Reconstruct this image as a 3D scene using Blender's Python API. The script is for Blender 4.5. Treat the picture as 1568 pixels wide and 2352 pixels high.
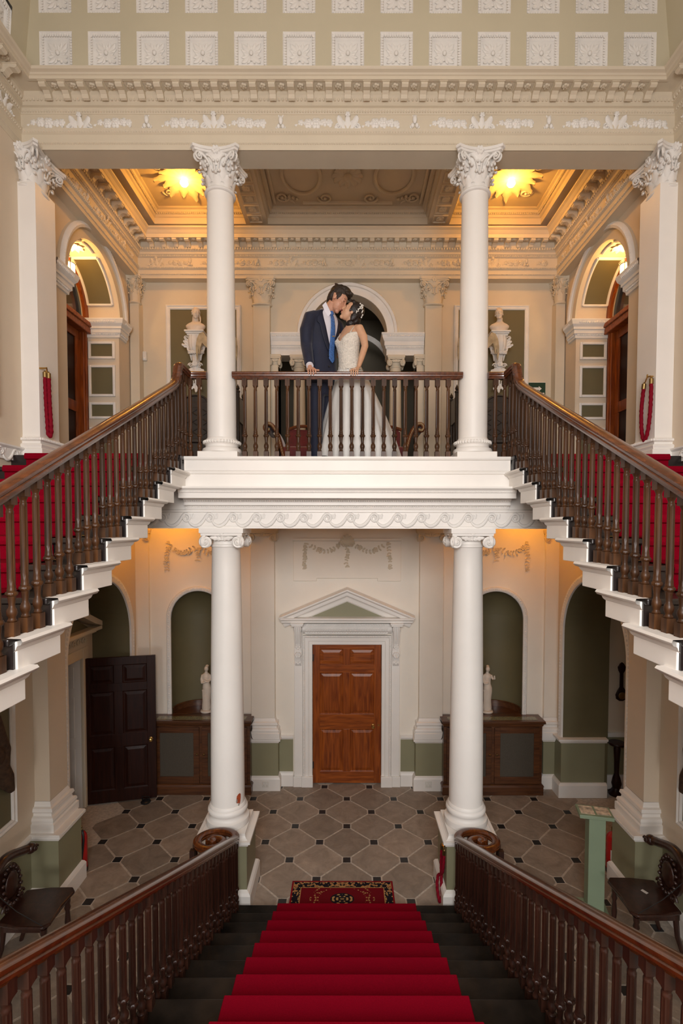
import bpy, math, random
from math import sin, cos, pi, radians, sqrt, atan2
from mathutils import Vector, Matrix

for _o in list(bpy.data.objects):
    bpy.data.objects.remove(_o, do_unlink=True)
SC = bpy.context.scene
COL = SC.collection
random.seed(7)

# ---------------------------------------------------------------- camera
CH = 3.75                      # eye height above the ground floor (camera stands on the half landing)
FPX, CPX, PITCH, ROLL = 1165.0, 797.0, radians(2.05), radians(0.08)
CPY = 1213 + FPX * math.tan(PITCH)
_fw = Vector((0, cos(PITCH), -sin(PITCH)))
_rt0 = Vector((1, 0, 0)); _up0 = _rt0.cross(_fw)
_rt = _rt0 * cos(ROLL) + _up0 * sin(ROLL)
_up = _up0 * cos(ROLL) - _rt0 * sin(ROLL)
cd = bpy.data.cameras.new('camera'); co = bpy.data.objects.new('camera', cd); COL.objects.link(co)
cd.sensor_fit = 'VERTICAL'; cd.sensor_height = 36.0; cd.sensor_width = 24.0
cd.lens = FPX / 2352 * 36.0
cd.shift_x = -(CPX - 784) / 2352
cd.shift_y = (CPY - 1176) / 2352
cd.clip_start = 0.05; cd.clip_end = 100
m = Matrix.Identity(4)
for i in range(3):
    m[i][0] = _rt[i]; m[i][1] = _up[i]; m[i][2] = -_fw[i]
m[2][3] = CH
co.matrix_world = m
SC.camera = co


def W(px, py, Y):
    """photo pixel -> (x, z) on the plane at distance Y"""
    d = _fw + _rt * ((px - CPX) / FPX) - _up * ((py - CPY) / FPX)
    t = Y / d.y
    return d.x * t, CH + d.z * t


# ---------------------------------------------------------------- world, light, exposure
wd = bpy.data.worlds.new('world'); SC.world = wd; wd.use_nodes = True
wd.node_tree.nodes['Background'].inputs[0].default_value = (0.75, 0.85, 1.0, 1)
wd.node_tree.nodes['Background'].inputs[1].default_value = 0.25
SC.view_settings.view_transform = 'Standard'
SC.view_settings.look = 'None'
SC.view_settings.gamma = 1.0
SC.view_settings.use_curve_mapping = False
SC.view_settings.exposure = 0.40


def area_light(name, loc, rot, sx, sy, power, col):
    l = bpy.data.lights.new(name, 'AREA'); l.shape = 'RECTANGLE'; l.size = sx; l.size_y = sy
    l.energy = power; l.color = col
    o = bpy.data.objects.new(name, l); COL.objects.link(o); o.location = loc; o.rotation_euler = rot
    return o


def point_light(name, loc, power, col, rad=0.04):
    l = bpy.data.lights.new(name, 'POINT'); l.energy = power; l.color = col; l.shadow_soft_size = rad
    o = bpy.data.objects.new(name, l); COL.objects.link(o); o.location = loc
    return o


# daylight: roof lantern over the stairwell and the tall landing window behind the photographer
area_light('skylight_daylight', (0, 1.6, 9.75), (0, 0, 0), 3.6, 4.0, 22, (1.0, 0.94, 0.87))
area_light('landing_window_daylight', (0, -2.2, 4.3), (radians(68), 0, 0), 2.8, 3.4, 430, (1.0, 0.975, 0.96))
# added fill lamps under the landing, to brighten the ground floor
for _s in (-1, 1):
    area_light('under_landing_fill', (_s * 1.9, -2.2, 1.15), (radians(90), 0, 0), 0.9, 1.5, 42, (1.0, 0.975, 0.96))

# ---------------------------------------------------------------- materials
MATS = {}


def mat(name, col, rough=0.6, var=0.06, scale=6.0, bump=0.0, bscale=None, metal=0.0, spec=0.5, coat=0.0,
        emit=None, estr=0.0, sheen=0.0, rand=0.0, alpha=1.0, trans=0.0, sss=0.0):
    m = bpy.data.materials.new(name); m.use_nodes = True
    nt = m.node_tree; b = nt.nodes['Principled BSDF']
    b.inputs['Roughness'].default_value = rough
    b.inputs['Metallic'].default_value = metal
    b.inputs['Specular IOR Level'].default_value = spec
    b.inputs['Coat Weight'].default_value = coat
    b.inputs['Coat Roughness'].default_value = 0.12
    b.inputs['Sheen Weight'].default_value = sheen
    b.inputs['Transmission Weight'].default_value = trans
    b.inputs['Alpha'].default_value = alpha
    if sss:
        b.inputs['Subsurface Weight'].default_value = sss
        b.inputs['Subsurface Scale'].default_value = 0.02
    if emit:
        b.inputs['Emission Color'].default_value = (*emit, 1); b.inputs['Emission Strength'].default_value = estr
    tc = nt.nodes.new('ShaderNodeTexCoord')
    nz = nt.nodes.new('ShaderNodeTexNoise'); nz.inputs['Scale'].default_value = scale
    nz.inputs['Detail'].default_value = 4
    if rand:
        gm_ = nt.nodes.new('ShaderNodeNewGeometry'); vec = gm_.outputs['Position']
    else: vec = tc.outputs['Object']
    nt.links.new(vec, nz.inputs['Vector'])
    rp = nt.nodes.new('ShaderNodeValToRGB')
    lo = [max(0, c * (1 - var)) for c in col]; hi = [min(1, c * (1 + var)) for c in col]
    rp.color_ramp.elements[0].position = 0.3; rp.color_ramp.elements[1].position = 0.7
    rp.color_ramp.elements[0].color = (*lo, 1); rp.color_ramp.elements[1].color = (*hi, 1)
    nt.links.new(nz.outputs['Fac'], rp.inputs['Fac'])
    out = rp.outputs['Color']
    if rand:
        oi = nt.nodes.new('ShaderNodeObjectInfo')
        hs = nt.nodes.new('ShaderNodeHueSaturation')
        mr = nt.nodes.new('ShaderNodeMapRange'); mr.inputs['To Min'].default_value = 1 - rand
        mr.inputs['To Max'].default_value = 1 + rand
        nt.links.new(oi.outputs['Random'], mr.inputs['Value']); nt.links.new(mr.outputs['Result'], hs.inputs['Value'])
        nt.links.new(out, hs.inputs['Color']); out = hs.outputs['Color']
    nt.links.new(out, b.inputs['Base Color'])
    if bump:
        n2 = nt.nodes.new('ShaderNodeTexNoise'); n2.inputs['Scale'].default_value = bscale or scale * 4
        n2.inputs['Detail'].default_value = 5
        nt.links.new(vec, n2.inputs['Vector'])
        bp = nt.nodes.new('ShaderNodeBump'); bp.inputs['Strength'].default_value = bump
        bp.inputs['Distance'].default_value = 0.01
        nt.links.new(n2.outputs['Fac'], bp.inputs['Height']); nt.links.new(bp.outputs['Normal'], b.inputs['Normal'])
    MATS[name] = m
    return m


def wood(name, dark, light, rough=0.35, axis='Z', scale=1.0, coat=0.3, rand=0.15, spec=0.5):
    m = mat(name, dark, rough, coat=coat, spec=spec)
    nt = m.node_tree; b = nt.nodes['Principled BSDF']
    tc = [n for n in nt.nodes if n.type == 'TEX_COORD'][0]
    mp = nt.nodes.new('ShaderNodeMapping')
    s = {'X': (1.2, 14, 14), 'Y': (14, 1.2, 14), 'Z': (14, 14, 1.2)}[axis]
    mp.inputs['Scale'].default_value = tuple(v * scale for v in s)
    nt.links.new(tc.outputs['Object'], mp.inputs['Vector'])
    nz = [n for n in nt.nodes if n.type == 'TEX_NOISE'][0]
    nz.inputs['Scale'].default_value = 2.2; nz.inputs['Detail'].default_value = 6; nz.inputs['Distortion'].default_value = 0.6
    nt.links.new(mp.outputs['Vector'], nz.inputs['Vector'])
    rp = [n for n in nt.nodes if n.type == 'VALTORGB'][0]
    rp.color_ramp.elements[0].color = (*dark, 1); rp.color_ramp.elements[1].color = (*light, 1)
    oi = nt.nodes.new('ShaderNodeObjectInfo'); hs = nt.nodes.new('ShaderNodeHueSaturation')
    mr = nt.nodes.new('ShaderNodeMapRange'); mr.inputs['To Min'].default_value = 1 - rand; mr.inputs['To Max'].default_value = 1 + rand
    nt.links.new(oi.outputs['Random'], mr.inputs['Value']); nt.links.new(mr.outputs['Result'], hs.inputs['Value'])
    nt.links.new(rp.outputs['Color'], hs.inputs['Color']); nt.links.new(hs.outputs['Color'], b.inputs['Base Color'])
    return m


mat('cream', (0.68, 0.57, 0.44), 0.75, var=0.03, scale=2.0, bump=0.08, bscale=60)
mat('cream_lit', (0.86, 0.79, 0.69), 0.7, var=0.03, scale=2.0, bump=0.08, bscale=60)  # cream paint lightened to make up for weak light on the far wall
mat('white', (0.85, 0.81, 0.76), 0.45, var=0.025, scale=3.0, bump=0.03, bscale=40)
mat('plaster', (0.80, 0.77, 0.73), 0.6, var=0.04, scale=8.0)
mat('ivory', (0.66, 0.575, 0.445), 0.65, var=0.03, scale=3.0)
mat('cove', (0.57, 0.51, 0.37), 0.75, var=0.04, scale=1.5, bump=0.05, bscale=60)
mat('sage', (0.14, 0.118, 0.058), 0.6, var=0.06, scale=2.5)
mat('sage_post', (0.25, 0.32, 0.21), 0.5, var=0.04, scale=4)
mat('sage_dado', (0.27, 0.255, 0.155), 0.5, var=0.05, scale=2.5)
mat('stone', (0.285, 0.228, 0.18), 0.6, var=0.26, scale=5.5, bump=0.4, bscale=26, rand=0.17)
_nt = MATS['stone'].node_tree
_nz = [n for n in _nt.nodes if n.type == 'TEX_NOISE'][0]; _nz.inputs['Detail'].default_value = 9; _nz.inputs['Roughness'].default_value = 0.68; _nz.inputs['Distortion'].default_value = 0.8
mat('slate', (0.018, 0.017, 0.018), 0.45, var=0.3, scale=14, rand=0.3)
mat('grout', (0.50, 0.43, 0.36), 0.9, var=0.2, scale=30)
mat('carpet', (0.215, 0.001, 0.011), 0.95, var=0.12, scale=160, bump=0.35, bscale=420, spec=0.05, sheen=0.0)
mat('ebony', (0.016, 0.011, 0.010), 0.32, var=0.4, scale=5, bump=0.1, bscale=30)
mat('worn_tread', (0.012, 0.0085, 0.006), 0.42, var=0.85, scale=5, bump=0.15, bscale=24, spec=0.2)
wood('mahogany', (0.14, 0.026, 0.004), (0.35, 0.085, 0.011), 0.42, 'Z', 1.0, 0.08, 0.0, 0.3)
wood('mahogany_h', (0.15, 0.030, 0.005), (0.38, 0.095, 0.013), 0.42, 'X', 1.0, 0.08, 0.0, 0.3)
wood('rail', (0.055, 0.013, 0.003), (0.15, 0.038, 0.008), 0.26, 'Y', 1.0, 0.3, 0.0)
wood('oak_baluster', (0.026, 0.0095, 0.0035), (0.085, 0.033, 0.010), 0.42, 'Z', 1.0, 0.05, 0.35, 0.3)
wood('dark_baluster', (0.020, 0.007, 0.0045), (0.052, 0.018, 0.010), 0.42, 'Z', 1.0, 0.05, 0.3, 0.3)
wood('dark_oak', (0.012, 0.008, 0.006), (0.035, 0.02, 0.013), 0.4, 'Z', 1.0, 0.2, 0.15)
wood('cab_wood', (0.050, 0.017, 0.007), (0.13, 0.046, 0.015), 0.35, 'X', 1.0, 0.3, 0.1)
wood('dark_door', (0.014, 0.0028, 0.0014), (0.032, 0.007, 0.003), 0.45, 'Z', 1.0, 0.06, 0.0, 0.25)
mat('mesh_panel', (0.085, 0.072, 0.056), 0.9, var=0.5, scale=260, spec=0.1)
mat('inlay', (0.20, 0.18, 0.09), 0.12, var=0.5, scale=60, coat=0.6)
mat('brass', (0.65, 0.42, 0.14), 0.25, metal=1.0)
mat('old_brass', (0.30, 0.20, 0.08), 0.4, metal=1.0)
mat('marble', (0.72, 0.62, 0.52), 0.5, var=0.06, scale=9)
mat('black_iron', (0.012, 0.012, 0.013), 0.4)
mat('glass', (0.9, 0.9, 0.9), 0.02, var=0.0, trans=1.0)
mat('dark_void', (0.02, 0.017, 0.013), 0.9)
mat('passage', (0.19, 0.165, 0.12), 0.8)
mat('lamp_glass', (1.0, 0.8, 0.5), 0.3, emit=(1.0, 0.62, 0.22), estr=6.0)
mat('lamp_bulb', (1.0, 0.85, 0.6), 0.3, emit=(1.0, 0.75, 0.38), estr=9.0)
mat('rope_red', (0.21, 0.003, 0.014), 0.8, var=0.15, scale=60, spec=0.15)
mat('extinguisher_red', (0.45, 0.008, 0.008), 0.25, var=0.03, coat=0.4)
mat('sign_green', (0.010, 0.045, 0.026), 0.4)
mat('paper_white', (0.78, 0.76, 0.72), 0.6)
mat('plastic_white', (0.75, 0.72, 0.66), 0.35)
mat('chip_red', (0.38, 0.065, 0.018), 0.8, var=0.25, scale=40)
mat('chip_grey', (0.30, 0.25, 0.21), 0.8, var=0.25, scale=40)

# ---------------------------------------------------------------- mesh builder


class MB:
    def __init__(s):
        s.v = []; s.f = []

    def add(s, vs, fs):
        n = len(s.v); s.v += [tuple(p) for p in vs]; s.f += [tuple(i + n for i in f) for f in fs]
        return s

    def box(s, x0, x1, y0, y1, z0, z1):
        v = [(x, y, z) for x in (x0, x1) for y in (y0, y1) for z in (z0, z1)]
        return s.add(v, [(0, 1, 3, 2), (4, 6, 7, 5), (0, 4, 5, 1), (2, 3, 7, 6), (0, 2, 6, 4), (1, 5, 7, 3)])

    def lathe(s, prof, cx=0, cy=0, z0=0, seg=16, a0=0, a1=2 * pi, rf=None, cap=True):
        full = abs(a1 - a0 - 2 * pi) < 1e-6
        n = seg if full else seg + 1
        vs = []
        for r, z in prof:
            for i in range(n):
                a = a0 + (a1 - a0) * i / seg
                rr = r * (rf(a, z) if rf else 1)
                vs.append((cx + rr * cos(a), cy + rr * sin(a), z0 + z))
        fs = []
        for j in range(len(prof) - 1):
            for i in range(n if full else n - 1):
                k = (i + 1) % n
                fs.append((j * n + i, j * n + k, (j + 1) * n + k, (j + 1) * n + i))
        if cap and full:
            fs.append(tuple(range(n - 1, -1, -1))); fs.append(tuple((len(prof) - 1) * n + i for i in range(n)))
        return s.add(vs, fs)

    def rings(s, rings, closed=True, cap=True, loop=False):
        n = len(rings[0]); vs = [p for r in rings for p in r]; fs = []
        m_ = len(rings)
        for j in range(m_ if loop else m_ - 1):
            jj = (j + 1) % m_
            for i in range(n if closed else n - 1):
                k = (i + 1) % n
                fs.append((j * n + i, j * n + k, jj * n + k, jj * n + i))
        if cap and closed and not loop:
            fs.append(tuple(range(n - 1, -1, -1))); fs.append(tuple((m_ - 1) * n + i for i in range(n)))
        return s.add(vs, fs)

    def mould(s, path, prof, closed=False, cap=True, pclosed=False):
        """sweep an (offset, z) profile along a level XY polyline, mitred; offset is to the right of travel"""
        P = [Vector(p) for p in path]; n = len(P); rg = []
        for i in range(n):
            a = P[i - 1] if (i > 0 or closed) else None
            b = P[(i + 1) % n] if (i < n - 1 or closed) else None
            d1 = (P[i] - a).normalized() if a is not None else None
            d2 = (b - P[i]).normalized() if b is not None else None
            if d1 is None: d1 = d2
            if d2 is None: d2 = d1
            n1 = Vector((d1.y, -d1.x)); n2 = Vector((d2.y, -d2.x))
            mm = (n1 + n2); mm = mm / max(0.2, mm.dot(n1)) if mm.length > 1e-6 else n1
            rg.append([(P[i].x + mm.x * d, P[i].y + mm.y * d, z) for d, z in prof])
        return s.rings(rg, closed=pclosed, cap=cap and pclosed, loop=closed)

    def sweep(s, frames, prof, closed=True, cap=True, loop=False):
        rg = [[tuple(O + U * u + V * v) for u, v in prof] for O, U, V in frames]
        return s.rings(rg, closed=closed, cap=cap, loop=loop)

    def tube(s, pts, rad, seg=8, flat=1.0, cap=True, up=None, loop=False):
        P = [Vector(p) for p in pts]; n = len(P); fr = []
        prev = None
        for i in range(n):
            if loop: t = P[(i + 1) % n] - P[i - 1]
            else: t = P[min(i + 1, n - 1)] - P[max(i - 1, 0)]
            t.normalize()
            if prev is None:
                u = Vector(up) if up else (Vector((0, 0, 1)) if abs(t.z) < 0.9 else Vector((1, 0, 0)))
            else: u = prev
            u = (u - t * u.dot(t)).normalized(); prev = u
            r = rad[i] if isinstance(rad, (list, tuple)) else rad
            fr.append((P[i], u * r * flat, t.cross(u) * r))
        prof = [(cos(2 * pi * k / seg), sin(2 * pi * k / seg)) for k in range(seg)]
        return s.sweep(fr, prof, cap=cap, loop=loop)

    def ell(s, c, r, seg=10, rg=6, M=None):
        vs = []; fs = []
        c = Vector(c)
        for j in range(rg + 1):
            a = -pi / 2 + pi * j / rg
            for i in range(seg):
                b = 2 * pi * i / seg
                p = Vector((r[0] * cos(a) * cos(b), r[1] * cos(a) * sin(b), r[2] * sin(a)))
                if M: p = M @ p
                vs.append(c + p)
        for j in range(rg):
            for i in range(seg):
                k = (i + 1) % seg
                fs.append((j * seg + i, j * seg + k, (j + 1) * seg + k, (j + 1) * seg + i))
        return s.add(vs, fs)

    def surf(s, fn, nu, nv, cu=False):
        vs = [fn(i / nu, j / nv) for j in range(nv + 1) for i in range(nu + 1)]
        w = nu + 1
        return s.add(vs, [(j * w + i, j * w + i + 1, (j + 1) * w + i + 1, (j + 1) * w + i) for j in range(nv) for i in range(nu)])

    def prism(s, poly, O, U, V, N, d):
        """flat polygon in the U,V plane pushed d along N"""
        O = Vector(O); U = Vector(U); V = Vector(V); N = Vector(N); n = len(poly)
        vs = [O + U * a + V * b for a, b in poly] + [O + U * a + V * b + N * d for a, b in poly]
        fs = [tuple(range(n - 1, -1, -1)), tuple(range(n, 2 * n))] + [(i, (i + 1) % n, n + (i + 1) % n, n + i) for i in range(n)]
        return s.add(vs, fs)

    def xf(s, M, start=0):
        s.v[start:] = [tuple(M @ Vector(p)) for p in s.v[start:]]
        return s

    def mesh(s, name, material, smooth=False, auto=None):
        me = bpy.data.meshes.new(name); me.from_pydata(s.v, [], s.f); me.update()
        if material: me.materials.append(MATS[material])
        if smooth:
            me.polygons.foreach_set('use_smooth', [True] * len(me.polygons))
            if auto:
                try: me.set_sharp_from_angle(angle=radians(auto))
                except Exception: pass
        return me

    def build(s, name, material, parent=None, smooth=False, bevel=0, auto=35, seg=2, loc=None, rz=0, recalc=True):
        me = s.mesh(name, material, smooth, auto)
        return obj(name, me, parent, bevel, seg, loc, rz)


def obj(name, me, parent=None, bevel=0, seg=2, loc=None, rz=0):
    o = bpy.data.objects.new(name, me); COL.objects.link(o)
    if parent is not None: o.parent = parent
    if loc is not None: o.location = loc
    if rz: o.rotation_euler = (0, 0, rz)
    if bevel:
        b = o.modifiers.new('bevel', 'BEVEL'); b.width = bevel; b.segments = seg; b.limit_method = 'ANGLE'; b.angle_limit = radians(40)
    return o


def thing(name, label, cat, loc=(0, 0, 0), rz=0, group=None):
    o = bpy.data.objects.new(name, None); COL.objects.link(o)
    o.empty_display_size = 0.1
    o.location = loc; o.rotation_euler = (0, 0, rz)
    return tag(o, label, cat, group)


def tag(o, label, cat, group=None):
    o['label'] = label; o['category'] = cat
    if group: o['group'] = group
    return o


def struct(o, label=None):
    o['kind'] = 'structure'
    if label: o['label'] = label
    return o


def stuff(o):
    o['kind'] = 'stuff'; return o


def troot(n, loc=(0, 0, 0)):
    o = bpy.data.objects.new(n, None); COL.objects.link(o); o.location = loc; o.empty_display_size = 0.1
    return struct(o)


def copy_tree(o, parent=None):
    c = o.copy(); COL.objects.link(c); c.parent = parent
    if parent is not None: c.matrix_parent_inverse = o.matrix_parent_inverse.copy()
    for ch in list(o.children): copy_tree(ch, c)
    return c


def mirror_mesh(me, name=None):
    m2 = me.copy(); m2.name = name or me.name
    for v in m2.vertices: v.co.x = -v.co.x
    m2.flip_normals()
    return m2


_tn = [0]


def trimname():
    _tn[0] += 1; return 'trim_%d' % _tn[0]


VX, VY, VZ = Vector((1, 0, 0)), Vector((0, 1, 0)), Vector((0, 0, 1))


def smoothstep(a, b, x):
    t = max(0, min(1, (x - a) / (b - a))); return t * t * (3 - 2 * t)


def lerp_tab(tab, t):
    for i in range(len(tab) - 1):
        if t <= tab[i + 1][0]:
            a, b = tab[i], tab[i + 1]; k = (t - a[0]) / (b[0] - a[0]) if b[0] > a[0] else 0
            return tuple(a[j] + (b[j] - a[j]) * k for j in range(1, len(a)))
    return tuple(tab[-1][1:])


def catmull(pts, n=5):
    P = [Vector(p) for p in pts]; out = []
    for i in range(len(P) - 1):
        p0, p1, p2, p3 = P[max(i - 1, 0)], P[i], P[i + 1], P[min(i + 2, len(P) - 1)]
        for k in range(n):
            t = k / n
            out.append(0.5 * ((2 * p1) + (p2 - p0) * t + (2 * p0 - 5 * p1 + 4 * p2 - p3) * t * t + (3 * p1 - p0 - 3 * p2 + p3) * t ** 3))
    return out + [P[-1]]



# ---------------------------------------------------------------- ornament shapes


def leaf(mb, O, U, N, L, wd, curl=0.3, lobes=3, tip=0.25, nu=6, nv=9):
    O = Vector(O); U = Vector(U).normalized(); N = Vector(N).normalized(); S = U.cross(N)

    def fn(u, t):
        k = u * 2 - 1
        w = wd * (0.55 + 0.45 * sin(pi * min(1, t * 1.15))) * (1 - 0.85 * t ** 3) * (1 + 0.22 * sin(lobes * 2 * pi * t) * abs(k))
        up = L * (t - tip * max(0, t - 0.7) ** 2 * 6)
        out = curl * L * t ** 2.2 + 0.10 * wd * (1 - abs(k)) - 0.25 * wd * k * k * 0.6
        return O + S * (k * w) + U * up + N * out
    mb.surf(fn, nu, nv)


def flower(mb, O, N, U, R, pet=5, h=0.35, seg=20):
    O = Vector(O); N = Vector(N).normalized(); U = Vector(U).normalized(); S = U.cross(N)
    fr = [(0.0, 0.75), (0.2, 0.8), (0.32, 0.45), (0.6, 0.75), (0.85, 0.7), (1.0, 0.0)]
    vs = []; fs = []
    for r, hh in fr:
        for i in range(seg):
            a = 2 * pi * i / seg
            q = 1 if r < 0.35 else 0.78 + 0.22 * abs(sin(pet * a / 2)) ** 0.6
            z = hh * h * R * (1 if r < 0.35 else (0.6 + 0.4 * abs(sin(pet * a / 2))))
            vs.append(O + (U * cos(a) + S * sin(a)) * (R * r * q) + N * z)
    for j in range(len(fr) - 1):
        for i in range(seg):
            k = (i + 1) % seg; fs.append((j * seg + i, j * seg + k, (j + 1) * seg + k, (j + 1) * seg + i))
    mb.add(vs, fs)


def spiral(mb, O, U, V, N, R, turns=2.2, thick=0.2, depth=0.15, seg=6, n=40, r_end=0.12, sgn=1):
    """volute: U is the direction of the outer end, N is the outward normal"""
    O = Vector(O); U = Vector(U); V = Vector(V); N = Vector(N); pts = []; rad = []
    for i in range(n + 1):
        t = i / n; r = R * (1 - t) ** 1.1 * (1 - r_end) + R * r_end
        a = sgn * turns * 2 * pi * t
        pts.append(O + U * (r * cos(a)) + V * (r * sin(a)) + N * (depth * t)); rad.append(R * thick * (1 - 0.55 * t))
    mb.tube(pts, rad, seg)
    mb.ell(O + N * depth, (R * 0.2, R * 0.2, R * 0.2), 8, 5)


def egg_row(mb, p0, p1, N, U, n, r):
    p0 = Vector(p0); p1 = Vector(p1); N = Vector(N); U = Vector(U); D = (p1 - p0).normalized()
    n = int(n * 1.6)
    for i in range(n):
        c = p0 + (p1 - p0) * ((i + 0.5) / n)
        M = Matrix((D, N, U)).transposed()
        mb.ell(c, (r * 0.62, r * 0.55, r), 6, 4, M)


def arch_wall(mb, Mf, u0, u1, z0, z1, uc, r, zb, zs, depth=0.0, n=28):
    """wall face with a round-headed opening, and its reveal"""
    def q(a, b, c, d): mb.add([Mf(*a), Mf(*b), Mf(*c), Mf(*d)], [(0, 1, 2, 3)])
    if uc - r > u0: q((u0, 0, z0), (uc - r, 0, z0), (uc - r, 0, z1), (u0, 0, z1))
    if uc + r < u1: q((uc + r, 0, z0), (u1, 0, z0), (u1, 0, z1), (uc + r, 0, z1))
    if zb > z0: q((uc - r, 0, z0), (uc + r, 0, z0), (uc + r, 0, zb), (uc - r, 0, zb))
    arc = [(uc - r * cos(pi * i / n), zs + r * sin(pi * i / n)) for i in range(n + 1)]
    for i in range(n):
        a, b = arc[i], arc[i + 1]
        q((a[0], 0, a[1]), (b[0], 0, b[1]), (b[0], 0, z1), (a[0], 0, z1))
    if depth:
        bd = [(uc - r, zb)] + arc + [(uc + r, zb)]
        for a, b in zip(bd[:-1], bd[1:]):
            q((a[0], 0, a[1]), (b[0], 0, b[1]), (b[0], depth, b[1]), (a[0], depth, a[1]))
    return mb


def arch_trim(mb, Mf, uc, r, zb, zs, prof, n=28):
    """moulding round an arched opening; prof = (dr outward, proud)"""
    rg = []
    pts = [(uc - r, zb, -1, 0)] + [(uc - r * cos(pi * i / n), zs + r * sin(pi * i / n), -cos(pi * i / n), sin(pi * i / n)) for i in range(n + 1)] + [(uc + r, zb, 1, 0)]
    for u, z, du, dz in pts:
        rg.append([tuple(Mf(u + du * a, -b, z + dz * a)) for a, b in prof])
    mb.rings(rg, closed=True, cap=True)
    return mb


def frame_pt(C, F, U, S):
    return lambda f, s, u: C + F * f + S * s + U * u


def make_head(mb, C, F, U, k=1.0, fem=False):
    F = F.normalized(); U = (U - F * U.dot(F)).normalized(); S = F.cross(U)
    M = Matrix((F, S, U)).transposed()
    g = frame_pt(C, F, U, S)
    e = lambda p, r, a=16, b=10: mb.ell(p, tuple(v * k for v in r), a, b, M)
    K = lambda f, s, u: g(f * k, s * k, u * k)
    e(K(-0.008, 0, 0.028), (0.096, 0.076, 0.090), 22, 14)
    e(K(0.030, 0, -0.040), (0.066, 0.062, 0.082), 20, 12)
    e(K(0.035, 0, -0.085), (0.050, 0.048, 0.038))
    e(K(0.062, 0, -0.112), (0.024, 0.026, 0.020))
    e(K(0.078, 0, 0.020), (0.014, 0.046, 0.010))          # brow
    mb.tube([K(0.086, 0, 0.012), K(0.098, 0, -0.012), K(0.110, 0, -0.034)], [0.008 * k, 0.009 * k, 0.012 * k], 10)
    e(K(0.104, 0, -0.038), (0.012, 0.014, 0.009)); 
    for q in (-1, 1):
        e(K(0.097, q * 0.011, -0.040), (0.009, 0.007, 0.007), 10, 7)
        e(K(0.072, q * 0.032, 0.000), (0.013, 0.017, 0.012), 12, 8)
        e(K(0.062, q * 0.040, -0.035), (0.018, 0.020, 0.022), 12, 8)
        ear = K(-0.006, q * 0.076, -0.022)
        e(ear, (0.016, 0.007, 0.026), 12, 8)
    e(K(0.090, 0, -0.066), (0.011, 0.020, 0.006), 12, 8); e(K(0.088, 0, -0.077), (0.011, 0.018, 0.007), 12, 8)
    return g, F, U, S


# maps: u along wall, d into the wall, z
def ML(u, d, z): return (-3.1 - d, u, z)
def MR(u, d, z): return (3.1 + d, u, z)
def MBK(u, d, z): return (u, 7.27 + d, z)       # ground-floor back wall
def MBU(u, d, z): return (u, 7.45 + d, z)       # gallery back wall


YC, FLZ = 5.08, 4.42       # colonnade line, gallery floor level
WX = 3.1                   # side walls

# ---------------------------------------------------------------- ground floor paving
fl = MB().box(-5.2, 5.2, -2.4, 8.6, -0.14, -0.004).build('floor', 'grout'); struct(fl)
S_ = 0.648; a_ = 0.050; g_ = 0.008
k_ = S_ / 2
octp = [(k_ - a_ - g_, a_ - g_), (a_ - g_, k_ - a_ - g_), (-a_ + g_, k_ - a_ - g_), (-k_ + a_ + g_, a_ - g_), (-k_ + a_ + g_, -a_ + g_), (-a_ + g_, -k_ + a_ + g_), (a_ - g_, -k_ + a_ + g_), (k_ - a_ - g_, -a_ + g_)]
slab_me = MB().prism(octp, (0, 0, -0.012), VX, VY, VZ, 0.012).mesh('slab', 'stone')
sq_me = MB().prism([(a_ - g_, -a_ + g_), (a_ - g_, a_ - g_), (-a_ + g_, a_ - g_), (-a_ + g_, -a_ + g_)], (0, 0, -0.012), VX, VY, VZ, 0.0125).mesh('slab_inset', 'slate')
slab_side = MB().prism(octp, (0, 0, -0.012), VX, VY, VZ, 0.012)
for j in range(-11, 8):
    for i in range(-9, 10):
        x = i * k_; y = 4.96 + j * k_
        if y > 7.36 or y < 1.35: continue
        if abs(x) < 0.95 and y < 4.4: continue
        if (i + j) % 2 == 0: obj('slab_inset', sq_me, fl, loc=(x, y, 0))
        else: obj('slab', slab_me, fl, loc=(x, y, 0))

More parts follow.
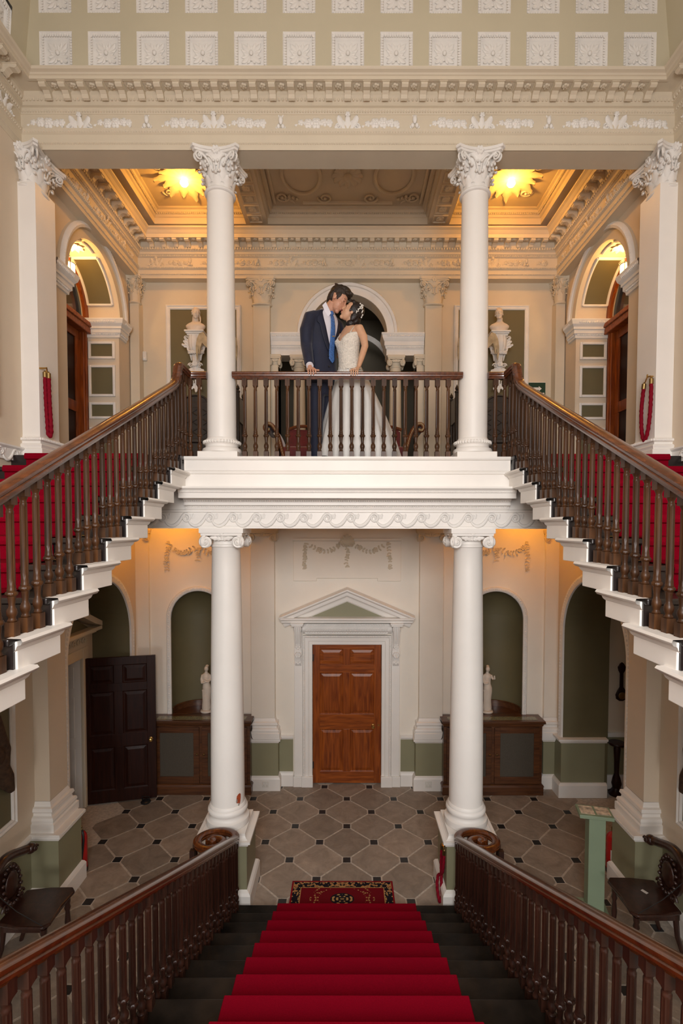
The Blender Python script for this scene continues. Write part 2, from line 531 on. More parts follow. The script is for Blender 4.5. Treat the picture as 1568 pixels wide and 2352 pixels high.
# ---------------------------------------------------------------- side walls (with ground-floor and gallery arches)
LA = dict(uc=6.2, r=0.8, zb=0.0, zs=2.30)        # ground-floor side arch
UA = dict(uc=6.335, r=0.645, zb=FLZ, zs=6.55)    # gallery side arch
for side, Mf in (('left', ML), ('right', MR)):
    mb = MB()
    s = -1 if side == 'left' else 1
    mb.add([Mf(-2.4, 0, 0), Mf(5.3, 0, 0), Mf(5.3, 0, 10), Mf(-2.4, 0, 10)], [(0, 1, 2, 3)])
    arch_wall(mb, lambda u, d, z: Mf(u, d - 0.08, z), 5.3, 7.45, 0.0, 4.2, LA['uc'], LA['r'], 0.0, LA['zs'], 0.0)
    mb.add([Mf(5.3, 0, 0), Mf(5.3, -0.08, 0), Mf(5.3, -0.08, 4.2), Mf(5.3, 0, 4.2)], [(0, 1, 2, 3)])
    arch_wall(mb, Mf, 5.3, 7.45, 4.2, 10.0, UA['uc'], UA['r'], UA['zb'], UA['zs'], 0.5)
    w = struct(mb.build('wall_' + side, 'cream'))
    # reveal of the ground-floor arch: painted green inside
    mb = MB(); n = 28
    arc = [(LA['uc'] - LA['r'] * cos(pi * i / n), LA['zs'] + LA['r'] * sin(pi * i / n)) for i in range(n + 1)]
    bd = [(LA['uc'] - LA['r'], 0)] + arc + [(LA['uc'] + LA['r'], 0)]
    for a, b in zip(bd[:-1], bd[1:]):
        dpt = 0.55 if s > 0 else 0.44; mb.add([Mf(a[0], -0.08, a[1]), Mf(b[0], -0.08, b[1]), Mf(b[0], dpt, b[1]), Mf(a[0], dpt, a[1])], [(0, 1, 2, 3)])
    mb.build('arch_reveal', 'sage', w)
    # recess behind the ground-floor arch
    mb = MB()
    if side == 'left':
        # outer wall with doorway  (x = -3.65)
        X = -3.54; y0, y1, zt = 5.72, 6.66, 2.02
        for ya, yb, za, zb in ((5.2, y0, 0, 3.4), (y1, 7.2, 0, 3.4), (y0, y1, zt, 3.4)):
            mb.add([(X, ya, za), (X, yb, za), (X, yb, zb), (X, ya, zb)], [(0, 1, 2, 3)])
        mb.build('recess_wall', 'cream', w)
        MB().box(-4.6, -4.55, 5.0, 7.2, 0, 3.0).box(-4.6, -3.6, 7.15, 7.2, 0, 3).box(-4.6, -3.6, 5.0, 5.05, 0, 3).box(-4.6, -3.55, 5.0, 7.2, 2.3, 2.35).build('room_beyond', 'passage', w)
    else:
        mb.box(5.0, 5.05, 5.0, 7.3, 0, 3.4); mb.box(3.65, 5.0, 7.22, 7.27, 0, 3.4); mb.box(3.65, 5.0, 5.0, 5.05, 0, 3.4)
        mb.box(3.65, 5.0, 5.0, 7.27, 3.4, 3.45)
        mb.add([(3.65, 5.0, 0), (3.65, 5.4, 0), (3.65, 5.4, 3.4), (3.65, 5.0, 3.4)], [(0, 1, 2, 3)])
        mb.build('recess_wall', 'cream', w)
        MB().box(3.66, 4.9, 7.205, 7.222, 0.2, 0.76).build('recess_dado', 'sage_dado', w)
        MB().box(3.66, 4.9, 7.18, 7.222, 0, 0.2).build('recess_skirting', 'white', w)
        MB().box(3.66, 4.9, 7.17, 7.222, 0.76, 0.82).build('recess_dado_rail', 'white', w)
    # pedestal of the far jamb
    sx = lambda a, b: (min(s * a, s * b), max(s * a, s * b))
    x0, x1 = sx(2.99, 3.60)
    MB().box(x0, x1, 6.975, 7.3, 0.2, 0.76).build('jamb_dado', 'sage_dado', w)
    p = [(s * 2.99, 7.3), (s * 2.99, 6.975), (s * 3.62, 6.975)]
    if s < 0: p = p[::-1]
    MB().mould(p[::-1] if s < 0 else p, [(-s * 0.0, 0), (-s * 0 + 0.045, 0), (0.045, 0.17), (0.02, 0.2), (0, 0.2)] if s > 0 else [(0, 0), (-0.045, 0), (-0.045, 0.17), (-0.02, 0.2), (0, 0.2)]).build('jamb_skirting', 'white', w)
    MB().mould(p[::-1] if s < 0 else p, [(s * d, z) for d, z in ((0, 0.755), (0.015, 0.76), (0.03, 0.79), (0.055, 0.80), (0.055, 0.825), (0.0, 0.83))]).build('jamb_dado_rail', 'white', w)
    # archivolts
    t = troot(trimname())
    Mf2 = (lambda u, d, z, s=s: (s * (3.1 + d), u, z))
    Mf3 = (lambda u, d, z, s=s: (s * (3.02 + d), u, z))
    arch_trim(MB(), Mf3, LA['uc'], LA['r'], 0.8, LA['zs'], [(0, 0), (0, 0.025), (0.02, 0.035), (0.09, 0.03), (0.10, 0.015), (0.10, 0)]).build('archivolt', 'plaster', t, smooth=True)
    mb = MB(); n = 56
    for i in range(n):
        a = pi * (i + 0.5) / n; r = LA['r'] + 0.055
        mb.ell(Mf3(LA['uc'] - r * cos(a), -0.03, LA['zs'] + r * sin(a)), (0.012, 0.02, 0.02), 6, 4)
    for i in range(32):
        for q in (-1, 1):
            mb.ell(Mf3(LA['uc'] + q * (LA['r'] + 0.055), -0.03, 0.84 + (i + 0.5) / 32 * 1.46), (0.012, 0.016, 0.022), 6, 4)
    stuff(mb.build('archivolt_carving', 'plaster', t, smooth=True))
    t = troot(trimname())
    arch_trim(MB(), Mf2, UA['uc'], UA['r'], UA['zs'], UA['zs'], [(0, 0), (0, 0.02), (0.10, 0.02), (0.11, 0.045), (0.15, 0.055), (0.175, 0.03), (0.18, 0)]).build('archivolt', 'ivory', t, smooth=True)
    arch_trim(MB(), Mf2, UA['uc'], UA['r'], UA['zs'], UA['zs'], [(0.108, 0.04), (0.112, 0.062), (0.14, 0.07), (0.168, 0.05), (0.176, 0.03)]).build('archivolt_bead', 'plaster', t, smooth=True)
    mb = MB(); n = 70
    for i in range(n):
        a = pi * (i + 0.5) / n; r = UA['r'] + 0.14
        mb.ell(Mf2(UA['uc'] - r * cos(a), -0.06, UA['zs'] + r * sin(a)), (0.012, 0.013, 0.013), 6, 4)
    stuff(mb.build('archivolt_carving', 'plaster', t, smooth=True))
    # impost mouldings at the springing, returning into the reveal
    ip = [(d, z - 0.05) for d, z in ((0, 6.37), (0.02, 6.375), (0.025, 6.41), (0.045, 6.43), (0.045, 6.475), (0.06, 6.48), (0.06, 6.51), (0.085, 6.54), (0.10, 6.59), (0.10, 6.605), (0, 6.61))]
    ya, yb = UA['uc'] - UA['r'], UA['uc'] + UA['r']
    for pth in ([(s * 3.1, 5.36), (s * 3.1, ya), (s * 3.6, ya)], [(s * 3.6, yb), (s * 3.1, yb), (s * 3.1, 7.18)]):
        MB().mould(pth, [(-s * d, z) for d, z in ip]).build('impost', 'plaster', t)
        mb = MB()
        for (pa, pb) in zip(pth[:-1], pth[1:]):
            d = (Vector(pb) - Vector(pa)); L = d.length; d.normalize(); nn = Vector((d.y, -d.x, 0)) * (-s)
            A = Vector((*pa, 0)) + nn * 0.09; B = Vector((*pb, 0)) + nn * 0.09
            egg_row(mb, A + VZ * 6.515, B + VZ * 6.515, nn, VZ, max(3, int(L / 0.035)), 0.02)
            A = Vector((*pa, 0)) + nn * 0.03; B = Vector((*pb, 0)) + nn * 0.03
            egg_row(mb, A + VZ * 6.37, B + VZ * 6.37, nn, VZ, max(3, int(L / 0.03)), 0.018)
        stuff(mb.build('impost_carving', 'plaster', t, smooth=True))
    # panels on the far jamb of the gallery arch (facing the stair) and the soffit panel
    yj = yb
    pans = [(6.237, 6.072), (5.922, 5.566), (5.422, 5.266), (5.086, 4.75)]
    for zt, zb in pans:
        xa, xb = 3.185, 3.475
        mb = MB().box(min(s * xa, s * xb), max(s * xa, s * xb), yj - 0.012, yj - 0.002, zb, zt)
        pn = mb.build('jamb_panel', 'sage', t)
        fr = MB()
        for x0_, x1_, z0_, z1_ in ((xa - 0.035, xa, zb - 0.035, zt + 0.035), (xb, xb + 0.035, zb - 0.035, zt + 0.035), (xa, xb, zt, zt + 0.035), (xa, xb, zb - 0.035, zb)):
            fr.box(min(s * x0_, s * x1_), max(s * x0_, s * x1_), yj - 0.03, yj - 0.001, z0_, z1_)
        fr.build('panel_moulding', 'plaster', pn, bevel=0.008)
    # curved panel on the inside of the arch, far half
    for a0, a1 in ((0.10 * pi, 0.40 * pi), (0.60 * pi, 0.90 * pi)):
        def cp(u, v, a0=a0, a1=a1, rr=UA['r'] - 0.004):
            a = a0 + (a1 - a0) * v; return (s * (3.185 + 0.29 * u), UA['uc'] + rr * cos(a), UA['zs'] + rr * sin(a))
        pn = MB().surf(cp, 2, 14).build('soffit_panel', 'sage', t, smooth=True)
        mb = MB()
        for xx in (3.165, 3.495):
            mb.tube([(s * xx, UA['uc'] + (UA['r'] - 0.01) * cos(a0 + (a1 - a0) * i / 14), UA['zs'] + (UA['r'] - 0.01) * sin(a0 + (a1 - a0) * i / 14)) for i in range(15)], 0.018, 6)
        for a in (a0, a1):
            mb.tube([(s * 3.165, UA['uc'] + (UA['r'] - 0.01) * cos(a), UA['zs'] + (UA['r'] - 0.01) * sin(a)), (s * 3.495, UA['uc'] + (UA['r'] - 0.01) * cos(a), UA['zs'] + (UA['r'] - 0.01) * sin(a))], 0.018, 6)
        mb.build('panel_moulding', 'plaster', pn, smooth=True)
    # moulded rectangle with foliage at the crown of the arch
    a0, a1 = 0.44 * pi, 0.56 * pi
    mb = MB()
    for xx in (3.18, 3.5):
        mb.tube([(s * xx, UA['uc'] + (UA['r'] - 0.01) * cos(a0 + (a1 - a0) * i / 6), UA['zs'] + (UA['r'] - 0.01) * sin(a0 + (a1 - a0) * i / 6)) for i in range(7)], 0.014, 6)
    for i in range(8):
        a = 2 * pi * i / 8
        leaf(mb, (s * 3.34, UA['uc'], UA['zs'] + UA['r'] - 0.015), (cos(a), sin(a), 0), (0, 0, -1), 0.12, 0.045, 0.15)
    mb.build('soffit_foliage', 'plaster', t, smooth=True)

# wall behind the photographer, ceiling of the stair hall
struct(MB().box(-3.3, 3.3, -2.5, -2.4, 0, 10).build('wall_back', 'cream'))
struct(MB().box(-3.3, 3.3, -2.5, 7.6, 10, 10.1).build('ceiling', 'cream'))

# ---------------------------------------------------------------- ground-floor far wall
NX, NR, NZ = 2.14, 0.395, 2.45        # niche centre, radius, springing
DW, DH = 0.50, 2.075                  # half width / height of the centre door
mb = MB()
for s in (-1, 1):
    Mf = (lambda u, d, z, s=s: (s * u, 7.27 + d, z))
    arch_wall(mb, Mf, DW + 0.0, 3.12, 0.0, 4.2, NX, NR, 1.02, NZ, 0.0)
mb.add([(-DW, 7.27, DH), (DW, 7.27, DH), (DW, 7.27, 4.2), (-DW, 7.27, 4.2)], [(0, 1, 2, 3)])
for x in (-DW, DW): mb.add([(x, 7.27, 0), (x, 7.40, 0), (x, 7.40, DH), (x, 7.27, DH)], [(0, 1, 2, 3)])
mb.add([(-DW, 7.27, DH), (DW, 7.27, DH), (DW, 7.40, DH), (-DW, 7.40, DH)], [(0, 1, 2, 3)])
mb.box(-DW, DW, 7.40, 7.42, 0, DH)
wf = struct(mb.build('wall_far', 'cream_lit'))
for s in (-1, 1):
    mb = MB(); n = 20
    mb.surf(lambda u, v: (s * NX - NR * cos(pi * u), 7.27 + 0.36 * sin(pi * u), 1.02 + v * (NZ - 1.02)), n, 6)
    mb.surf(lambda u, v: (s * NX - NR * cos(pi * u) * cos(v * pi / 2), 7.27 + 0.36 * sin(pi * u) * cos(v * pi / 2), NZ + NR * sin(v * pi / 2)), n, 8)
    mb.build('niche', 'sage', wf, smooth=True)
    t = troot(trimname())
    Mf = (lambda u, d, z, s=s: (s * u, 7.27 + d, z))
    arch_trim(MB(), Mf, NX, NR, 1.06, NZ, [(0, 0), (0, 0.02), (0.012, 0.03), (0.055, 0.03), (0.066, 0.012), (0.066, 0)]).build('niche_archivolt', 'plaster', t, smooth=True)
    mb = MB(); n = 46
    for i in range(n):
        a = pi * (i + 0.5) / n; r = NR + 0.034
        mb.ell(Mf(NX - r * cos(a), -0.03, NZ + r * sin(a)), (0.014, 0.010, 0.014), 6, 4)
    for i in range(40):
        for q in (-1, 1):
            mb.ell(Mf(NX + q * (NR + 0.034), -0.03, 1.1 + (i + 0.5) / 40 * 1.35), (0.013, 0.010, 0.016), 6, 4)
    stuff(mb.build('niche_carving', 'plaster', t, smooth=True))
# ceiling under the gallery, and gallery floor slab
g = MB().box(-3.1, 3.1, 4.98, 7.45, 4.06, 4.40)
struct(g.build('ceiling', 'cream'))

# ---------------------------------------------------------------- skirting, dado and pilasters of the ground floor
SK = [(0, 0), (0.035, 0), (0.035, 0.165), (0.022, 0.19), (0.01, 0.20), (0, 0.21)]
DR = [(0, 0.68), (0.012, 0.685), (0.02, 0.705), (0.036, 0.715), (0.036, 0.742), (0, 0.75)]
far_r = [(0.78, 7.27), (0.985, 7.27), (0.985, 7.14), (1.42, 7.14), (1.42, 7.27), (2.83, 7.27), (2.83, 7.2), (3.0, 7.2)]
far_l = [(-x, y) for x, y in far_r[::-1]]
left_p = [(-3.1, 0.9), (-3.1, 4.87), (-2.83, 4.87), (-2.83, 5.29), (-3.1, 5.29), (-3.1, 5.4)]
right_p = [(-x, y) for x, y in left_p[::-1]]
for nm, pth in (('far', far_r), ('far', far_l), ('left', left_p), ('right', right_p)):
    b = struct(MB().mould(pth, SK).build('baseboard_' + nm, 'white'))
    MB().mould(pth, [(0.003, 0.2), (0.003, 0.69)]).build('dado', 'sage_dado', b)
    MB().mould(pth, DR).build('dado_rail', 'white', b)
BASE = [(0.075, 0.75), (0.075, 0.83), (0.058, 0.84), (0.066, 0.865), (0.058, 0.89), (0.032, 0.90), (0.03, 0.925), (0.046, 0.945), (0.04, 0.975), (0.015, 0.985), (0.012, 1.0), (0, 1.03)]


def ionic(mb, h=0.2, half=0.2, flat=1.0):
    """square four-faced ionic capital, z from -h to 0, half = half width at the volutes"""
    ab = half * 1.06
    mb.box(-ab, ab, -ab, ab, -0.045, 0.0); mb.box(-half, half, -half, half, -0.07, -0.045)
    mb.lathe([(half * 0.62, -h), (half * 0.70, -h + 0.02), (half * 0.66, -h + 0.035), (half * 0.68, -0.12), (half * 0.86, -0.09), (half * 0.86, -0.06)], seg=24)
    R = h * 0.30
    for k in range(4):
        a = k * pi / 2; N = Vector((sin(a), -cos(a), 0)); U = Vector((cos(a), sin(a), 0))
        for q in (-1, 1):
            C = N * (half * 0.93) + U * (q * (half - R * 0.75)) + VZ * (-0.075 - R * 0.95)
            spiral(mb, C, VZ, U * q, N, R, 2.1, 0.22, 0.02, 6, 34)
            mb.prism([(R * 0.95 * cos(2 * pi * i / 14), R * 0.95 * sin(2 * pi * i / 14)) for i in range(14)], C - N * 0.03, U, VZ, N, 0.03)
            leaf(mb, N * (half * 0.9) + U * (q * 0.02) + VZ * (-0.10), U * q + VZ * 0.15, N, half * 0.55, 0.022, 0.1, 3)
        flower(mb, N * (half * 0.97) + VZ * (-0.035), N, VZ, 0.034, 5, 0.5)
        for q in (-1, 0, 1):
            leaf(mb, N * (half * 0.88) + U * (q * 0.018) + VZ * (-0.115), VZ + U * (q * 0.5), N, 0.055, 0.018, 0.3, 2)
    return mb


def corinthian(mb, R=0.135, H=0.34):
    """composite capital, z 0..H, R = radius of the shaft"""
    mb.lathe([(R * 1.02, -0.035), (R * 1.14, -0.03), (R * 1.18, -0.018), (R * 1.14, -0.006), (R * 1.0, 0), (R * 0.98, H * 0.3), (R * 1.05, H * 0.6), (R * 1.32, H * 0.82), (R * 1.4, H * 0.86)], seg=28,
             rf=lambda a, z: 1 + (0.02 * cos(28 * a / 2 * 2) if 0.02 < z < H * 0.5 else 0))
    for row, (zb, L, wd, cu, off) in enumerate(((0.0, H * 0.42, R * 0.36, 0.30, 0), (H * 0.12, H * 0.52, R * 0.34, 0.38, pi / 8))):
        for i in range(8):
            a = i * pi / 4 + off; N = Vector((cos(a), sin(a), 0))
            leaf(mb, N * (R * 1.02) + VZ * zb, VZ, N, L, wd, cu, 3, 0.5, 4, 8)
            mb.ell(N * (R * 1.02 + cu * L * 1.02) + VZ * (zb + L * 0.70), (0.016, 0.020, 0.012), 7, 5)
    hd = R * 2.28       # abacus horn distance
    # abacus: concave sided square
    def abac(sc, dz0, dz1):
        pts = []
        for k in range(4):
            a = k * pi / 2 + pi / 4
            b = a + pi / 2
            A = Vector((cos(a + 0.07), sin(a + 0.07))) * hd * sc; B = Vector((cos(b - 0.07), sin(b - 0.07))) * hd * sc
            mid = Vector((cos((a + b) / 2), sin((a + b) / 2)))
            for i in range(9):
                t = i / 8; p = A * (1 - t) + B * t - mid * (R * 0.42 * sc * 4 * t * (1 - t)); pts.append((p.x, p.y))
        mb.prism(pts, (0, 0, dz0), VX, VY, VZ, dz1 - dz0)
    abac(0.97, H * 0.86, H * 0.92); abac(1.04, H * 0.92, H * 1.0)
    for k in range(4):
        a = k * pi / 2 + pi / 4; D = Vector((cos(a), sin(a), 0)); T = Vector((-sin(a), cos(a), 0))
        for q in (-1, 1):
            C = D * (hd * 0.80) + T * (q * 0.017) + VZ * (H * 0.74)
            pts = []
            A0 = Vector((cos(a + q * 0.42), sin(a + q * 0.42), 0)) * (R * 1.05) + VZ * (H * 0.40)
            for i in range(10):
                t = i / 9; p = A0 * (1 - t) + (C + VZ * 0.04) * t; p = p + D * (-0.02 * sin(pi * t)) + VZ * (0.03 * sin(pi * t)); pts.append(p)
            mb.tube(pts, [0.010 + 0.006 * (i / 9) for i in range(10)], 6)
            spiral(mb, C, VZ, D, T * q, 0.040, 1.8, 0.26, 0.012, 6, 26)
        leaf(mb, D * (R * 1.2) + VZ * (H * 0.45), (VZ + D * 0.5), D, H * 0.33, R * 0.25, 0.45, 3, 0.5, 4, 7)
        for j in range(5):
            mb.ell(D * (hd * (0.60 + 0.06 * (j % 3))) + T * (0.03 * (j - 2)) + VZ * (H * (0.58 - 0.05 * (j % 2))), (0.013, 0.013, 0.016), 7, 5)
        b = k * pi / 2; D2 = Vector((cos(b), sin(b), 0)); T2 = Vector((-sin(b), cos(b), 0))
        flower(mb, D2 * (hd * 0.71 - R * 0.40 + 0.012) + VZ * (H * 0.93), D2, VZ, 0.045, 6, 0.6)
        leaf(mb, D2 * (R * 1.12) + VZ * (H * 0.55), VZ, D2, H * 0.30, R * 0.2, 0.2, 2, 0.2, 4, 6)
        for q in (-1, 1):
            pts = [D2 * (R * 1.1) + T2 * (q * 0.015) + VZ * (H * 0.36)]
            for i in range(1, 9):
                t = i / 8; pts.append(D2 * (R * (1.1 + 0.25 * t)) + T2 * (q * (0.015 + 0.075 * t * t)) + VZ * (H * (0.36 + 0.42 * sin(t * pi / 2))))
            mb.tube(pts, 0.009, 6)
            mb.ell(D2 * (R * 1.28) + T2 * (q * 0.03) + VZ * (H * 0.36), (0.016, 0.020, 0.014), 7, 5)
            mb.ell(D2 * (R * 1.35) + T2 * (q * 0.02) + VZ * (H * 0.62), (0.014, 0.016, 0.014), 7, 5)
    return mb


def pedestal_tops():
    t = troot(trimname())
    for s in (-1, 1):
        x0, x1 = sorted((s * 3.1, s * 2.80)); MB().box(x0, x1, 4.84, 5.32, 0.742, 0.752).build('pedestal_top', 'white', t)
        x0, x1 = sorted((s * 0.955, s * 1.45)); MB().box(x0, x1, 7.11, 7.28, 0.742, 0.752).build('pedestal_top', 'white', t)
        x0, x1 = sorted((s * 2.80, s * 3.02)); MB().box(x0, x1, 7.17, 7.28, 0.742, 0.752).build('pedestal_top', 'white', t)
        x0, x1 = sorted((s * 2.99, s * 3.62)); MB().box(x0, x1, 6.975, 7.28, 0.82, 0.829).build('pedestal_top', 'white', t)


pedestal_tops()
ionic_me = ionic(MB()).mesh('capital', 'white', True, 40)
ionic_cream = ionic(MB(), 0.19, 0.19).mesh('capital', 'ivory', True, 40)
corin_me = corinthian(MB()).mesh('capital', 'plaster', True, 50)
corin_cream = corinthian(MB()).mesh('capital', 'ivory', True, 50)

# ground-floor pilasters on the far wall and on the side walls
for s in (-1, 1):
    for xc, hw, yf in ((1.20, 0.168, 7.17), (2.935, 0.10, 7.215)):
        t = troot(trimname())
        MB().box(s * xc - hw, s * xc + hw, yf, 7.29, 1.03, 3.74).build('pilaster_shaft', 'cream_lit', t, bevel=0.004)
        MB().mould([(s * xc - hw, 7.28), (s * xc - hw, yf), (s * xc + hw, yf), (s * xc + hw, 7.28)], BASE).build('pilaster_base', 'white', t)
        c = obj('capital', ionic_cream, t, loc=(s * xc, yf + 0.10, 3.745)); c.scale = (hw / 0.155, 0.75, 1)
    t = troot(trimname())
    x0, x1 = (-3.12, -2.95) if s < 0 else (2.95, 3.12)
    MB().box(x0, x1, 4.95, 5.27, 1.03, 4.2).build('pilaster_shaft', 'cream', t, bevel=0.004)
    pb = [(-3.1, 4.95), (-2.95, 4.95), (-2.95, 5.27), (-3.1, 5.27)]
    if s > 0: pb = [(-x, y) for x, y in pb[::-1]]
    MB().mould(pb, BASE).build('pilaster_base', 'white', t)

# ---------------------------------------------------------------- the four free columns
CX, CXL = 1.245, 1.212


def shaft_prof(r0, r1, z0, z1, n=12):
    out = [(r0 * 1.10, z0), (r0 * 1.10, z0 + 0.012), (r0 * 1.02, z0 + 0.03)]
    for i in range(n + 1):
        t = i / n; out.append((r0 + (r1 - r0) * t ** 1.7, z0 + 0.03 + (z1 - z0 - 0.075) * t))
    return out + [(r1 * 1.02, z1 - 0.04), (r1 * 1.07, z1 - 0.035), (r1 * 1.07, z1 - 0.012), (r1 * 1.0, z1 - 0.008), (r1, z1)]


lowshaft = MB().lathe(shaft_prof(0.168, 0.139, 0.945, 3.60), seg=48).mesh('shaft', 'white', True, 40)
lowbase = MB().lathe([(0.19, 0.755), (0.212, 0.765), (0.220, 0.795), (0.212, 0.825), (0.185, 0.835), (0.178, 0.85), (0.176, 0.87), (0.190, 0.885), (0.200, 0.905), (0.197, 0.93), (0.180, 0.945), (0.16, 0.95)], seg=48).mesh('base', 'white', True, 50)
upshaft = MB().lathe(shaft_prof(0.141, 0.126, 4.605, 7.02), seg=48).mesh('shaft', 'white', True, 40)
upbase_mb = MB().lathe([(0.17, 4.485), (0.188, 4.49), (0.192, 4.51), (0.184, 4.53), (0.168, 4.535), (0.160, 4.545), (0.158, 4.56), (0.166, 4.57), (0.178, 4.577), (0.183, 4.59), (0.176, 4.605), (0.15, 4.61)], seg=48)
for i in range(40):
    a = 2 * pi * i / 40
    upbase_mb.ell((0.176 * cos(a), 0.176 * sin(a), 4.590), (0.012, 0.013, 0.018), 6, 4)
upbase = upbase_mb.mesh('base', 'white', True, 50)
for s in (-1, 1):
    oth = 'left of the door, a red chip near its foot' if s < 0 else 'right of the door'
    c = thing('column', 'white lower column on green pedestal with a red paint chip near its foot' if s < 0 else
              'white lower column on green pedestal with a red rope hung at its side', 'column', (s * CXL, YC, 0), group='ground-floor columns')
    MB().box(-0.235, 0.235, -0.235, 0.235, 0.2, 0.66).build('pedestal', 'sage_dado', c)
    sq = [(-0.235, -0.235), (0.235, -0.235), (0.235, 0.235), (-0.235, 0.235)]
    MB().mould(sq, [(0, 0), (0.04, 0), (0.04, 0.165), (0.026, 0.19), (0.012, 0.2), (0, 0.21)], closed=True).build('pedestal_skirting', 'white', c)
    MB().mould(sq, [(0, 0.645), (0.014, 0.65), (0.02, 0.67), (0.04, 0.68), (0.04, 0.705), (-0.03, 0.705)], closed=True).build('pedestal_cap', 'white', c)
    MB().box(-0.216, 0.216, -0.216, 0.216, 0.70, 0.757).mould([(-0.216, -0.216), (0.216, -0.216), (0.216, 0.216), (-0.216, 0.216)], [(0, 0.735), (0.012, 0.715), (0.03, 0.704), (0, 0.704)], closed=True).build('plinth', 'white', c)
    obj('base', lowbase, c); obj('shaft', lowshaft, c)
    obj('capital', ionic_me, c, loc=(0, 0, 3.745))
    if s < 0:
        def chip(cx, cz, w, h, nm, mt):
            mb = MB(); a0 = cx
            pts = [(cos(2 * pi * i / 11) * (0.8 + 0.35 * ((i * 7) % 5) / 4), sin(2 * pi * i / 11) * (0.8 + 0.35 * ((i * 3) % 4) / 3)) for i in range(11)]
            rr = 0.1685
            vs = [(rr * cos(a0), rr * sin(a0), cz)] + [(rr * cos(a0 + p * w), rr * sin(a0 + p * w), cz + q * h) for p, q in pts]
            mb.add(vs, [(0, i + 1, (i + 1) % 11 + 1) for i in range(11)]); mb.build(nm, mt, c)
        chip(radians(-38), 1.045, 0.20, 0.055, 'paint_chip', 'chip_red')
        chip(radians(-46), 1.03, 0.06, 0.02, 'paint_chip', 'chip_grey')
        chip(radians(-38), 0.985, 0.06, 0.02, 'paint_chip', 'chip_grey')
    c = thing('column', 'white upper column with composite capital beside the groom' if s < 0 else 'white upper column with composite capital on the bride side of the gallery',
              'column', (s * CX, YC, 0), group='gallery columns')
    MB().box(-0.192, 0.192, -0.192, 0.192, FLZ + 0.0, 4.487).build('plinth', 'white', c, bevel=0.004)
    obj('base', upbase, c); obj('shaft', upshaft, c)
    obj('capital', corin_me, c, loc=(0, 0, 7.01)).scale = (0.95, 0.95, 0.96)

# gallery-level pilasters: beside the stairs, in the gallery corners and flanking the arch
for s in (-1, 1):
    t = troot(trimname())
    x0, x1 = (-3.12, -2.935) if s < 0 else (2.935, 3.12)
    MB().box(x0, x1, 4.88, 5.21, 4.60, 7.0).build('pilaster_shaft', 'white', t, bevel=0.004)
    pb = [(-3.1, 4.88), (-2.935, 4.88), (-2.935, 5.21), (-3.1, 5.21)]
    if s > 0: pb = [(-x, y) for x, y in pb[::-1]]
    MB().mould(pb, [(0.045, FLZ), (0.045, 4.50), (0.03, 4.51), (0.04, 4.535), (0.03, 4.55), (0.012, 4.555), (0.012, 4.575), (0.034, 4.585), (0.034, 4.605), (0.006, 4.615), (0, 4.63)]).build('pilaster_base', 'white', t)
    mb = MB()
    egg_row(mb, (s * 2.90, 4.86, 4.595), (s * 2.90, 5.23, 4.595), (-s, 0, 0), VZ, 16, 0.014)
    egg_row(mb, (s * 3.08, 4.845, 4.595), (s * 2.92, 4.845, 4.595), (0, -1, 0), VZ, 7, 0.014)
    stuff(mb.build('base_carving', 'white', t, smooth=True))
    c = obj('capital', corin_me, t, loc=(s * 3.05, 5.045, 6.99)); c.scale = (0.80, 1.12, 0.98)
    for xc, w, yf in ((1.23, 0.12, 7.36), (3.02, 0.065, 7.30)):
        t = troot(trimname())
        MB().box(s * xc - w, s * xc + w, yf, 7.47, 4.60, 6.96).build('pilaster_shaft', 'ivory', t, bevel=0.004)
        MB().mould([(s * xc - w, 7.45), (s * xc - w, yf), (s * xc + w, yf), (s * xc + w, 7.45)], [(0.04, FLZ), (0.04, 4.50), (0.03, 4.54), (0.012, 4.55), (0.03, 4.59), (0, 4.63)]).build('pilaster_base', 'ivory', t)
        c = obj('capital', corin_cream, t, loc=(s * xc, yf + 0.04, 6.96)); c.scale = (w / 0.13, 0.55, 0.98)

# ---------------------------------------------------------------- stair hall entablature: beam, cornice, frieze ornament
ent = troot(trimname())
ent['label'] = 'carved cream entablature with modillions and flower frieze above the gallery columns'
MB().box(-3.1, 3.1, 4.955, 5.205, 7.338, 8.0).build('beam', 'ivory', ent)
hp = [(-3.1, 2.2), (-3.1, 4.95), (3.1, 4.95), (3.1, 2.2)]
MB().mould(hp, [(0, 7.335), (0.004, 7.335), (0.004, 7.385), (0.016, 7.395), (0.016, 7.465), (0.03, 7.475), (0.045, 7.495), (0.045, 7.505), (0.0, 7.515)]).build('architrave', 'ivory', ent)
MB().mould(hp, [(0.004, 7.51), (0.004, 7.66)]).build('frieze', 'ivory', ent)
MB().mould(hp, [(0, 7.655), (0.012, 7.66), (0.03, 7.685), (0.034, 7.69), (0.034, 7.70), (0.055, 7.705), (0.055, 7.735), (0.085, 7.765), (0.09, 7.77), (0.09, 7.805), (0.20, 7.805), (0.20, 7.80), (0.225, 7.80), (0.225, 7.828), (0.235, 7.831), (0.245, 7.842), (0.27, 7.85), (0.28, 7.862), (0.28, 7.869), (0.07, 7.875)]).build('cornice', 'ivory', ent)
mod = MB()
pr = [(0, 0), (0.115, 0), (0.125, -0.015), (0.125, -0.03), (0.105, -0.042), (0.06, -0.035), (0.035, -0.05), (0.02, -0.075), (0, -0.08)]
mod.prism(pr, (-0.03, 0, 0), (0, -1, 0), VZ, VX, 0.06); mod.box(-0.037, 0.037, -0.13, 0, -0.008, 0)
mod_me = mod.mesh('modillion', 'ivory'); mod_gal = mod_me.copy(); mod_gal.materials.clear(); mod_gal.materials.append(MATS['ivory'])
mb = MB(); flower(mb, (0, 0, 0), (0, 0, -1), (1, 0, 0), 0.034, 5, 0.55)
sof_me = mb.mesh('soffit_rosette', 'ivory', True)
n = 32; sp = 5.55 / n
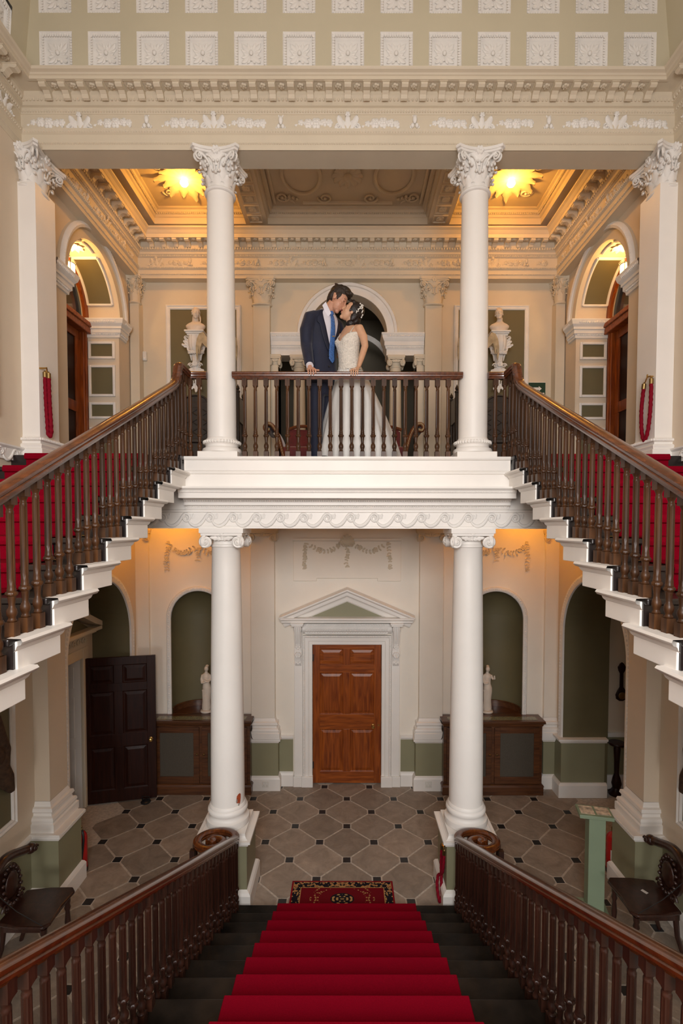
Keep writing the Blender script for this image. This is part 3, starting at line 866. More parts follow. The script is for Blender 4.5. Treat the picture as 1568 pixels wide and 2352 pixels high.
for i in range(n + 1):
    x = -2.775 + i * sp
    obj('modillion', mod_me, ent, loc=(x, 4.865, 7.803))
    if i < n: obj('soffit_rosette', sof_me, ent, loc=(x + sp / 2, 4.80, 7.803))
for s in (-1, 1):
    for i in range(9):
        y = 4.60 - i * sp
        obj('modillion', mod_me, ent, loc=(s * 3.015, y, 7.803), rz=s * -pi / 2)
        obj('soffit_rosette', sof_me, ent, loc=(s * 2.95, y - sp / 2, 7.803))
mb = MB()
egg_row(mb, (-3.05, 4.88, 7.752), (3.05, 4.88, 7.752), (0, -1, 0), VZ, 110, 0.019)
egg_row(mb, (-3.08, 4.925, 7.677), (3.08, 4.925, 7.677), (0, -1, 0), VZ, 150, 0.013)
egg_row(mb, (-3.08, 4.915, 7.487), (3.08, 4.915, 7.487), (0, -1, 0), VZ, 150, 0.012)
egg_row(mb, (-3.08, 4.938, 7.39), (3.08, 4.938, 7.39), (0, -1, 0), VZ, 170, 0.008)
for s in (-1, 1):
    for x, z, r, n in ((3.03, 7.752, 0.019, 32), (3.075, 7.677, 0.013, 44), (3.065, 7.487, 0.012, 44)):
        egg_row(mb, (s * x, 3.2, z), (s * x, 4.9, z), (-s, 0, 0), VZ, n, r)
stuff(mb.build('egg_and_dart', 'ivory', ent, smooth=True))
# frieze ornaments
def rose(mb, O, R, pet=6):
    O = Vector(O)
    for ring, (rr, pr, th, n, out) in enumerate(((0.62, 0.40, 0.16, pet, 0.10), (0.34, 0.30, 0.16, 4, 0.26))):
        for i in range(n):
            a = 2 * pi * (i + 0.5 * ring) / n; D = Vector((cos(a), 0, sin(a)))
            T = Vector((-sin(a), 0, cos(a))); Nn = (Vector((0, -1, 0)) + D * 0.35).normalized(); D2 = Nn.cross(T)
            mb.ell(O + D * (R * rr) + Vector((0, -1, 0)) * (R * out), (R * pr, R * pr * 1.05, R * th), 8, 5, Matrix((D2, T, Nn)).transposed())
    mb.ell(O + Vector((0, -R * 0.42, 0)), (R * 0.2, R * 0.16, R * 0.2), 8, 5)


mb = MB(); rose(mb, (0, 0, 0), 0.046, 6); fr1 = mb.mesh('frieze_flower', 'plaster', True)
mb = MB(); rose(mb, (0, 0, 0), 0.038, 5)
for q in (-1, 1): leaf(mb, (q * 0.025, 0, -0.01), (q, 0, -0.6), (0, -1, 0), 0.06, 0.02, 0.2, 2)
fr2 = mb.mesh('frieze_flower', 'plaster', True)
mb = MB()
for q in (-1, 1):
    leaf(mb, (q * 0.02, 0, -0.06), (q * 0.55, 0, 1), (0, -1, 0), 0.15, 0.035, 0.2, 3, 0.4)
    leaf(mb, (q * 0.03, 0, -0.06), (q * 1.0, 0, 0.35), (0, -1, 0), 0.10, 0.028, 0.25, 3, 0.4)
    spiral(mb, (q * 0.075, -0.005, -0.035), VZ, Vector((q, 0, 0)), (0, -1, 0), 0.028, 1.5, 0.3, 0.01)
leaf(mb, (0, 0, -0.06), VZ, (0, -1, 0), 0.13, 0.03, 0.3, 3, 0.4); flower(mb, (0, -0.02, 0.055), (0, -1, 0), VZ, 0.022, 5, 0.7)
fr3 = mb.mesh('frieze_acanthus', 'plaster', True)
mb = MB()
mb.ell((0, -0.01, 0.02), (0.02, 0.02, 0.035), 8, 6)
for q in (-1, 1):
    leaf(mb, (q * 0.005, 0, 0.03), (q * 0.35, 0, 1), (0, -1, 0), 0.05, 0.014, 0.1, 1); leaf(mb, (0, 0, -0.02), (q, 0, -0.5), (0, -1, 0), 0.055, 0.02, 0.2, 2)
    mb.ell((q * 0.018, -0.01, -0.03), (0.016, 0.016, 0.02), 7, 5)
fr4 = mb.mesh('frieze_bud', 'plaster', True)


def frieze(root, length, place, off=0.0, per=1.268, sc=1.0):
    n = int(length / per) + 2
    for k in range(-n, n + 1):
        for du, me in ((0, fr3), (per / 2, fr4)):
            u = off + k * per + du
            if abs(u) < length / 2 - 0.05: place(root, me, u, sc)
        for h in (0, 1):
            for j, du in enumerate((0.19, 0.26, 0.335, 0.41, 0.46)):
                u = off + k * per + h * per / 2 + du
                if abs(u) < length / 2 - 0.04:
                    place(root, (fr2, fr1, fr1, fr2, fr1)[j], u, sc * (0.7 if j in (0, 4) else 1.0) * (1 + 0.08 * sin(u * 37)))


def pl_front(root, me, u, sc):
    o = obj(me.name.split('.')[0], me, root, loc=(u, 4.948, 7.585 + 0.006 * sin(u * 23))); o.scale = (sc, sc, sc)


frieze(ent, 6.1, pl_front, 0.0, 1.268, 1.15)
for s in (-1, 1):
    for i in range(9):
        o = obj('frieze_flower', fr1 if i % 3 else fr3, ent, loc=(s * 3.098, 4.72 - i * 0.13, 7.585), rz=-s * pi / 2 if s > 0 else pi / 2)

# ---------------------------------------------------------------- coved attic with coffers
cov = MB()
zb1, zt1, zb2, zt2 = 8.02, 8.35, 8.515, 8.845
hwc, spc, ncf = 0.152, 0.4517, 13
XB = [-3.02] + [v for i in range(ncf) for v in ((i - 6) * spc - hwc, (i - 6) * spc + hwc)] + [3.02]
yc_ = 4.87


def q4(mb, x0, x1, z0, z1, f): mb.add([f(x0, z0), f(x1, z0), f(x1, z1), f(x0, z1)], [(0, 1, 2, 3)])


for (za, zb_) in ((7.9, zb1), (zt1, zb2), (zt2, 10.0)): q4(cov, -3.02, 3.02, za, zb_, lambda x, z: (x, yc_, z))
for za, zb_ in ((zb1, zt1), (zb2, zt2)):
    for i in range(0, len(XB) - 1, 2): q4(cov, XB[i], XB[i + 1], za, zb_, lambda x, z: (x, yc_, z))
for s in (-1, 1):
    f = lambda y, z, s=s: (s * (3.0 - 0.10 * (z - 8.0)), y, z)
    YB = [-2.3] + sorted(v for i in range(6) for v in (4.50 - i * spc - hwc, 4.50 - i * spc + hwc)) + [yc_]
    for (za, zb_) in ((7.9, zb1), (zt1, zb2), (zt2, 10.0)): q4(cov, -2.3, yc_, za, zb_, f)
    for za, zb_ in ((zb1, zt1), (zb2, zt2)):
        for i in range(0, len(YB) - 1, 2): q4(cov, YB[i], YB[i + 1], za, zb_, f)
cv = struct(cov.build('ceiling', 'cove'), 'cream coved attic above the cornice with rows of square coffers')
mb = MB(); dp = 0.045; hh = 0.165; hi = 0.118; hv = 0.13
for (a, b) in (((-hwc, -hh), (hwc, -hh)), ((hwc, -hh), (hwc, hh)), ((hwc, hh), (-hwc, hh)), ((-hwc, hh), (-hwc, -hh))):
    ia = (a[0] / hwc * hi, a[1] / hh * hv); ib = (b[0] / hwc * hi, b[1] / hh * hv)
    mb.add([(a[0], 0, a[1]), (b[0], 0, b[1]), (ib[0], dp, ib[1]), (ia[0], dp, ia[1])], [(0, 1, 2, 3)])
    A = Vector(((a[0] + ia[0]) / 2, dp * 0.35, (a[1] + ia[1]) / 2)); B = Vector(((b[0] + ib[0]) / 2, dp * 0.35, (b[1] + ib[1]) / 2))
    D = (B - A).normalized(); egg_row(mb, A, B, (0, -1, 0), D.cross(Vector((0, -1, 0))), 8, 0.017)
mb.add([(-hi, dp, -hv), (hi, dp, -hv), (hi, dp, hv), (-hi, dp, hv)], [(0, 1, 2, 3)])
cof_me = mb.mesh('coffer', 'plaster', True, 30)
mb = MB()
for i in range(4):
    a = pi / 4 + i * pi / 2; D = Vector((cos(a), 0, sin(a)))
    for da, L, wd in ((0, 0.125, 0.030), (0.42, 0.10, 0.022), (-0.42, 0.10, 0.022)):
        D2 = Vector((cos(a + da), 0, sin(a + da))); leaf(mb, (0, dp - 0.002, 0), D2, (0, -1, 0), L * 1.12, wd, 0.10, 3, 0.2)
for i in range(4):
    a = i * pi / 2; leaf(mb, (0, dp - 0.002, 0), (cos(a), 0, sin(a)), (0, -1, 0), 0.085, 0.020, 0.16, 2, 0.3)
mb.ell((0, dp - 0.018, 0), (0.020, 0.016, 0.022), 8, 6)
ros_me = mb.mesh('leaf_rosette', 'plaster', True)
for r, zc in enumerate(((zb1 + zt1) / 2, (zb2 + zt2) / 2)):
    for i in range(ncf):
        c = obj('coffer', cof_me, cv, loc=((i - 6) * spc, yc_, zc)); obj('leaf_rosette', ros_me, c)
    for s in (-1, 1):
        for i in range(3):
            c = obj('coffer', cof_me, cv, loc=(s * (3.0 - 0.10 * (zc - 8.0)), 4.50 - i * spc, zc), rz=-s * pi / 2 if s > 0 else pi / 2); obj('leaf_rosette', ros_me, c)
            c.rotation_euler = (0, -s * 0.0997, -s * pi / 2)

# ---------------------------------------------------------------- gallery: floor edge, lower entablature
low = troot(trimname()); low['label'] = 'white balcony edge with cornice and wave-scroll frieze under the gallery'
MB().box(-3.1, 3.1, 4.955, 5.205, 3.748, 4.38).build('beam', 'white', low)
MB().mould([(-1.53, 4.95), (1.53, 4.95)], [(0.0, 4.13), (0.14, 4.13), (0.14, 4.255), (0.152, 4.262), (0.155, 4.275), (0.148, 4.285), (0.158, 4.29), (0.158, 4.385), (0.172, 4.392), (0.178, 4.405), (0.178, 4.42), (-0.1, 4.42)]).box(-1.53, -1.529, 4.78, 4.95, 4.13, 4.42).box(1.529, 1.53, 4.78, 4.95, 4.13, 4.42).build('floor_fascia', 'white', low)
MB().mould([(-1.57, 4.95), (1.57, 4.95)], [(0.0, 3.925), (0.015, 3.93), (0.022, 3.955), (0.035, 3.965), (0.06, 3.97), (0.06, 4.0), (0.085, 4.02), (0.09, 4.03), (0.20, 4.03), (0.225, 4.028), (0.225, 4.075), (0.232, 4.08), (0.24, 4.10), (0.262, 4.118), (0.262, 4.135), (0.0, 4.14)]).build('cornice', 'white', low)
MB().mould([(-3.1, 4.95), (3.1, 4.95)], [(0.0, 3.745), (0.006, 3.745), (0.006, 3.765), (0.0, 3.77), (0.0, 3.90), (0.012, 3.905), (0.012, 3.925), (0, 3.93)]).build('frieze', 'white', low)
mb = MB()
egg_row(mb, (-1.55, 4.878, 4.012), (1.55, 4.878, 4.012), (0, -1, 0), VZ, 90, 0.013)
egg_row(mb, (-1.55, 4.925, 3.955), (1.55, 4.925, 3.955), (0, -1, 0), VZ, 110, 0.010)
egg_row(mb, (-1.55, 4.715, 4.088), (1.55, 4.715, 4.088), (0, -1, 0), VZ, 150, 0.007)
stuff(mb.build('egg_and_dart', 'white', low, smooth=True))
PER = 0.229; mb = MB()
tl = catmull([(-0.172, 0, 0.004), (-0.160, 0, -0.030), (-0.130, 0, -0.056), (-0.095, 0, -0.062), (-0.055, 0, -0.042), (-0.022, 0, -0.004), (0.0, 0, 0.034), (0.022, 0, 0.055)], 4)
pts = list(tl); rad = [0.004 + 0.014 * sin(pi * min(0.75, i / (len(tl) - 1) * 0.95 + 0.02)) for i in range(len(tl))]
for i in range(1, 34):
    t = i / 33; a = 1.80 - t * 2 * pi * 1.45; r = 0.044 * (1 - 0.80 * t)
    pts.append(Vector((0.033 + r * cos(a), 0, 0.014 + r * sin(a)))); rad.append(0.0125 - 0.006 * t)
mb.tube(pts, rad, 8)
for i in range(len(mb.v)): mb.v[i] = (mb.v[i][0], mb.v[i][1] * 0.6, mb.v[i][2])
leaf(mb, (-0.045, 0, -0.03), (-0.4, 0, -0.8), (0, -1, 0), 0.04, 0.012, 0.1, 2); leaf(mb, (0.098, 0, 0.01), (0.25, 0, 1), (0, -1, 0), 0.06, 0.016, 0.1, 2); leaf(mb, (0.098, 0, 0.01), (-0.5, 0, 1), (0, -1, 0), 0.055, 0.014, 0.1, 2)
scr_me = mb.mesh('wave_scroll', 'plaster', True)
for i in range(-13, 14):
    o = obj('wave_scroll', scr_me, low, loc=(i * PER, 4.944, 3.832))
struct(MB().box(-3.1, 3.1, 4.80, 7.46, 4.38, FLZ - 0.001).build('floor', 'dark_oak'))

# ---------------------------------------------------------------- gallery back wall with its screen
mb = MB(); AR, AZ = 0.575, 6.55
def M0(u, d, z): return (u, 7.45 + d, z)
for s in (-1, 1):
    x0, x1 = (s * 1.0, s * 3.12)
    mb.add([(x0, 7.45, FLZ), (x1, 7.45, FLZ), (x1, 7.45, 8.2), (x0, 7.45, 8.2)], [(0, 1, 2, 3)])
    mb.add([(x0, 7.45, FLZ), (x0, 7.72, FLZ), (x0, 7.72, 6.25), (x0, 7.45, 6.25)], [(0, 1, 2, 3)])
arch_wall(mb, M0, -1.0, 1.0, 6.25, 8.2, 0, AR, 6.25, AZ, 0.27)
for s in (-1, 1):
    mb.add([(s * 1.0, 7.45, 6.25), (s * AR, 7.45, 6.25), (s * AR, 7.72, 6.25), (s * 1.0, 7.72, 6.25)], [(0, 1, 2, 3)])
wg = struct(mb.build('wall_far', 'ivory'))
# passage beyond
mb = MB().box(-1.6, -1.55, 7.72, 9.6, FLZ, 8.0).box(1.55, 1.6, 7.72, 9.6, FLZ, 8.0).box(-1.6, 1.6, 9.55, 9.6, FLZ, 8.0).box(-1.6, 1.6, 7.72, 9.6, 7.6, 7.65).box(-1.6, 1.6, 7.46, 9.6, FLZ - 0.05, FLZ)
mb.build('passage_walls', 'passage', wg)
arch_trim(MB(), lambda u, d, z: (u, 8.5 + d, z), 0.08, 0.62, FLZ, 6.28, [(0, 0), (0, 0.03), (0.08, 0.03), (0.08, 0)]).build('passage_arch', 'plaster', wg, smooth=True)
t = troot(trimname())
arch_trim(MB(), M0, 0, AR, AZ, AZ, [(0, 0), (0, 0.02), (0.10, 0.02), (0.108, 0.045), (0.14, 0.055), (0.16, 0.03), (0.165, 0)], 36).build('archivolt', 'plaster', t, smooth=True)
IP2 = [(0, 6.25), (0.01, 6.25), (0.01, 6.335), (0.022, 6.345), (0.03, 6.375), (0.042, 6.385), (0.042, 6.44), (0.05, 6.45), (0.065, 6.48), (0.075, 6.52), (0.085, 6.535), (0.085, 6.555), (0, 6.56)]
for s in (-1, 1):
    p = [(s * 1.105, 7.45), (s * AR, 7.45), (s * AR, 7.72)]
    MB().mould(p, [(-s * d, z) for d, z in IP2]).build('impost', 'plaster', t)
    mb = MB(); egg_row(mb, (s * 1.1, 7.375, 6.51), (s * AR, 7.375, 6.51), (0, -1, 0), VZ, 18, 0.014); egg_row(mb, (s * 1.1, 7.42, 6.36), (s * AR, 7.42, 6.36), (0, -1, 0), VZ, 22, 0.012)
    stuff(mb.build('impost_carving', 'plaster', t, smooth=True))
    c = thing('small_column', 'slim cream ionic column framing the gallery arch %s' % ('behind the groom' if s < 0 else 'behind the bride'), 'column', (s * 0.705, 7.53, FLZ))
    MB().lathe([(0.13, 0), (0.13, 0.05), (0.12, 0.06), (0.125, 0.09), (0.10, 0.11), (0.092, 0.14), (0.090, 0.8), (0.080, 1.66), (0.088, 1.665), (0.088, 1.68)], seg=28).build('shaft', 'ivory', c, smooth=True)
    o = obj('capital', ionic_cream, c, loc=(0, 0, 1.83)); o.scale = (0.63, 0.63, 0.85)
    t2 = troot(trimname())
    x0, x1 = sorted((s * 1.0, s * 1.09))
    MB().box(x0, x1, 7.41, 7.72, FLZ, 6.1).build('pilaster_shaft', 'ivory', t2, bevel=0.003)
    o = obj('capital', ionic_cream, t2, loc=(s * 1.045, 7.47, 6.25)); o.scale = (0.42, 0.42, 0.85)

# framed green panels
for s in (-1, 1):
    t = troot(trimname()); x0, x1 = sorted((s * 1.60, s * 2.56)); z0, z1 = 4.70, 6.90
    MB().box(x0, x1, 7.438, 7.452, z0, z1).build('wall_panel', 'sage', t)
    fr = MB(); pr = [(-0.003, 0), (-0.003, 0.02), (0.012, 0.032), (0.03, 0.028), (0.045, 0.04), (0.06, 0.03), (0.062, 0)]
    pts = [(x0, z0, -1, -1), (x1, z0, 1, -1), (x1, z1, 1, 1), (x0, z1, -1, 1)]
    fr.rings([[(u + du * a, 7.45 - b, z + dz * a) for a, b in pr] for u, z, du, dz in pts], closed=True, loop=True).build('panel_moulding', 'plaster', t)
    # framed panel on the stair-hall side walls, gallery level
    for (ya, yb, za, zb, lowr) in ((1.3, 4.46, 4.80, 6.9, 0), (1.9, 4.58, 1.06, 3.2, 1)):
        t = troot(trimname())
        xw = s * 3.1
        MB().box(min(xw, xw - s * 0.012), max(xw, xw - s * 0.012), ya, yb, za, zb).build('wall_panel', 'sage' if lowr else 'cream', t)
        pts = [(ya, za, -1, -1), (yb, za, 1, -1), (yb, zb, 1, 1), (ya, zb, -1, 1)]
        MB().rings([[(xw - s * b, u + du * a, z + dz * a) for a, b in pr] for u, z, du, dz in pts], closed=True, loop=True).build('panel_moulding', 'plaster', t)

# ---------------------------------------------------------------- gallery cornice and ceiling
gent = troot(trimname()); gent['label'] = 'lamplit carved cornice running round the gallery walls'
gp = [(-3.1, 5.2), (-3.1, 7.45), (3.1, 7.45), (3.1, 5.2)]
MB().mould(gp, [(0, 7.285), (0.13, 7.285), (0.13, 7.33), (0.142, 7.34), (0.142, 7.395), (0.155, 7.405), (0.17, 7.42), (0.17, 7.432), (0.135, 7.44)]).build('architrave', 'ivory', gent)
MB().mould(gp, [(0.135, 7.43), (0.135, 7.57)]).build('frieze', 'ivory', gent)
MB().mould(gp, [(0.13, 7.565), (0.145, 7.57), (0.16, 7.59), (0.175, 7.60), (0.18, 7.625), (0.205, 7.65), (0.205, 7.70), (0.215, 7.745), (0.31, 7.745), (0.33, 7.743), (0.33, 7.79), (0.34, 7.80), (0.36, 7.83), (0.385, 7.85), (0.385, 7.87), (0.0, 7.90)]).build('cornice', 'ivory', gent)
sp = 0.1705
for i in range(33):
    x = -2.73 + i * sp
    o = obj('modillion', mod_gal, gent, loc=(x, 7.45 - 0.21, 7.744))
    if i < 32: obj('soffit_rosette', sof_me, gent, loc=(x + sp / 2, 7.175, 7.745))
for s in (-1, 1):
    for i in range(11):
        y = 7.07 - i * sp
        obj('modillion', mod_gal, gent, loc=(s * 2.89, y, 7.744), rz=s * -pi / 2)
        obj('soffit_rosette', sof_me, gent, loc=(s * 2.825, y - sp / 2, 7.745))
mb = MB()
for z, d, r, n in ((7.655, 0.215, 0.020, 100), (7.585, 0.16, 0.013, 150), (7.415, 0.165, 0.011, 150), (7.335, 0.142, 0.008, 160)):
    egg_row(mb, (-3.1 + d, 7.45 - d, z), (3.1 - d, 7.45 - d, z), (0, -1, 0), VZ, n, r)
    for s in (-1, 1): egg_row(mb, (s * (3.1 - d), 5.3, z), (s * (3.1 - d), 7.45 - d, z), (-s, 0, 0), VZ, n * 2 // 6, r)
stuff(mb.build('egg_and_dart', 'ivory', gent, smooth=True))
frv = {}
for me in (fr1, fr2, fr3, fr4):
    c = me.copy(); c.materials.clear(); c.materials.append(MATS['ivory']); frv[me.name] = c
frieze(gent, 5.7, lambda r, me, u, sc: setattr(obj(me.name.split('.')[0], frv[me.name], r, loc=(u, 7.312, 7.50)), 'scale', (sc,) * 3), 0.15, 0.95)
for s in (-1, 1):
    frieze(gent, 1.9, lambda r, me, u, sc: (lambda o: (setattr(o, 'scale', (sc,) * 3)))(obj(me.name.split('.')[0], frv[me.name], r, loc=(s * 2.962, 6.28 + u, 7.50), rz=-s * pi / 2 if s > 0 else pi / 2)), 0.1, 0.95)

CZ = 7.94
gc = MB()
for x0, x1, y0, y1 in ((-3.1, 3.1, 5.2, 5.45), (-3.1, 3.1, 7.15, 7.46), (-3.1, -2.66, 5.45, 7.15), (2.66, 3.1, 5.45, 7.15), (-1.40, -1.10, 5.45, 7.15), (1.10, 1.40, 5.45, 7.15)):
    gc.add([(x0, y0, CZ), (x1, y0, CZ), (x1, y1, CZ), (x0, y1, CZ)], [(0, 1, 2, 3)])
gcl = struct(gc.build('ceiling', 'ivory'), 'coffered plaster ceiling of the gallery')
MB().box(-3.1, 3.1, 5.2, 7.46, 8.13, 8.16).build('ceiling_top', 'ivory', gcl)
for x0, x1 in ((-2.66, -1.40), (-1.10, 1.10), (1.40, 2.66)):
    pth = [(x0, 5.45), (x0, 7.15), (x1, 7.15), (x1, 5.45)]
    f = MB().mould(pth, [(0.0, CZ), (0.0, 8.02), (0.02, 8.03), (0.03, 8.06), (0.055, 8.07), (0.06, 8.10), (0.085, 8.11), (0.085, 8.131)], closed=True).build('recess_moulding', 'ivory', gcl)
    mb = MB()
    egg_row(mb, (x0 + 0.04, 7.105, 8.06), (x1 - 0.04, 7.105, 8.06), (0, -1, 0), VZ, int((x1 - x0) / 0.045), 0.015)
    egg_row(mb, (x0 + 0.045, 5.6, 8.06), (x0 + 0.045, 7.1, 8.06), (1, 0, 0), VZ, 34, 0.015); egg_row(mb, (x1 - 0.045, 5.6, 8.06), (x1 - 0.045, 7.1, 8.06), (-1, 0, 0), VZ, 34, 0.015)
    stuff(mb.build('recess_carving', 'ivory', f, smooth=True))
# little coffers on the two ribs
mb = MB(); flower(mb, (0, 0, -0.004), (0, 0, -1), (1, 0, 0), 0.06, 4, 0.35); mb.rings([[(x * a, y * a, -b) for a, b in ((1.0, 0), (0.97, 0.018), (0.84, 0.018), (0.80, 0))] for x, y in ((-0.1, -0.085), (0.1, -0.085), (0.1, 0.085), (-0.1, 0.085))], closed=True, loop=True)
rc_me = mb.mesh('rib_coffer', 'ivory', True, 30)
for s in (-1, 1):
    for i in range(8): obj('rib_coffer', rc_me, gcl, loc=(s * 1.25, 7.02 - i * 0.205, CZ))
# relief in the middle compartment: oval wreath, scrolls, leaf boss
mb = MB()
for i in range(12):
    a = 2 * pi * i / 12; leaf(mb, (0, 6.45, 8.125), (cos(a), sin(a), 0), (0, 0, -1), 0.24, 0.06, 0.16, 3, 0.4)
mb.ell((0, 6.45, 8.10), (0.05, 0.05, 0.05), 10, 6)
rel = mb.build('ceiling_boss', 'ivory', gcl, smooth=True)
mb = MB()
for s in (-1, 1):
    mb.tube([(s * (0.58 + 0.24 * cos(2 * pi * i / 28)), 6.45 + 0.34 * sin(2 * pi * i / 28), 8.115) for i in range(28)], 0.022, 6, loop=True)
    for q in (-1, 1):
        spiral(mb, (s * 0.30, 6.45 + q * 0.42, 8.115), VX * s, VY * q, -VZ, 0.10, 1.6, 0.16, 0.01); spiral(mb, (s * 0.86, 6.45 + q * 0.40, 8.115), VX * -s, VY * q, -VZ, 0.10, 1.6, 0.16, 0.01)
        for j in range(6): mb.ell((s * (0.92 - 0.05 * j), 6.45 + q * (0.30 + 0.03 * (j % 3)) + 0.08 * q, 8.11), (0.022, 0.022, 0.02), 7, 5)
    mb.tube([(s * 0.98, 5.75, 8.12), (s * 0.98, 6.98, 8.12)], 0.022, 6)
mb.tube([(-0.6, 6.98, 8.12), (0.6, 6.98, 8.12)], 0.022, 6)
for s in (-1, 1):
    for j in range(4): leaf(mb, (s * 0.80, 6.92, 8.12), (cos(j * 0.8 - 0.5) * -s, -sin(j * 0.8 - 0.5), 0), (0, 0, -1), 0.12, 0.03, 0.2)
rl = mb.build('ceiling_relief', 'ivory', gcl, smooth=True)
# lamp rosettes in the side compartments
GX, GY = 2.05, 6.52
for s in (-1, 1):
    l = thing('ceiling_lamp', 'glowing ceiling lamp in a plaster leaf rosette, %s of the gallery' % ('over the groom end' if s < 0 else 'over the bride end'), 'lamp', (s * GX, GY, 8.13))
    for i in range(14):
        a = 2 * pi * i / 14 + 0.1; L = 0.41 if i % 2 else 0.33
        mb = MB(); leaf(mb, (0.05 * cos(a), 0.05 * sin(a), -0.01), (cos(a), sin(a), 0), (0, 0, -1), L, 0.066, 0.16, 4, 0.45)
        mb.build('leaf', 'ivory', l, smooth=True)
    for q in (-1, 1):
        for r in (-1, 1):
            mb = MB(); spiral(mb, (q * 0.27, r * 0.24, -0.01), VX * q, VY * r, -VZ, 0.08, 1.5, 0.2, 0.02)
            mb.build('scroll', 'plaster', l, smooth=True)
    MB().lathe([(0.03, -0.03), (0.045, -0.04), (0.052, -0.065), (0.035, -0.09), (0.0, -0.10)], seg=18, cap=False).build('bulb_glass', 'lamp_bulb', l, smooth=True)
    point_light('gallery_lamp_light', (s * GX, GY, 7.93), 13, (1.0, 0.43, 0.06), 0.04)

# ---------------------------------------------------------------- balusters
def baluster_mesh(material, fl=True):
    mb = MB()
    b = 0.0225
    mb.box(-b, b, -b, b, 0, 0.10)
    prof = [(0.018, 0.10), (0.021, 0.108), (0.016, 0.12), (0.0155, 0.13), (0.021, 0.145), (0.0235, 0.165), (0.021, 0.185), (0.015, 0.20), (0.0135, 0.215), (0.0165, 0.255), (0.018, 0.275), (0.024, 0.283), (0.026, 0.295), (0.023, 0.307), (0.019, 0.312), (0.0205, 0.322), (0.0175, 0.33), (0.0185, 0.342), (0.0165, 0.36),
            (0.0158, 0.40), (0.0145, 0.84), (0.0165, 0.85), (0.0165, 0.862), (0.014, 0.868), (0.0145, 0.882), (0.018, 0.892), (0.021, 0.905), (0.021, 0.91)]
    mb.lathe(prof, seg=32, rf=lambda a, z: (1 + 0.15 * cos(8 * a)) if 0.36 < z < 0.845 else ((1 + 0.09 * cos(8 * a)) if 0.283 < z < 0.312 else 1))
    mb.box(-b, b, -b, b, 0.905, 1.0)
    return mb.mesh('baluster', material, True, 32)


bal_oak = baluster_mesh('oak_baluster'); bal_dark = baluster_mesh('dark_baluster')


def put_bal(par, me, x, y, z0, z1, rz=0):
    o = obj('baluster', me, par, loc=(x, y, z0), rz=rz); o.scale = (1, 1, z1 - z0); return o


def rail_frames(pts, flip=False):
    P = [Vector(p) for p in pts]; fr = []
    for i in range(len(P)):
        t = (P[min(i + 1, len(P) - 1)] - P[max(i - 1, 0)]).normalized()
        s = t.cross(VZ)
        s = s.normalized() if s.length > 1e-4 else VX
        u = s.cross(t).normalized()
        fr.append((P[i], s, u))
    return fr


# handrail section: (sideways, up), top at 0
RAILP = [(-0.020, -0.062), (0.020, -0.062), (0.024, -0.050), (0.034, -0.046), (0.036, -0.034), (0.031, -0.029), (0.036, -0.022), (0.035, -0.010), (0.024, -0.002), (0.0, 0.002), (-0.024, -0.002), (-0.035, -0.010), (-0.036, -0.022), (-0.031, -0.029), (-0.036, -0.034), (-0.034, -0.046), (-0.024, -0.050)]


# ---------------------------------------------------------------- main flight
RI, TR, Y1 = 0.1525, 0.297, 4.72
NST = 14
st = thing('main_stair_flight', 'dark worn wooden main flight of stairs under the red runner', 'staircase', (0, Y1, 0))
for k in range(1, NST + 1):
    yn = -(k - 1) * TR; z = RI * k
    if k < NST:
        o = MB().box(-1.10, 1.10, yn - TR - 0.01, yn, z - 0.032, z).build('tread', 'worn_tread', st, bevel=0.008)
    MB().box(-1.09, 1.09, yn - 0.05, yn - 0.025, z - RI, z - 0.03).build('riser', 'ebony', st)
for s in (-1, 1):
    mb = MB(); x0, x1 = sorted((s * 1.085, s * 1.105))
    poly = [(-0.03, 0)]
    for k in range(1, NST): poly += [(-(k - 1) * TR - 0.03, RI * k - 0.032), (-k * TR - 0.03, RI * k - 0.032)]
    poly += [(-(NST - 1) * TR - 0.03, RI * (NST - 1) - 0.35), (-0.6, 0)]
    mb.prism(poly, (x0, 0, 0), VY, VZ, VX, x1 - x0).build('string', 'dark_baluster', st)
ld = MB().box(-3.1, 3.1, -2.4, Y1 - (NST - 1) * TR, RI * NST - 0.18, RI * NST).build('floor', 'ebony'); struct(ld)


def runner(name, path, hw, xc, label, n_round=3):
    """carpet strip following a (y,z) stepped line, given its thickness"""
    mb = MB(); t = 0.010
    P = [Vector((0, y, z)) for y, z in path]; rg = []
    for i in range(len(P)):
        a = (P[i] - P[i - 1]).normalized() if i else (P[1] - P[0]).normalized()
        b = (P[i + 1] - P[i]).normalized() if i < len(P) - 1 else a
        na = Vector((0, -a.z, a.y)); nb = Vector((0, -b.z, b.y)); nn = (na + nb); nn = nn / max(0.35, nn.dot(na))
        p = P[i]; q = P[i] + nn * t
        rg.append([(xc - hw, p.y, p.z), (xc - hw, q.y, q.z), (xc + hw, q.y, q.z), (xc + hw, p.y, p.z)])
    o = mb.rings(rg, closed=True).build(name, 'carpet'); o.modifiers.new('bevel', 'BEVEL').width = 0.004
    return tag(o, label, 'carpet')


pth = [(Y1 - 0.02, 0.02)]
for k in range(1, NST + 1):
    yn = Y1 - (k - 1) * TR; z = RI * k
    pth += [(yn - 0.022, z - 0.034), (yn + 0.001, z - 0.032), (yn + 0.004, z - 0.016), (yn + 0.001, z + 0.001)]
    if k < NST: pth += [(yn - TR - 0.018, z + 0.001)]
    else: pth += [(yn - 0.9, z + 0.001)]
pth = [(y, z) for y, z in pth][::-1]
runner('carpet_runner', pth, 0.66, 0.0, 'bright red stair runner down the main flight to the stone floor')

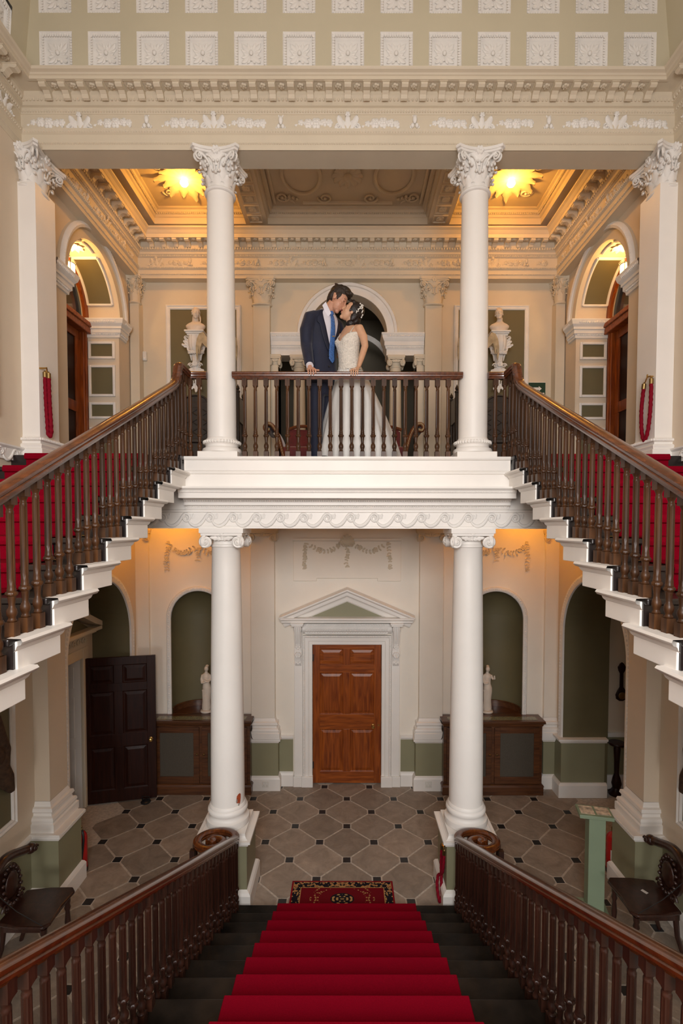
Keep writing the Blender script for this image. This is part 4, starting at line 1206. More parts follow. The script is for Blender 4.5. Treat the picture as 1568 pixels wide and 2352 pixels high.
# main flight balustrades with volutes
for s in (-1, 1):
    bl = thing('balustrade', 'dark balustrade of the main flight with scrolled rail end, on the %s side' % ('open door' if s < 0 else 'green post'), 'balustrade', (0, 0, 0), group='main flight balustrades')
    XR = 1.04
    rz = lambda y: 0.845 + (4.70 - y) * 0.497
    pts = [(s * XR, 0.5 + i * 0.3, rz(0.5 + i * 0.3)) for i in range(14)] + [(s * XR, 4.60, rz(4.60) + 0.004)]
    Cx, Cy = s * 1.25, 4.63
    for i in range(60):
        t = i / 59; a = t * 2 * pi * 1.55; r = 0.21 * (1 - 0.80 * t ** 0.9)
        pts.append((Cx - s * r * cos(a), Cy + r * sin(a) * 0.85 + 0.02 * (1 - t), 0.862 - 0.02 * smoothstep(0, 0.25, t)))
    fr = rail_frames(pts)
    n0 = len(fr) - 60
    out = []
    for i, (O, S, U) in enumerate(fr):
        k = 1.0 if i < n0 + 30 else 1.0 - 0.45 * (i - n0 - 30) / 30
        out.append((O, S * k, U))
    MB().sweep(out, RAILP).build('handrail', 'rail', bl, smooth=True, auto=45)
    MB().lathe([(0.0, -0.06), (0.035, -0.06), (0.04, -0.03), (0.03, 0.0), (0, 0.004)], Cx, Cy, 0.842, 16, cap=False).build('volute_eye', 'rail', bl, smooth=True)
    for k in range(1, 14):
        for i in range(3):
            y = Y1 - (k - 1) * TR - 0.055 - i * 0.099
            if y < 0.8: continue
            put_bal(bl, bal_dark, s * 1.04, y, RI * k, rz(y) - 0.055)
    for a in (25, 70, 115, 160, 205, 250, 300):
        r = 0.185 if a < 240 else 0.15
        put_bal(bl, bal_dark, Cx - s * r * cos(radians(a)), Cy + r * 0.85 * sin(radians(a)), 0.0, 0.79)

# ---------------------------------------------------------------- side flights
RS, XI, TS = 0.147, 1.5, 0.299
YF0 = 4.697


def rzu(y):
    tab = [(0.2, 2.936), (2.259, 3.935), (2.664, 4.134), (3.245, 4.416), (3.64, 4.605), (4.143, 4.849), (4.50, 5.022), (4.57, 5.065), (4.61, 5.115), (4.64, 5.18), (4.665, 5.235), (4.71, 5.268), (4.80, 5.27), (5.2, 5.27)]
    return lerp_tab(tab, y)[0]


for s in (-1, 1):
    sd = 'beneath the left gallery arch' if s < 0 else 'r'
    fl_ = thing('side_stair_flight', 'side flight of dark steps with white bracketed ends, %s' % ('on the groom side' if s < 0 else 'on the bride side'), 'staircase', (0, 0, 0), group='side stair flights')
    xa, xb = sorted((s * 3.095, s * (XI + 0.03)))
    for j in range(0, 16):
        z = FLZ - RS * j; yf = YF0 - TS * j; yfar = yf + TS + 0.12
        if j == 0:
            MB().box(xa, xb, yf, 4.80, z - 0.035, z).build('tread', 'ebony', fl_, bevel=0.006)
        else:
            MB().box(xa, xb, yf - 0.03, yf + TS + 0.02, z - 0.035, z).build('tread', 'ebony', fl_, bevel=0.008)
        MB().box(xa, xb, yf, yf + 0.03, z - RS, z - 0.03).build('riser', 'ebony', fl_)
        if j:
            x0, x1 = sorted((s * (XI + 0.02), s * (XI + 0.14)))
            br = MB().box(x0, x1, yf + 0.015, yfar - 0.05, z - RS - 0.012, z - 0.02).build('step_bracket', 'white', fl_, bevel=0.004)
            path = [(s * (XI + 0.02), yf - 0.012), (s * (XI + 0.02), yfar - 0.05), (s * (XI + 0.2), yfar - 0.05)]
            MB().mould(path, [(-s * d, zz) for d, zz in ((0, z - 0.062), (0.01, z - 0.052), (0.016, z - 0.036), (0.034, z - 0.03), (0.042, z - 0.016), (0.036, z - 0.002), (-0.03, z + 0.001))]).build('nosing_return', 'white', br, smooth=True, auto=50)
            MB().tube([(s * 1.80, yf + 0.02, z + 0.012), (s * 2.92, yf + 0.02, z + 0.012)], 0.005, 6).xf(Matrix.Translation((0, TS - 0.035, 0))).build('stair_rod', 'old_brass', fl_, smooth=True)
    # wall-side dark skirting blocks
    p2 = []
    for j in range(0, 16):
        z = FLZ - RS * j; yf = YF0 - TS * j
        x0, x1 = sorted((s * 3.099, s * 3.05))
    pth = []
    for j in range(15, -1, -1):
        z = FLZ - RS * j; yf = YF0 - TS * j
        pth += [(yf - 0.004, z - RS + 0.006), (yf - 0.005, z - 0.036), (yf - 0.034, z - 0.033), (yf - 0.038, z - 0.016), (yf - 0.03, z + 0.002)]
    pth += [(YF0 + 0.55, FLZ + 0.002)]
    o = runner('carpet_runner', pth, 0.55, s * 2.40, 'red runner climbing the side flight %s' % ('on the groom side' if s < 0 else 'on the bride side'))
    # balustrade
    bl = thing('balustrade', 'oak turned balustrade climbing to the gallery with swan-neck rail, %s' % ('on the groom side' if s < 0 else 'on the bride side'), 'balustrade', (0, 0, 0), group='side flight balustrades')
    XR = 1.545
    ctl = [(s * XR, y, rzu(y)) for y in (0.3, 1.2, 2.259, 2.664, 3.245, 3.64, 4.143, 4.40, 4.52, 4.575, 4.61, 4.64, 4.665, 4.71, 4.80, 4.90)]
    pts = catmull(ctl, 4) + [(s * XR, 4.95, 5.27), (s * (XR - 0.008), 4.985, 5.27), (s * (XR - 0.05), 5.0, 5.27), (s * 1.37, 5.0, 5.27)]
    fr = []
    P = [Vector(p) for p in pts]
    for i in range(len(P)):
        t = (P[min(i + 1, len(P) - 1)] - P[max(i - 1, 0)]).normalized()
        sdv = t.cross(VZ).normalized(); fr.append((P[i], sdv * 1.05, sdv.cross(t).normalized() * 1.1))
    MB().sweep(fr, RAILP).build('handrail', 'rail', bl, smooth=True, auto=45)
    for j in range(1, 15):
        for i in range(3):
            y = YF0 - TS * j + 0.045 + i * 0.099
            put_bal(bl, bal_oak, s * 1.56, y, FLZ - RS * j, rzu(y) - 0.06)
    for y in (4.70, 4.80, 4.90): put_bal(bl, bal_oak, s * 1.555, y, FLZ, rzu(y) - 0.06)
    for x in (1.535, 1.445): put_bal(bl, bal_oak, s * x, 5.0, FLZ, 5.212)
# level balustrade between the columns
bl = thing('balustrade', 'level oak balustrade between the two gallery columns in front of the couple', 'balustrade', (0, 5.0, FLZ))
MB().sweep(rail_frames([(-1.12, 0, 0.85), (0, 0, 0.85), (1.12, 0, 0.85)]), RAILP).build('handrail', 'rail', bl, smooth=True, auto=45)
MB().box(-1.1, 1.1, -0.012, 0.012, 0.776, 0.79).build('under_rail', 'rail', bl)
for i in range(20): put_bal(bl, bal_oak, -1.002 + i * 0.1045, 0, 0, 0.785)
# wall-side plinth of the stairs and dado scroll at the top of the flights
for s in (-1, 1):
    t = troot(trimname())
    x0, x1 = sorted((s * 3.1, s * 3.075))
    MB().box(x0, x1, 3.2, 4.84, 4.37, 4.475).build('dado_band', 'plaster', t)
    for i in range(8):
        o = obj('wave_scroll', scr_me, t, loc=(s * 3.073, 4.7 - i * 0.2, 4.42), rz=-s * pi / 2 if s > 0 else pi / 2); o.scale = (0.85, 1, 0.85)
    MB().mould([(s * 3.1, 3.2), (s * 3.1, 4.84)] if s < 0 else [(s * 3.1, 4.84), (s * 3.1, 3.2)], [(0.02, 4.472), (0.03, 4.475), (0.045, 4.49), (0.045, 4.505), (0, 4.51)]).build('dado_cap', 'plaster', t)

# ---------------------------------------------------------------- doors
def make_door(root, w, h, th, cols, rows, mv, mh, knob_x=None, knob_z=0.9, front=-1, both=False):
    """panelled leaf: x 0..w, z 0..h, y 0..th ; panels recessed with a raised field"""
    xs = [0] + [c for a in cols for c in a] + [w]
    for i in range(0, len(xs), 2):
        if i == 0 or i == len(xs) - 2:
            MB().box(xs[i], xs[i + 1], 0, th, 0, h).build('stile', mv, root, bevel=0.002)
    zs = [0] + [c for a in rows for c in a] + [h]
    for i in range(0, len(zs), 2):
        MB().box(xs[1], xs[-2], 0.001, th - 0.001, zs[i], zs[i + 1]).build('rail', mh, root, bevel=0.002)
    for k in range(1, len(cols)):
        for z0, z1 in rows:
            MB().box(cols[k - 1][1], cols[k][0], 0.001, th - 0.001, z0, z1).build('muntin', mv, root, bevel=0.002)
    for c in cols:
        for r in rows:
            mb = MB(); x0, x1, z0, z1 = c[0], c[1], r[0], r[1]
            for sgn in ((-1, 1) if both else (-1,)):
                yb = 0.014 if sgn < 0 else th - 0.014; yt = 0.004 if sgn < 0 else th - 0.004
                lv = [(0, yb - 0.008 * (1 if sgn < 0 else -1)), (0.012, yb), (0.02, yb), (0.055, yt)]
                mb.rings([[(x0 + d, y, z0 + d), (x1 - d, y, z0 + d), (x1 - d, y, z1 - d), (x0 + d, y, z1 - d)] for d, y in lv], closed=True, cap=False)
                d, y = lv[-1]; mb.add([(x0 + d, y, z0 + d), (x1 - d, y, z0 + d), (x1 - d, y, z1 - d), (x0 + d, y, z1 - d)], [(0, 1, 2, 3)])
            mb.build('panel', mv if (r[1] - r[0]) > 0.3 else mh, root)
    if knob_x is not None:
        k = MB().lathe([(0.026, 0), (0.026, 0.006), (0.010, 0.010), (0.010, 0.028), (0.022, 0.036), (0.027, 0.048), (0.022, 0.060), (0.0, 0.064)], seg=18, cap=False)
        k.xf(Matrix.Rotation(radians(90), 4, 'X')).build('knob', 'brass', root, smooth=True, loc=(knob_x, 0, knob_z))


d1 = troot('door_1', (-0.495, 7.30, 0.02)); d1['label'] = 'polished mahogany six-panel door with brass knob under the pediment'
rz_ = [(0.17, 0.80), (1.02, 1.63), (1.745, 1.98)]
make_door(d1, 0.99, 2.05, 0.045, [(0.10, 0.44), (0.54, 0.89)], rz_, 'mahogany', 'mahogany_h', 0.875, 0.85)
MB().lathe([(0.013, 0), (0.013, 0.008), (0, 0.010)], seg=12, cap=False).xf(Matrix.Rotation(radians(90), 4, 'X')).build('escutcheon', 'brass', d1, smooth=True, loc=(0.955, 0, 0.86))
for z in (0.22, 1.80): MB().box(-0.012, 0.012, -0.012, 0.0, z, z + 0.10).build('hinge', 'black_iron', d1)

# door surround: architrave, side strips, consoles, laurel frieze and pediment
t = troot(trimname()); t['label'] = 'white carved door surround with green pediment'
fr = MB()
for prx in ([(0.500, 0), (0.500, 0.03), (0.545, 0.03), (0.552, 0.042), (0.60, 0.045), (0.612, 0.06), (0.632, 0.06), (0.636, 0.0)],):
    for s in (-1, 1):
        fr.rings([[(s * u, 7.27 - d, 0.0 + 0.15) for u, d in prx], [(s * u, 7.27 - d, 2.075 + (u - 0.5)) for u, d in prx]], closed=True)
    fr.rings([[(-u, 7.27 - d, 2.075 + (u - 0.5)) for u, d in prx], [(u, 7.27 - d, 2.075 + (u - 0.5)) for u, d in prx]], closed=True)
fr.build('architrave', 'white', t)
mb = MB()
for s in (-1, 1): egg_row(mb, (s * 0.617, 7.205, 0.2), (s * 0.617, 7.205, 2.2), (0, -1, 0), VX, 60, 0.011)
egg_row(mb, (-0.617, 7.205, 2.195), (0.617, 7.205, 2.195), (0, -1, 0), VZ, 40, 0.011)
stuff(mb.build('architrave_carving', 'plaster', t, smooth=True))
con = MB()
cp = [(0, 0), (0.115, 0), (0.118, -0.06), (0.095, -0.18), (0.06, -0.26), (0.05, -0.30), (0.062, -0.36), (0.07, -0.42), (0.055, -0.50), (0.03, -0.56), (0.0, -0.60)]
con.prism([(a, b) for a, b in cp], (-0.045, 0, 0), (0, -1, 0), VZ, VX, 0.09)
for q in (-0.028, 0, 0.028): con.tube([(q, -a - 0.004, b) for a, b in cp[1:6]], 0.009, 6)
flower(con, (0, -0.055, -0.30), (0, -1, 0), VZ, 0.045, 5, 0.6); flower(con, (0, -0.072, -0.42), (0, -1, 0), VZ, 0.05, 6, 0.5); flower(con, (0, -0.045, -0.53), (0, -1, 0), VZ, 0.035, 5, 0.6)
for q in (-1, 1):
    leaf(con, (q * 0.01, -0.06, -0.33), (q * 0.4, 0, -1), (0, -1, 0), 0.12, 0.025, 0.1, 3); leaf(con, (q * 0.01, -0.05, -0.48), (q * 0.4, 0, -1), (0, -1, 0), 0.09, 0.02, 0.1, 3)
    spiral(con, (q * 0.045, -0.085, -0.05), VY * -1, VZ, VX * q, 0.04, 1.6, 0.2, 0.008)
con_me = con.mesh('console', 'plaster', True, 35)
for s in (-1, 1):
    x0, x1 = sorted((s * 0.64, s * 0.76))
    MB().box(x0, x1, 7.235, 7.27, 0.15, 2.40).build('side_strip', 'white', t, bevel=0.004)
    x0, x1 = sorted((s * 0.492, s * 0.655)); MB().box(x0, x1, 7.20, 7.27, 0.0, 0.155).build('plinth_block', 'white', t, bevel=0.006)
    x0, x1 = sorted((s * 0.655, s * 0.775)); MB().box(x0, x1, 7.21, 7.27, 0.0, 0.155).build('plinth_block', 'white', t, bevel=0.006)
    obj('console', con_me, t, loc=(s * 0.70, 7.24, 2.36))
    x0, x1 = sorted((s * 0.625, s * 0.785)); MB().box(x0, x1, 7.10, 7.27, 2.36, 2.385).box(x0 - 0.012, x1 + 0.012, 7.085, 7.27, 2.385, 2.41).build('console_cap', 'white', t, bevel=0.003)
MB().surf(lambda u, v: (-0.64 + 1.28 * u, 7.235 - 0.055 * sin(pi * v), 2.235 + 0.145 * v), 4, 10).build('laurel_frieze', 'plaster', t, smooth=True)
mb = MB()
for r in range(4):
    for i in range(34):
        q = -1 if i < 17 else 1
        v = (r + 0.5) / 4
        leaf(mb, (-0.62 + 1.24 * (i + 0.5 + 0.5 * (r % 2)) / 34.5, 7.228 - 0.057 * sin(pi * v), 2.235 + 0.145 * v), (-q, 0, 0.35 * (1 if r % 2 else -1)), (0, -1, 0), 0.055, 0.015, 0.28, 0, 0.2, 3, 4)
stuff(mb.build('laurel_leaves', 'plaster', t, smooth=True))
ped = MB()
ped.mould([(-0.86, 7.27), (-0.86, 7.18), (0.86, 7.18), (0.86, 7.27)], [(0, 2.405), (0.03, 2.408), (0.06, 2.412), (0.06, 2.435), (0.075, 2.445), (0.085, 2.455), (0.085, 2.478), (-0.09, 2.485)]).build('pediment_cornice', 'white', t)
for s in (-1, 1):
    rk = MB(); A = Vector((s * 0.955, 0, 2.475)); B = Vector((0, 0, 2.875)); D = (B - A).normalized(); Nn = Vector((-D.z * s * -1 * -1, 0, 0))
    up = Vector((-D.z, 0, D.x)) if D.x > 0 else Vector((D.z, 0, -D.x))
    prof = [(0.0, -0.165), (0.03, -0.165), (0.035, -0.155), (0.055, -0.15), (0.06, -0.105), (0.07, -0.085), (0.075, -0.075), (0.13, -0.072), (0.135, -0.03), (0.15, -0.022), (0.165, -0.008), (0.165, 0.01), (0.0, 0.03)]
    rg = []
    for P_, cut in ((A, None), (B, 'm')):
        row = []
        for d, v in prof:
            p = P_ + up * v
            if cut: # vertical mitre at apex x=0
                p = p + D * ((0 - p.x) / D.x)
            row.append((p.x, 7.26 - d, p.z))
        rg.append(row)
    rk.rings(rg, closed=True).build('raking_cornice', 'white', t)
MB().prism([(-0.80, 2.48), (0.80, 2.48), (0, 2.82)], (0, 7.235, 0), VX, VZ, VY, 0.02).build('tympanum', 'sage_dado', t)

# relief panel over the door, festoons
def festoon(root, pts, name='garland', r=0.036, mt='ivory', seed=1, ynorm=(0, -1, 0), step=0.036):
    rnd = random.Random(seed); mb = MB(); P = [Vector(p) for p in pts]
    L = 0; N = Vector(ynorm)
    for a, b in zip(P[:-1], P[1:]):
        d = (b - a); n = max(1, int(d.length / step))
        for i in range(n):
            c = a + d * (i / n); T = d.normalized(); S = T.cross(N)
            off = S * rnd.uniform(-0.4, 0.4) * r
            if rnd.random() < 0.45: flower(mb, c + off, N, VZ, r * rnd.uniform(0.7, 1.1), 5, 0.6, 15)
            for q in (-1, 1):
                leaf(mb, c + off * 0.3, T * rnd.uniform(0.1, 0.9) + S * q, N, r * rnd.uniform(1.1, 1.7), r * 0.42, 0.55, 2, 0.3, 4, 5)
    return mb.build(name, mt, root, smooth=True)


t = troot(trimname()); yr = 7.226
MB().prism([(-0.77, 2.99), (-0.435, 2.99), (-0.435, 3.03), (0.435, 3.03), (0.435, 2.99), (0.77, 2.99), (0.77, 3.585), (-0.77, 3.585)], (0, 7.24, 0), VX, VZ, VY, 0.03).build('relief_panel', 'cream_lit', t, bevel=0.006)
MB().mould([(-0.77, 7.24), (0.77, 7.24)], [(0, 3.56), (0.02, 3.565), (0.035, 3.58), (0.035, 3.60), (0, 3.60)]).build('relief_panel_cap', 'cream_lit', t)
mb = MB()
for i in range(7):
    a = radians(-75 + 25 * i); leaf(mb, (0, 7.20, 3.53), (sin(a), 0, cos(a)), (0, -1, 0), 0.17 - 0.012 * abs(i - 3), 0.036, 0.25, 3, 0.4)
for q in (-1, 1): spiral(mb, (q * 0.055, 7.195, 3.51), VX * q, VZ, -VY, 0.035, 1.5, 0.22, 0.01)
mb.build('palmette', 'ivory', t, smooth=True)
for q in (-1, 1):
    festoon(t, [(q * (0.08 + 0.47 * u), yr, 3.53 - 0.11 * sin(pi * u) - 0.01 * u) for u in [i / 10 for i in range(11)]], seed=3 + q)
    festoon(t, [(q * 0.585, yr, 3.53), (q * 0.60, yr, 3.40), (q * 0.61, yr, 3.28), (q * 0.61, yr, 3.14)], 'garland_drop', 0.03, seed=9 + q)
festoon(t, [(0, yr, 3.50), (0.01, yr, 3.38), (-0.01, yr, 3.26), (0, yr, 3.16)], 'garland_drop', 0.03, seed=15)
for s in (-1, 1):
    t = troot(trimname()); y = 7.262
    for q in (-1, 1):
        festoon(t, [(s * NX + q * (0.04 + 0.38 * u), y, 3.46 + 0.05 * u - 0.09 * sin(pi * u)) for u in [i / 8 for i in range(9)]], seed=21 + q)
        festoon(t, [(s * NX + q * 0.42, y, 3.54), (s * NX + q * 0.44, y, 3.38), (s * NX + q * 0.44, y, 3.24), (s * NX + q * 0.44, y, 3.12)], 'garland_drop', 0.035, seed=31 + q)
    festoon(t, [(s * NX, y, 3.45), (s * NX, y, 3.34), (s * NX, y, 3.24)], 'garland_drop', 0.03, seed=41)
    festoon(t, [(s * 3.09, 7.12, 3.45), (s * 3.09, 7.12, 3.3), (s * 3.09, 7.12, 3.1)], 'garland_drop', 0.03, seed=44, ynorm=(-s, 0, 0))

# open dark door at the left recess and its pedimented frame
ang = atan2(0.22, 0.92)
d2 = troot('door_2', (-3.56, 6.69, 0.015)); d2.rotation_euler = (0, 0, ang); d2['label'] = 'dark six-panel wooden door standing open'
make_door(d2, 0.95, 1.985, 0.045, [(0.11, 0.42), (0.53, 0.84)], [(0.17, 0.76), (0.93, 1.52), (1.63, 1.88)], 'dark_door', 'dark_door', 0.885, 0.83, both=True)
t = troot(trimname())
XD = -3.535
for ya, yb, za, zb in ((5.58, 5.72, 0, 2.16), (6.66, 6.80, 0, 2.16), (5.72, 6.66, 2.02, 2.16)): MB().box(XD, XD + 0.045, ya, yb, za, zb).build('door_frame', 'ivory', t, bevel=0.01)
for ya, yb, za, zb in ((6.66, 6.70, 0, 2.06), (5.68, 5.72, 0, 2.06), (5.68, 6.70, 2.02, 2.06)): MB().box(-3.96, XD, ya, yb, za, zb).build('door_lining', 'white', t)
for z0, z1 in ((0.2, 0.8), (0.95, 1.5), (1.62, 1.9)): MB().box(-3.90, -3.62, 6.652, 6.662, z0, z1).build('lining_panel', 'plaster', t, bevel=0.006)
MB().box(XD, XD + 0.03, 5.6, 6.8, 2.16, 2.34).build('door_frieze', 'ivory', t)
mb = MB()
for i in range(9):
    spiral(mb, (XD + 0.04, 5.72 + i * 0.12, 2.25), VY, VZ, VX, 0.045, 1.4, 0.22, 0.01); leaf(mb, (XD + 0.035, 5.76 + i * 0.12, 2.22), (0, 0.5, 1), (1, 0, 0), 0.07, 0.02, 0.2)
mb.build('frieze_relief', 'ivory', t, smooth=True)
MB().box(XD, XD + 0.17, 5.44, 6.94, 2.36, 2.41).box(XD, XD + 0.12, 5.5, 6.88, 2.33, 2.36).build('pediment_cornice', 'ivory', t, bevel=0.008)
for q in (-1, 1):
    MB().prism([(q * 0.75, 2.41), (q * 0.75, 2.47), (0, 2.80), (0, 2.72), (q * 0.56, 2.47)], (XD, 6.19, 0), VY, VZ, VX, 0.17).build('raking_cornice', 'ivory', t)
MB().prism([(-0.6, 2.41), (0.6, 2.41), (0, 2.72)], (XD, 6.19, 0), VY, VZ, VX, 0.05).build('tympanum', 'sage', t)
o = MB().lathe([(0.0, 0.0), (0.062, 0.0), (0.066, 0.015), (0.05, 0.03), (0.012, 0.036)], seg=20).tube([(-0.045, 0, 0.03), (-0.05, 0, 0.085), (0.05, 0, 0.085), (0.045, 0, 0.03)], 0.008, 6).build('door_stop', 'black_iron', None, smooth=True, loc=(-2.745, 6.80, 0))
tag(o, 'small black iron doorstop with handle at foot of the open dark door', 'doorstop')

# arched wooden doors in the gallery side arches
for s, n in ((-1, 3), (1, 4)):
    d = troot('door_%d' % n); d['label'] = 'dark wood doorway with glazed fanlight inside the gallery arch'
    xw = s * 3.60; ya, yb = UA['uc'] - UA['r'], UA['uc'] + UA['r']; yc = UA['uc']
    xx = lambda a, b: sorted((s * a, s * b))
    for y0, y1 in ((ya, ya + 0.11), (yb - 0.11, yb)):
        x0, x1 = xx(3.52, 3.62); MB().box(x0, x1, y0, y1, FLZ, 6.50).build('jamb', 'mahogany', d, bevel=0.012)
        x0, x1 = xx(3.50, 3.62); yy = y0 + 0.02 if y0 > yc else y0 + 0.05
        MB().box(x0, x1, yy, yy + 0.03, FLZ, 6.40).build('jamb_bead', 'mahogany', d, bevel=0.008)
    x0, x1 = xx(3.46, 3.62); MB().box(x0, x1, ya, yb, 6.36, 6.46).box(min(s * 3.44, s * 3.62), max(s * 3.44, s * 3.62), ya, yb, 6.44, 6.50).build('transom', 'mahogany_h', d, bevel=0.01)
    Mf = lambda u, dd, z: (s * (3.54 + dd), u, z)
    arch_trim(MB(), Mf, yc, UA['r'] - 0.09, 6.50, 6.55, [(0, 0), (0, 0.04), (0.085, 0.04), (0.085, 0)]).build('fanlight_frame', 'mahogany', d, smooth=True, auto=40)
    mb = MB()
    for a in (45, 90, 135): mb.box(min(s * 3.55, s * 3.58), max(s * 3.55, s * 3.58), -0.012, 0.012, 0, UA['r'] - 0.09).xf(Matrix.Translation((0, yc, 6.56)) @ Matrix.Rotation(radians(a - 90), 4, 'X'), len(mb.v) - 8)
    mb.build('glazing_bar', 'mahogany', d)
    MB().prism([((UA['r'] - 0.09) * cos(pi * i / 20), (UA['r'] - 0.09) * sin(pi * i / 20)) for i in range(21)], (s * 3.585, yc, 6.55), VY, VZ, VX, 0.006).build('fanlight_pane', 'glass', d)
    root = bpy.data.objects.new('leaf', None)
    x0, x1 = xx(3.57, 3.61)
    for z0, z1 in ((FLZ, 4.62), (5.28, 5.42), (6.26, 6.40)): MB().box(x0, x1, ya + 0.11, yb - 0.11, z0, z1).build('leaf_rail', 'mahogany', d, bevel=0.004)
    x0, x1 = xx(3.573, 3.607)
    for y0, y1 in ((ya + 0.11, ya + 0.22), (yc - 0.05, yc + 0.05), (yb - 0.22, yb - 0.11)): MB().box(x0, x1, y0, y1, FLZ + 0.001, 6.399).build('leaf_stile', 'mahogany', d, bevel=0.004)
    x0, x1 = xx(3.59, 3.60)
    for z0, z1 in ((4.62, 5.28), (5.42, 6.26)):
        for y0, y1 in ((ya + 0.22, yc - 0.05), (yc + 0.05, yb - 0.22)): MB().box(x0, x1, y0, y1, z0, z1).build('leaf_panel', 'dark_door', d)
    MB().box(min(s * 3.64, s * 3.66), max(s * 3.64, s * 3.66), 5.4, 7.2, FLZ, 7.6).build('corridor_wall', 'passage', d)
    # hanging lantern
    L = thing('hanging_lantern', 'lit glass hall lantern with iron bands hanging in the gallery arch %s' % ('near the groom' if s < 0 else 'near the bride'), 'lantern', (s * 3.40, 6.30, 6.80), group='arch lanterns')
    MB().lathe([(0.062, 0.0), (0.072, 0.0), (0.072, 0.17), (0.066, 0.17)], seg=24, cap=False).build('glass_shade', 'lamp_glass', L, smooth=True)
    mb = MB()
    for z in (0.0, 0.165): mb.tube([(0.075 * cos(2 * pi * i / 24), 0.075 * sin(2 * pi * i / 24), z) for i in range(24)], 0.005, 6, loop=True)
    mb.build('band', 'black_iron', L, smooth=True)
    mb = MB()
    for i in range(4):
        a = pi / 4 + i * pi / 2; c, q = cos(a), sin(a)
        mb.tube([(0.075 * c, 0.075 * q, 0.0), (0.075 * c, 0.075 * q, 0.17), (0.09 * c, 0.09 * q, 0.21), (0.075 * c, 0.075 * q, 0.225), (0.04 * c, 0.04 * q, 0.235), (0.0, 0, 0.29)], 0.004, 5)
    mb.build('frame', 'black_iron', L, smooth=True)
    MB().tube([(0, 0, 0.28), (0, 0, 0.44)], 0.005, 6).lathe([(0.0, 0.43), (0.03, 0.43), (0.02, 0.445)], seg=12).build('chain', 'black_iron', L, smooth=True)
    point_light('lantern_light', (s * 3.36, 6.30, 6.98 + 0.04), 8, (1.0, 0.55, 0.17), 0.05)

# ---------------------------------------------------------------- low cabinets under the niches
for s in (-1, 1):
    c = thing('cabinet', 'low dark wood cabinet with mesh doors under the green niche %s' % ('behind the open door' if s < 0 else 'near the green post side'), 'cabinet', (s * 2.05, 7.0, 0), group='niche cabinets')
    hw = 0.69
    MB().box(-hw, hw, 0.02, 0.25, 0.12, 1.0).build('body', 'cab_wood', c)
    MB().box(-hw - 0.02, hw + 0.02, -0.01, 0.25, 0, 0.12).mould([(-hw, 0.25), (-hw, 0.02), (hw, 0.02), (hw, 0.25)], [(0.03, 0.12), (0.02, 0.14), (0.005, 0.15), (0, 0.15)]).build('plinth', 'cab_wood', c, bevel=0.006)
    MB().box(-hw - 0.03, hw + 0.03, -0.03, 0.255, 1.03, 1.06).mould([(-hw, 0.25), (-hw, 0.02), (hw, 0.02), (hw, 0.25)], [(0, 0.97), (0.01, 0.98), (0.02, 1.01), (0.04, 1.02), (0.04, 1.03)]).build('top', 'cab_wood', c, bevel=0.006)
    MB().box(-hw + 0.06, hw - 0.06, 0.03, 0.15, 1.06, 1.063).build('top_inlay', 'inlay', c)
    for q in (-1, 1):
        dr = MB()
        x0, x1 = sorted((q * 0.02, q * (hw - 0.04)))
        dr.box(x0, x0 + 0.08, -0.0, 0.03, 0.16, 0.96).box(x1 - 0.08, x1, 0, 0.03, 0.16, 0.96).box(x0, x1, 0.001, 0.03, 0.16, 0.26).box(x0, x1, 0.001, 0.03, 0.88, 0.96)
        dd = dr.build('door', 'cab_wood', c, bevel=0.004)
        MB().box(x0 + 0.08, x1 - 0.08, 0.012, 0.018, 0.26, 0.88).build('mesh_panel', 'mesh_panel', dd)
        MB().ell((q * 0.05, -0.012, 0.58), (0.012, 0.014, 0.016), 8, 6).build('knob', 'old_brass', dd, smooth=True)
    # curved shelf and upstand inside the niche
    cx = s * (NX - 2.05)
    MB().prism([((NR - 0.01) * cos(pi * i / 20) + cx, 0.27 + 0.345 * sin(pi * i / 20)) for i in range(21)], (0, 0, 1.03), VX, VY, VZ, 0.03).build('niche_shelf', 'cab_wood', c)
    MB().surf(lambda u, v: (cx - (NR - 0.012) * cos(pi * u), 0.27 + 0.343 * sin(pi * u), 1.06 + 0.085 * v), 20, 2).tube([(cx - (NR - 0.02) * cos(pi * i / 20), 0.27 + 0.335 * sin(pi * i / 20), 1.145) for i in range(21)], 0.012, 6).build('upstand', 'cab_wood', c, smooth=True)
    # carved corner bracket facing the door
    mb = MB(); spiral(mb, (-s * (hw + 0.012), 0.04, 0.93), VZ, VY, VX * -s, 0.045, 1.6, 0.25, 0.01); leaf(mb, (-s * (hw + 0.01), 0.04, 0.90), (0, 0, -1), (-s, 0, 0), 0.14, 0.03, 0.2)
    mb.build('corner_bracket', 'dark_oak', c, smooth=True)

# ---------------------------------------------------------------- marble figures
def remesh(o, vs, sm=4):
    r = o.modifiers.new('remesh', 'REMESH'); r.mode = 'VOXEL'; r.voxel_size = vs; r.use_smooth_shade = True
    if sm:
        c = o.modifiers.new('smooth', 'SMOOTH'); c.iterations = sm; c.factor = 0.5
    return o


def loft(mb, secs, seg=20):
    """secs: (x, y, z, rx, ry[, rot])"""
    rg = []
    for q in secs:
        x, y, z, rx, ry = q[:5]; a0 = q[5] if len(q) > 5 else 0
        rg.append([(x + rx * cos(2 * pi * i / seg) * cos(a0) - ry * sin(2 * pi * i / seg) * sin(a0), y + rx * cos(2 * pi * i / seg) * sin(a0) + ry * sin(2 * pi * i / seg) * cos(a0), z) for i in range(seg)])
    mb.rings(rg)


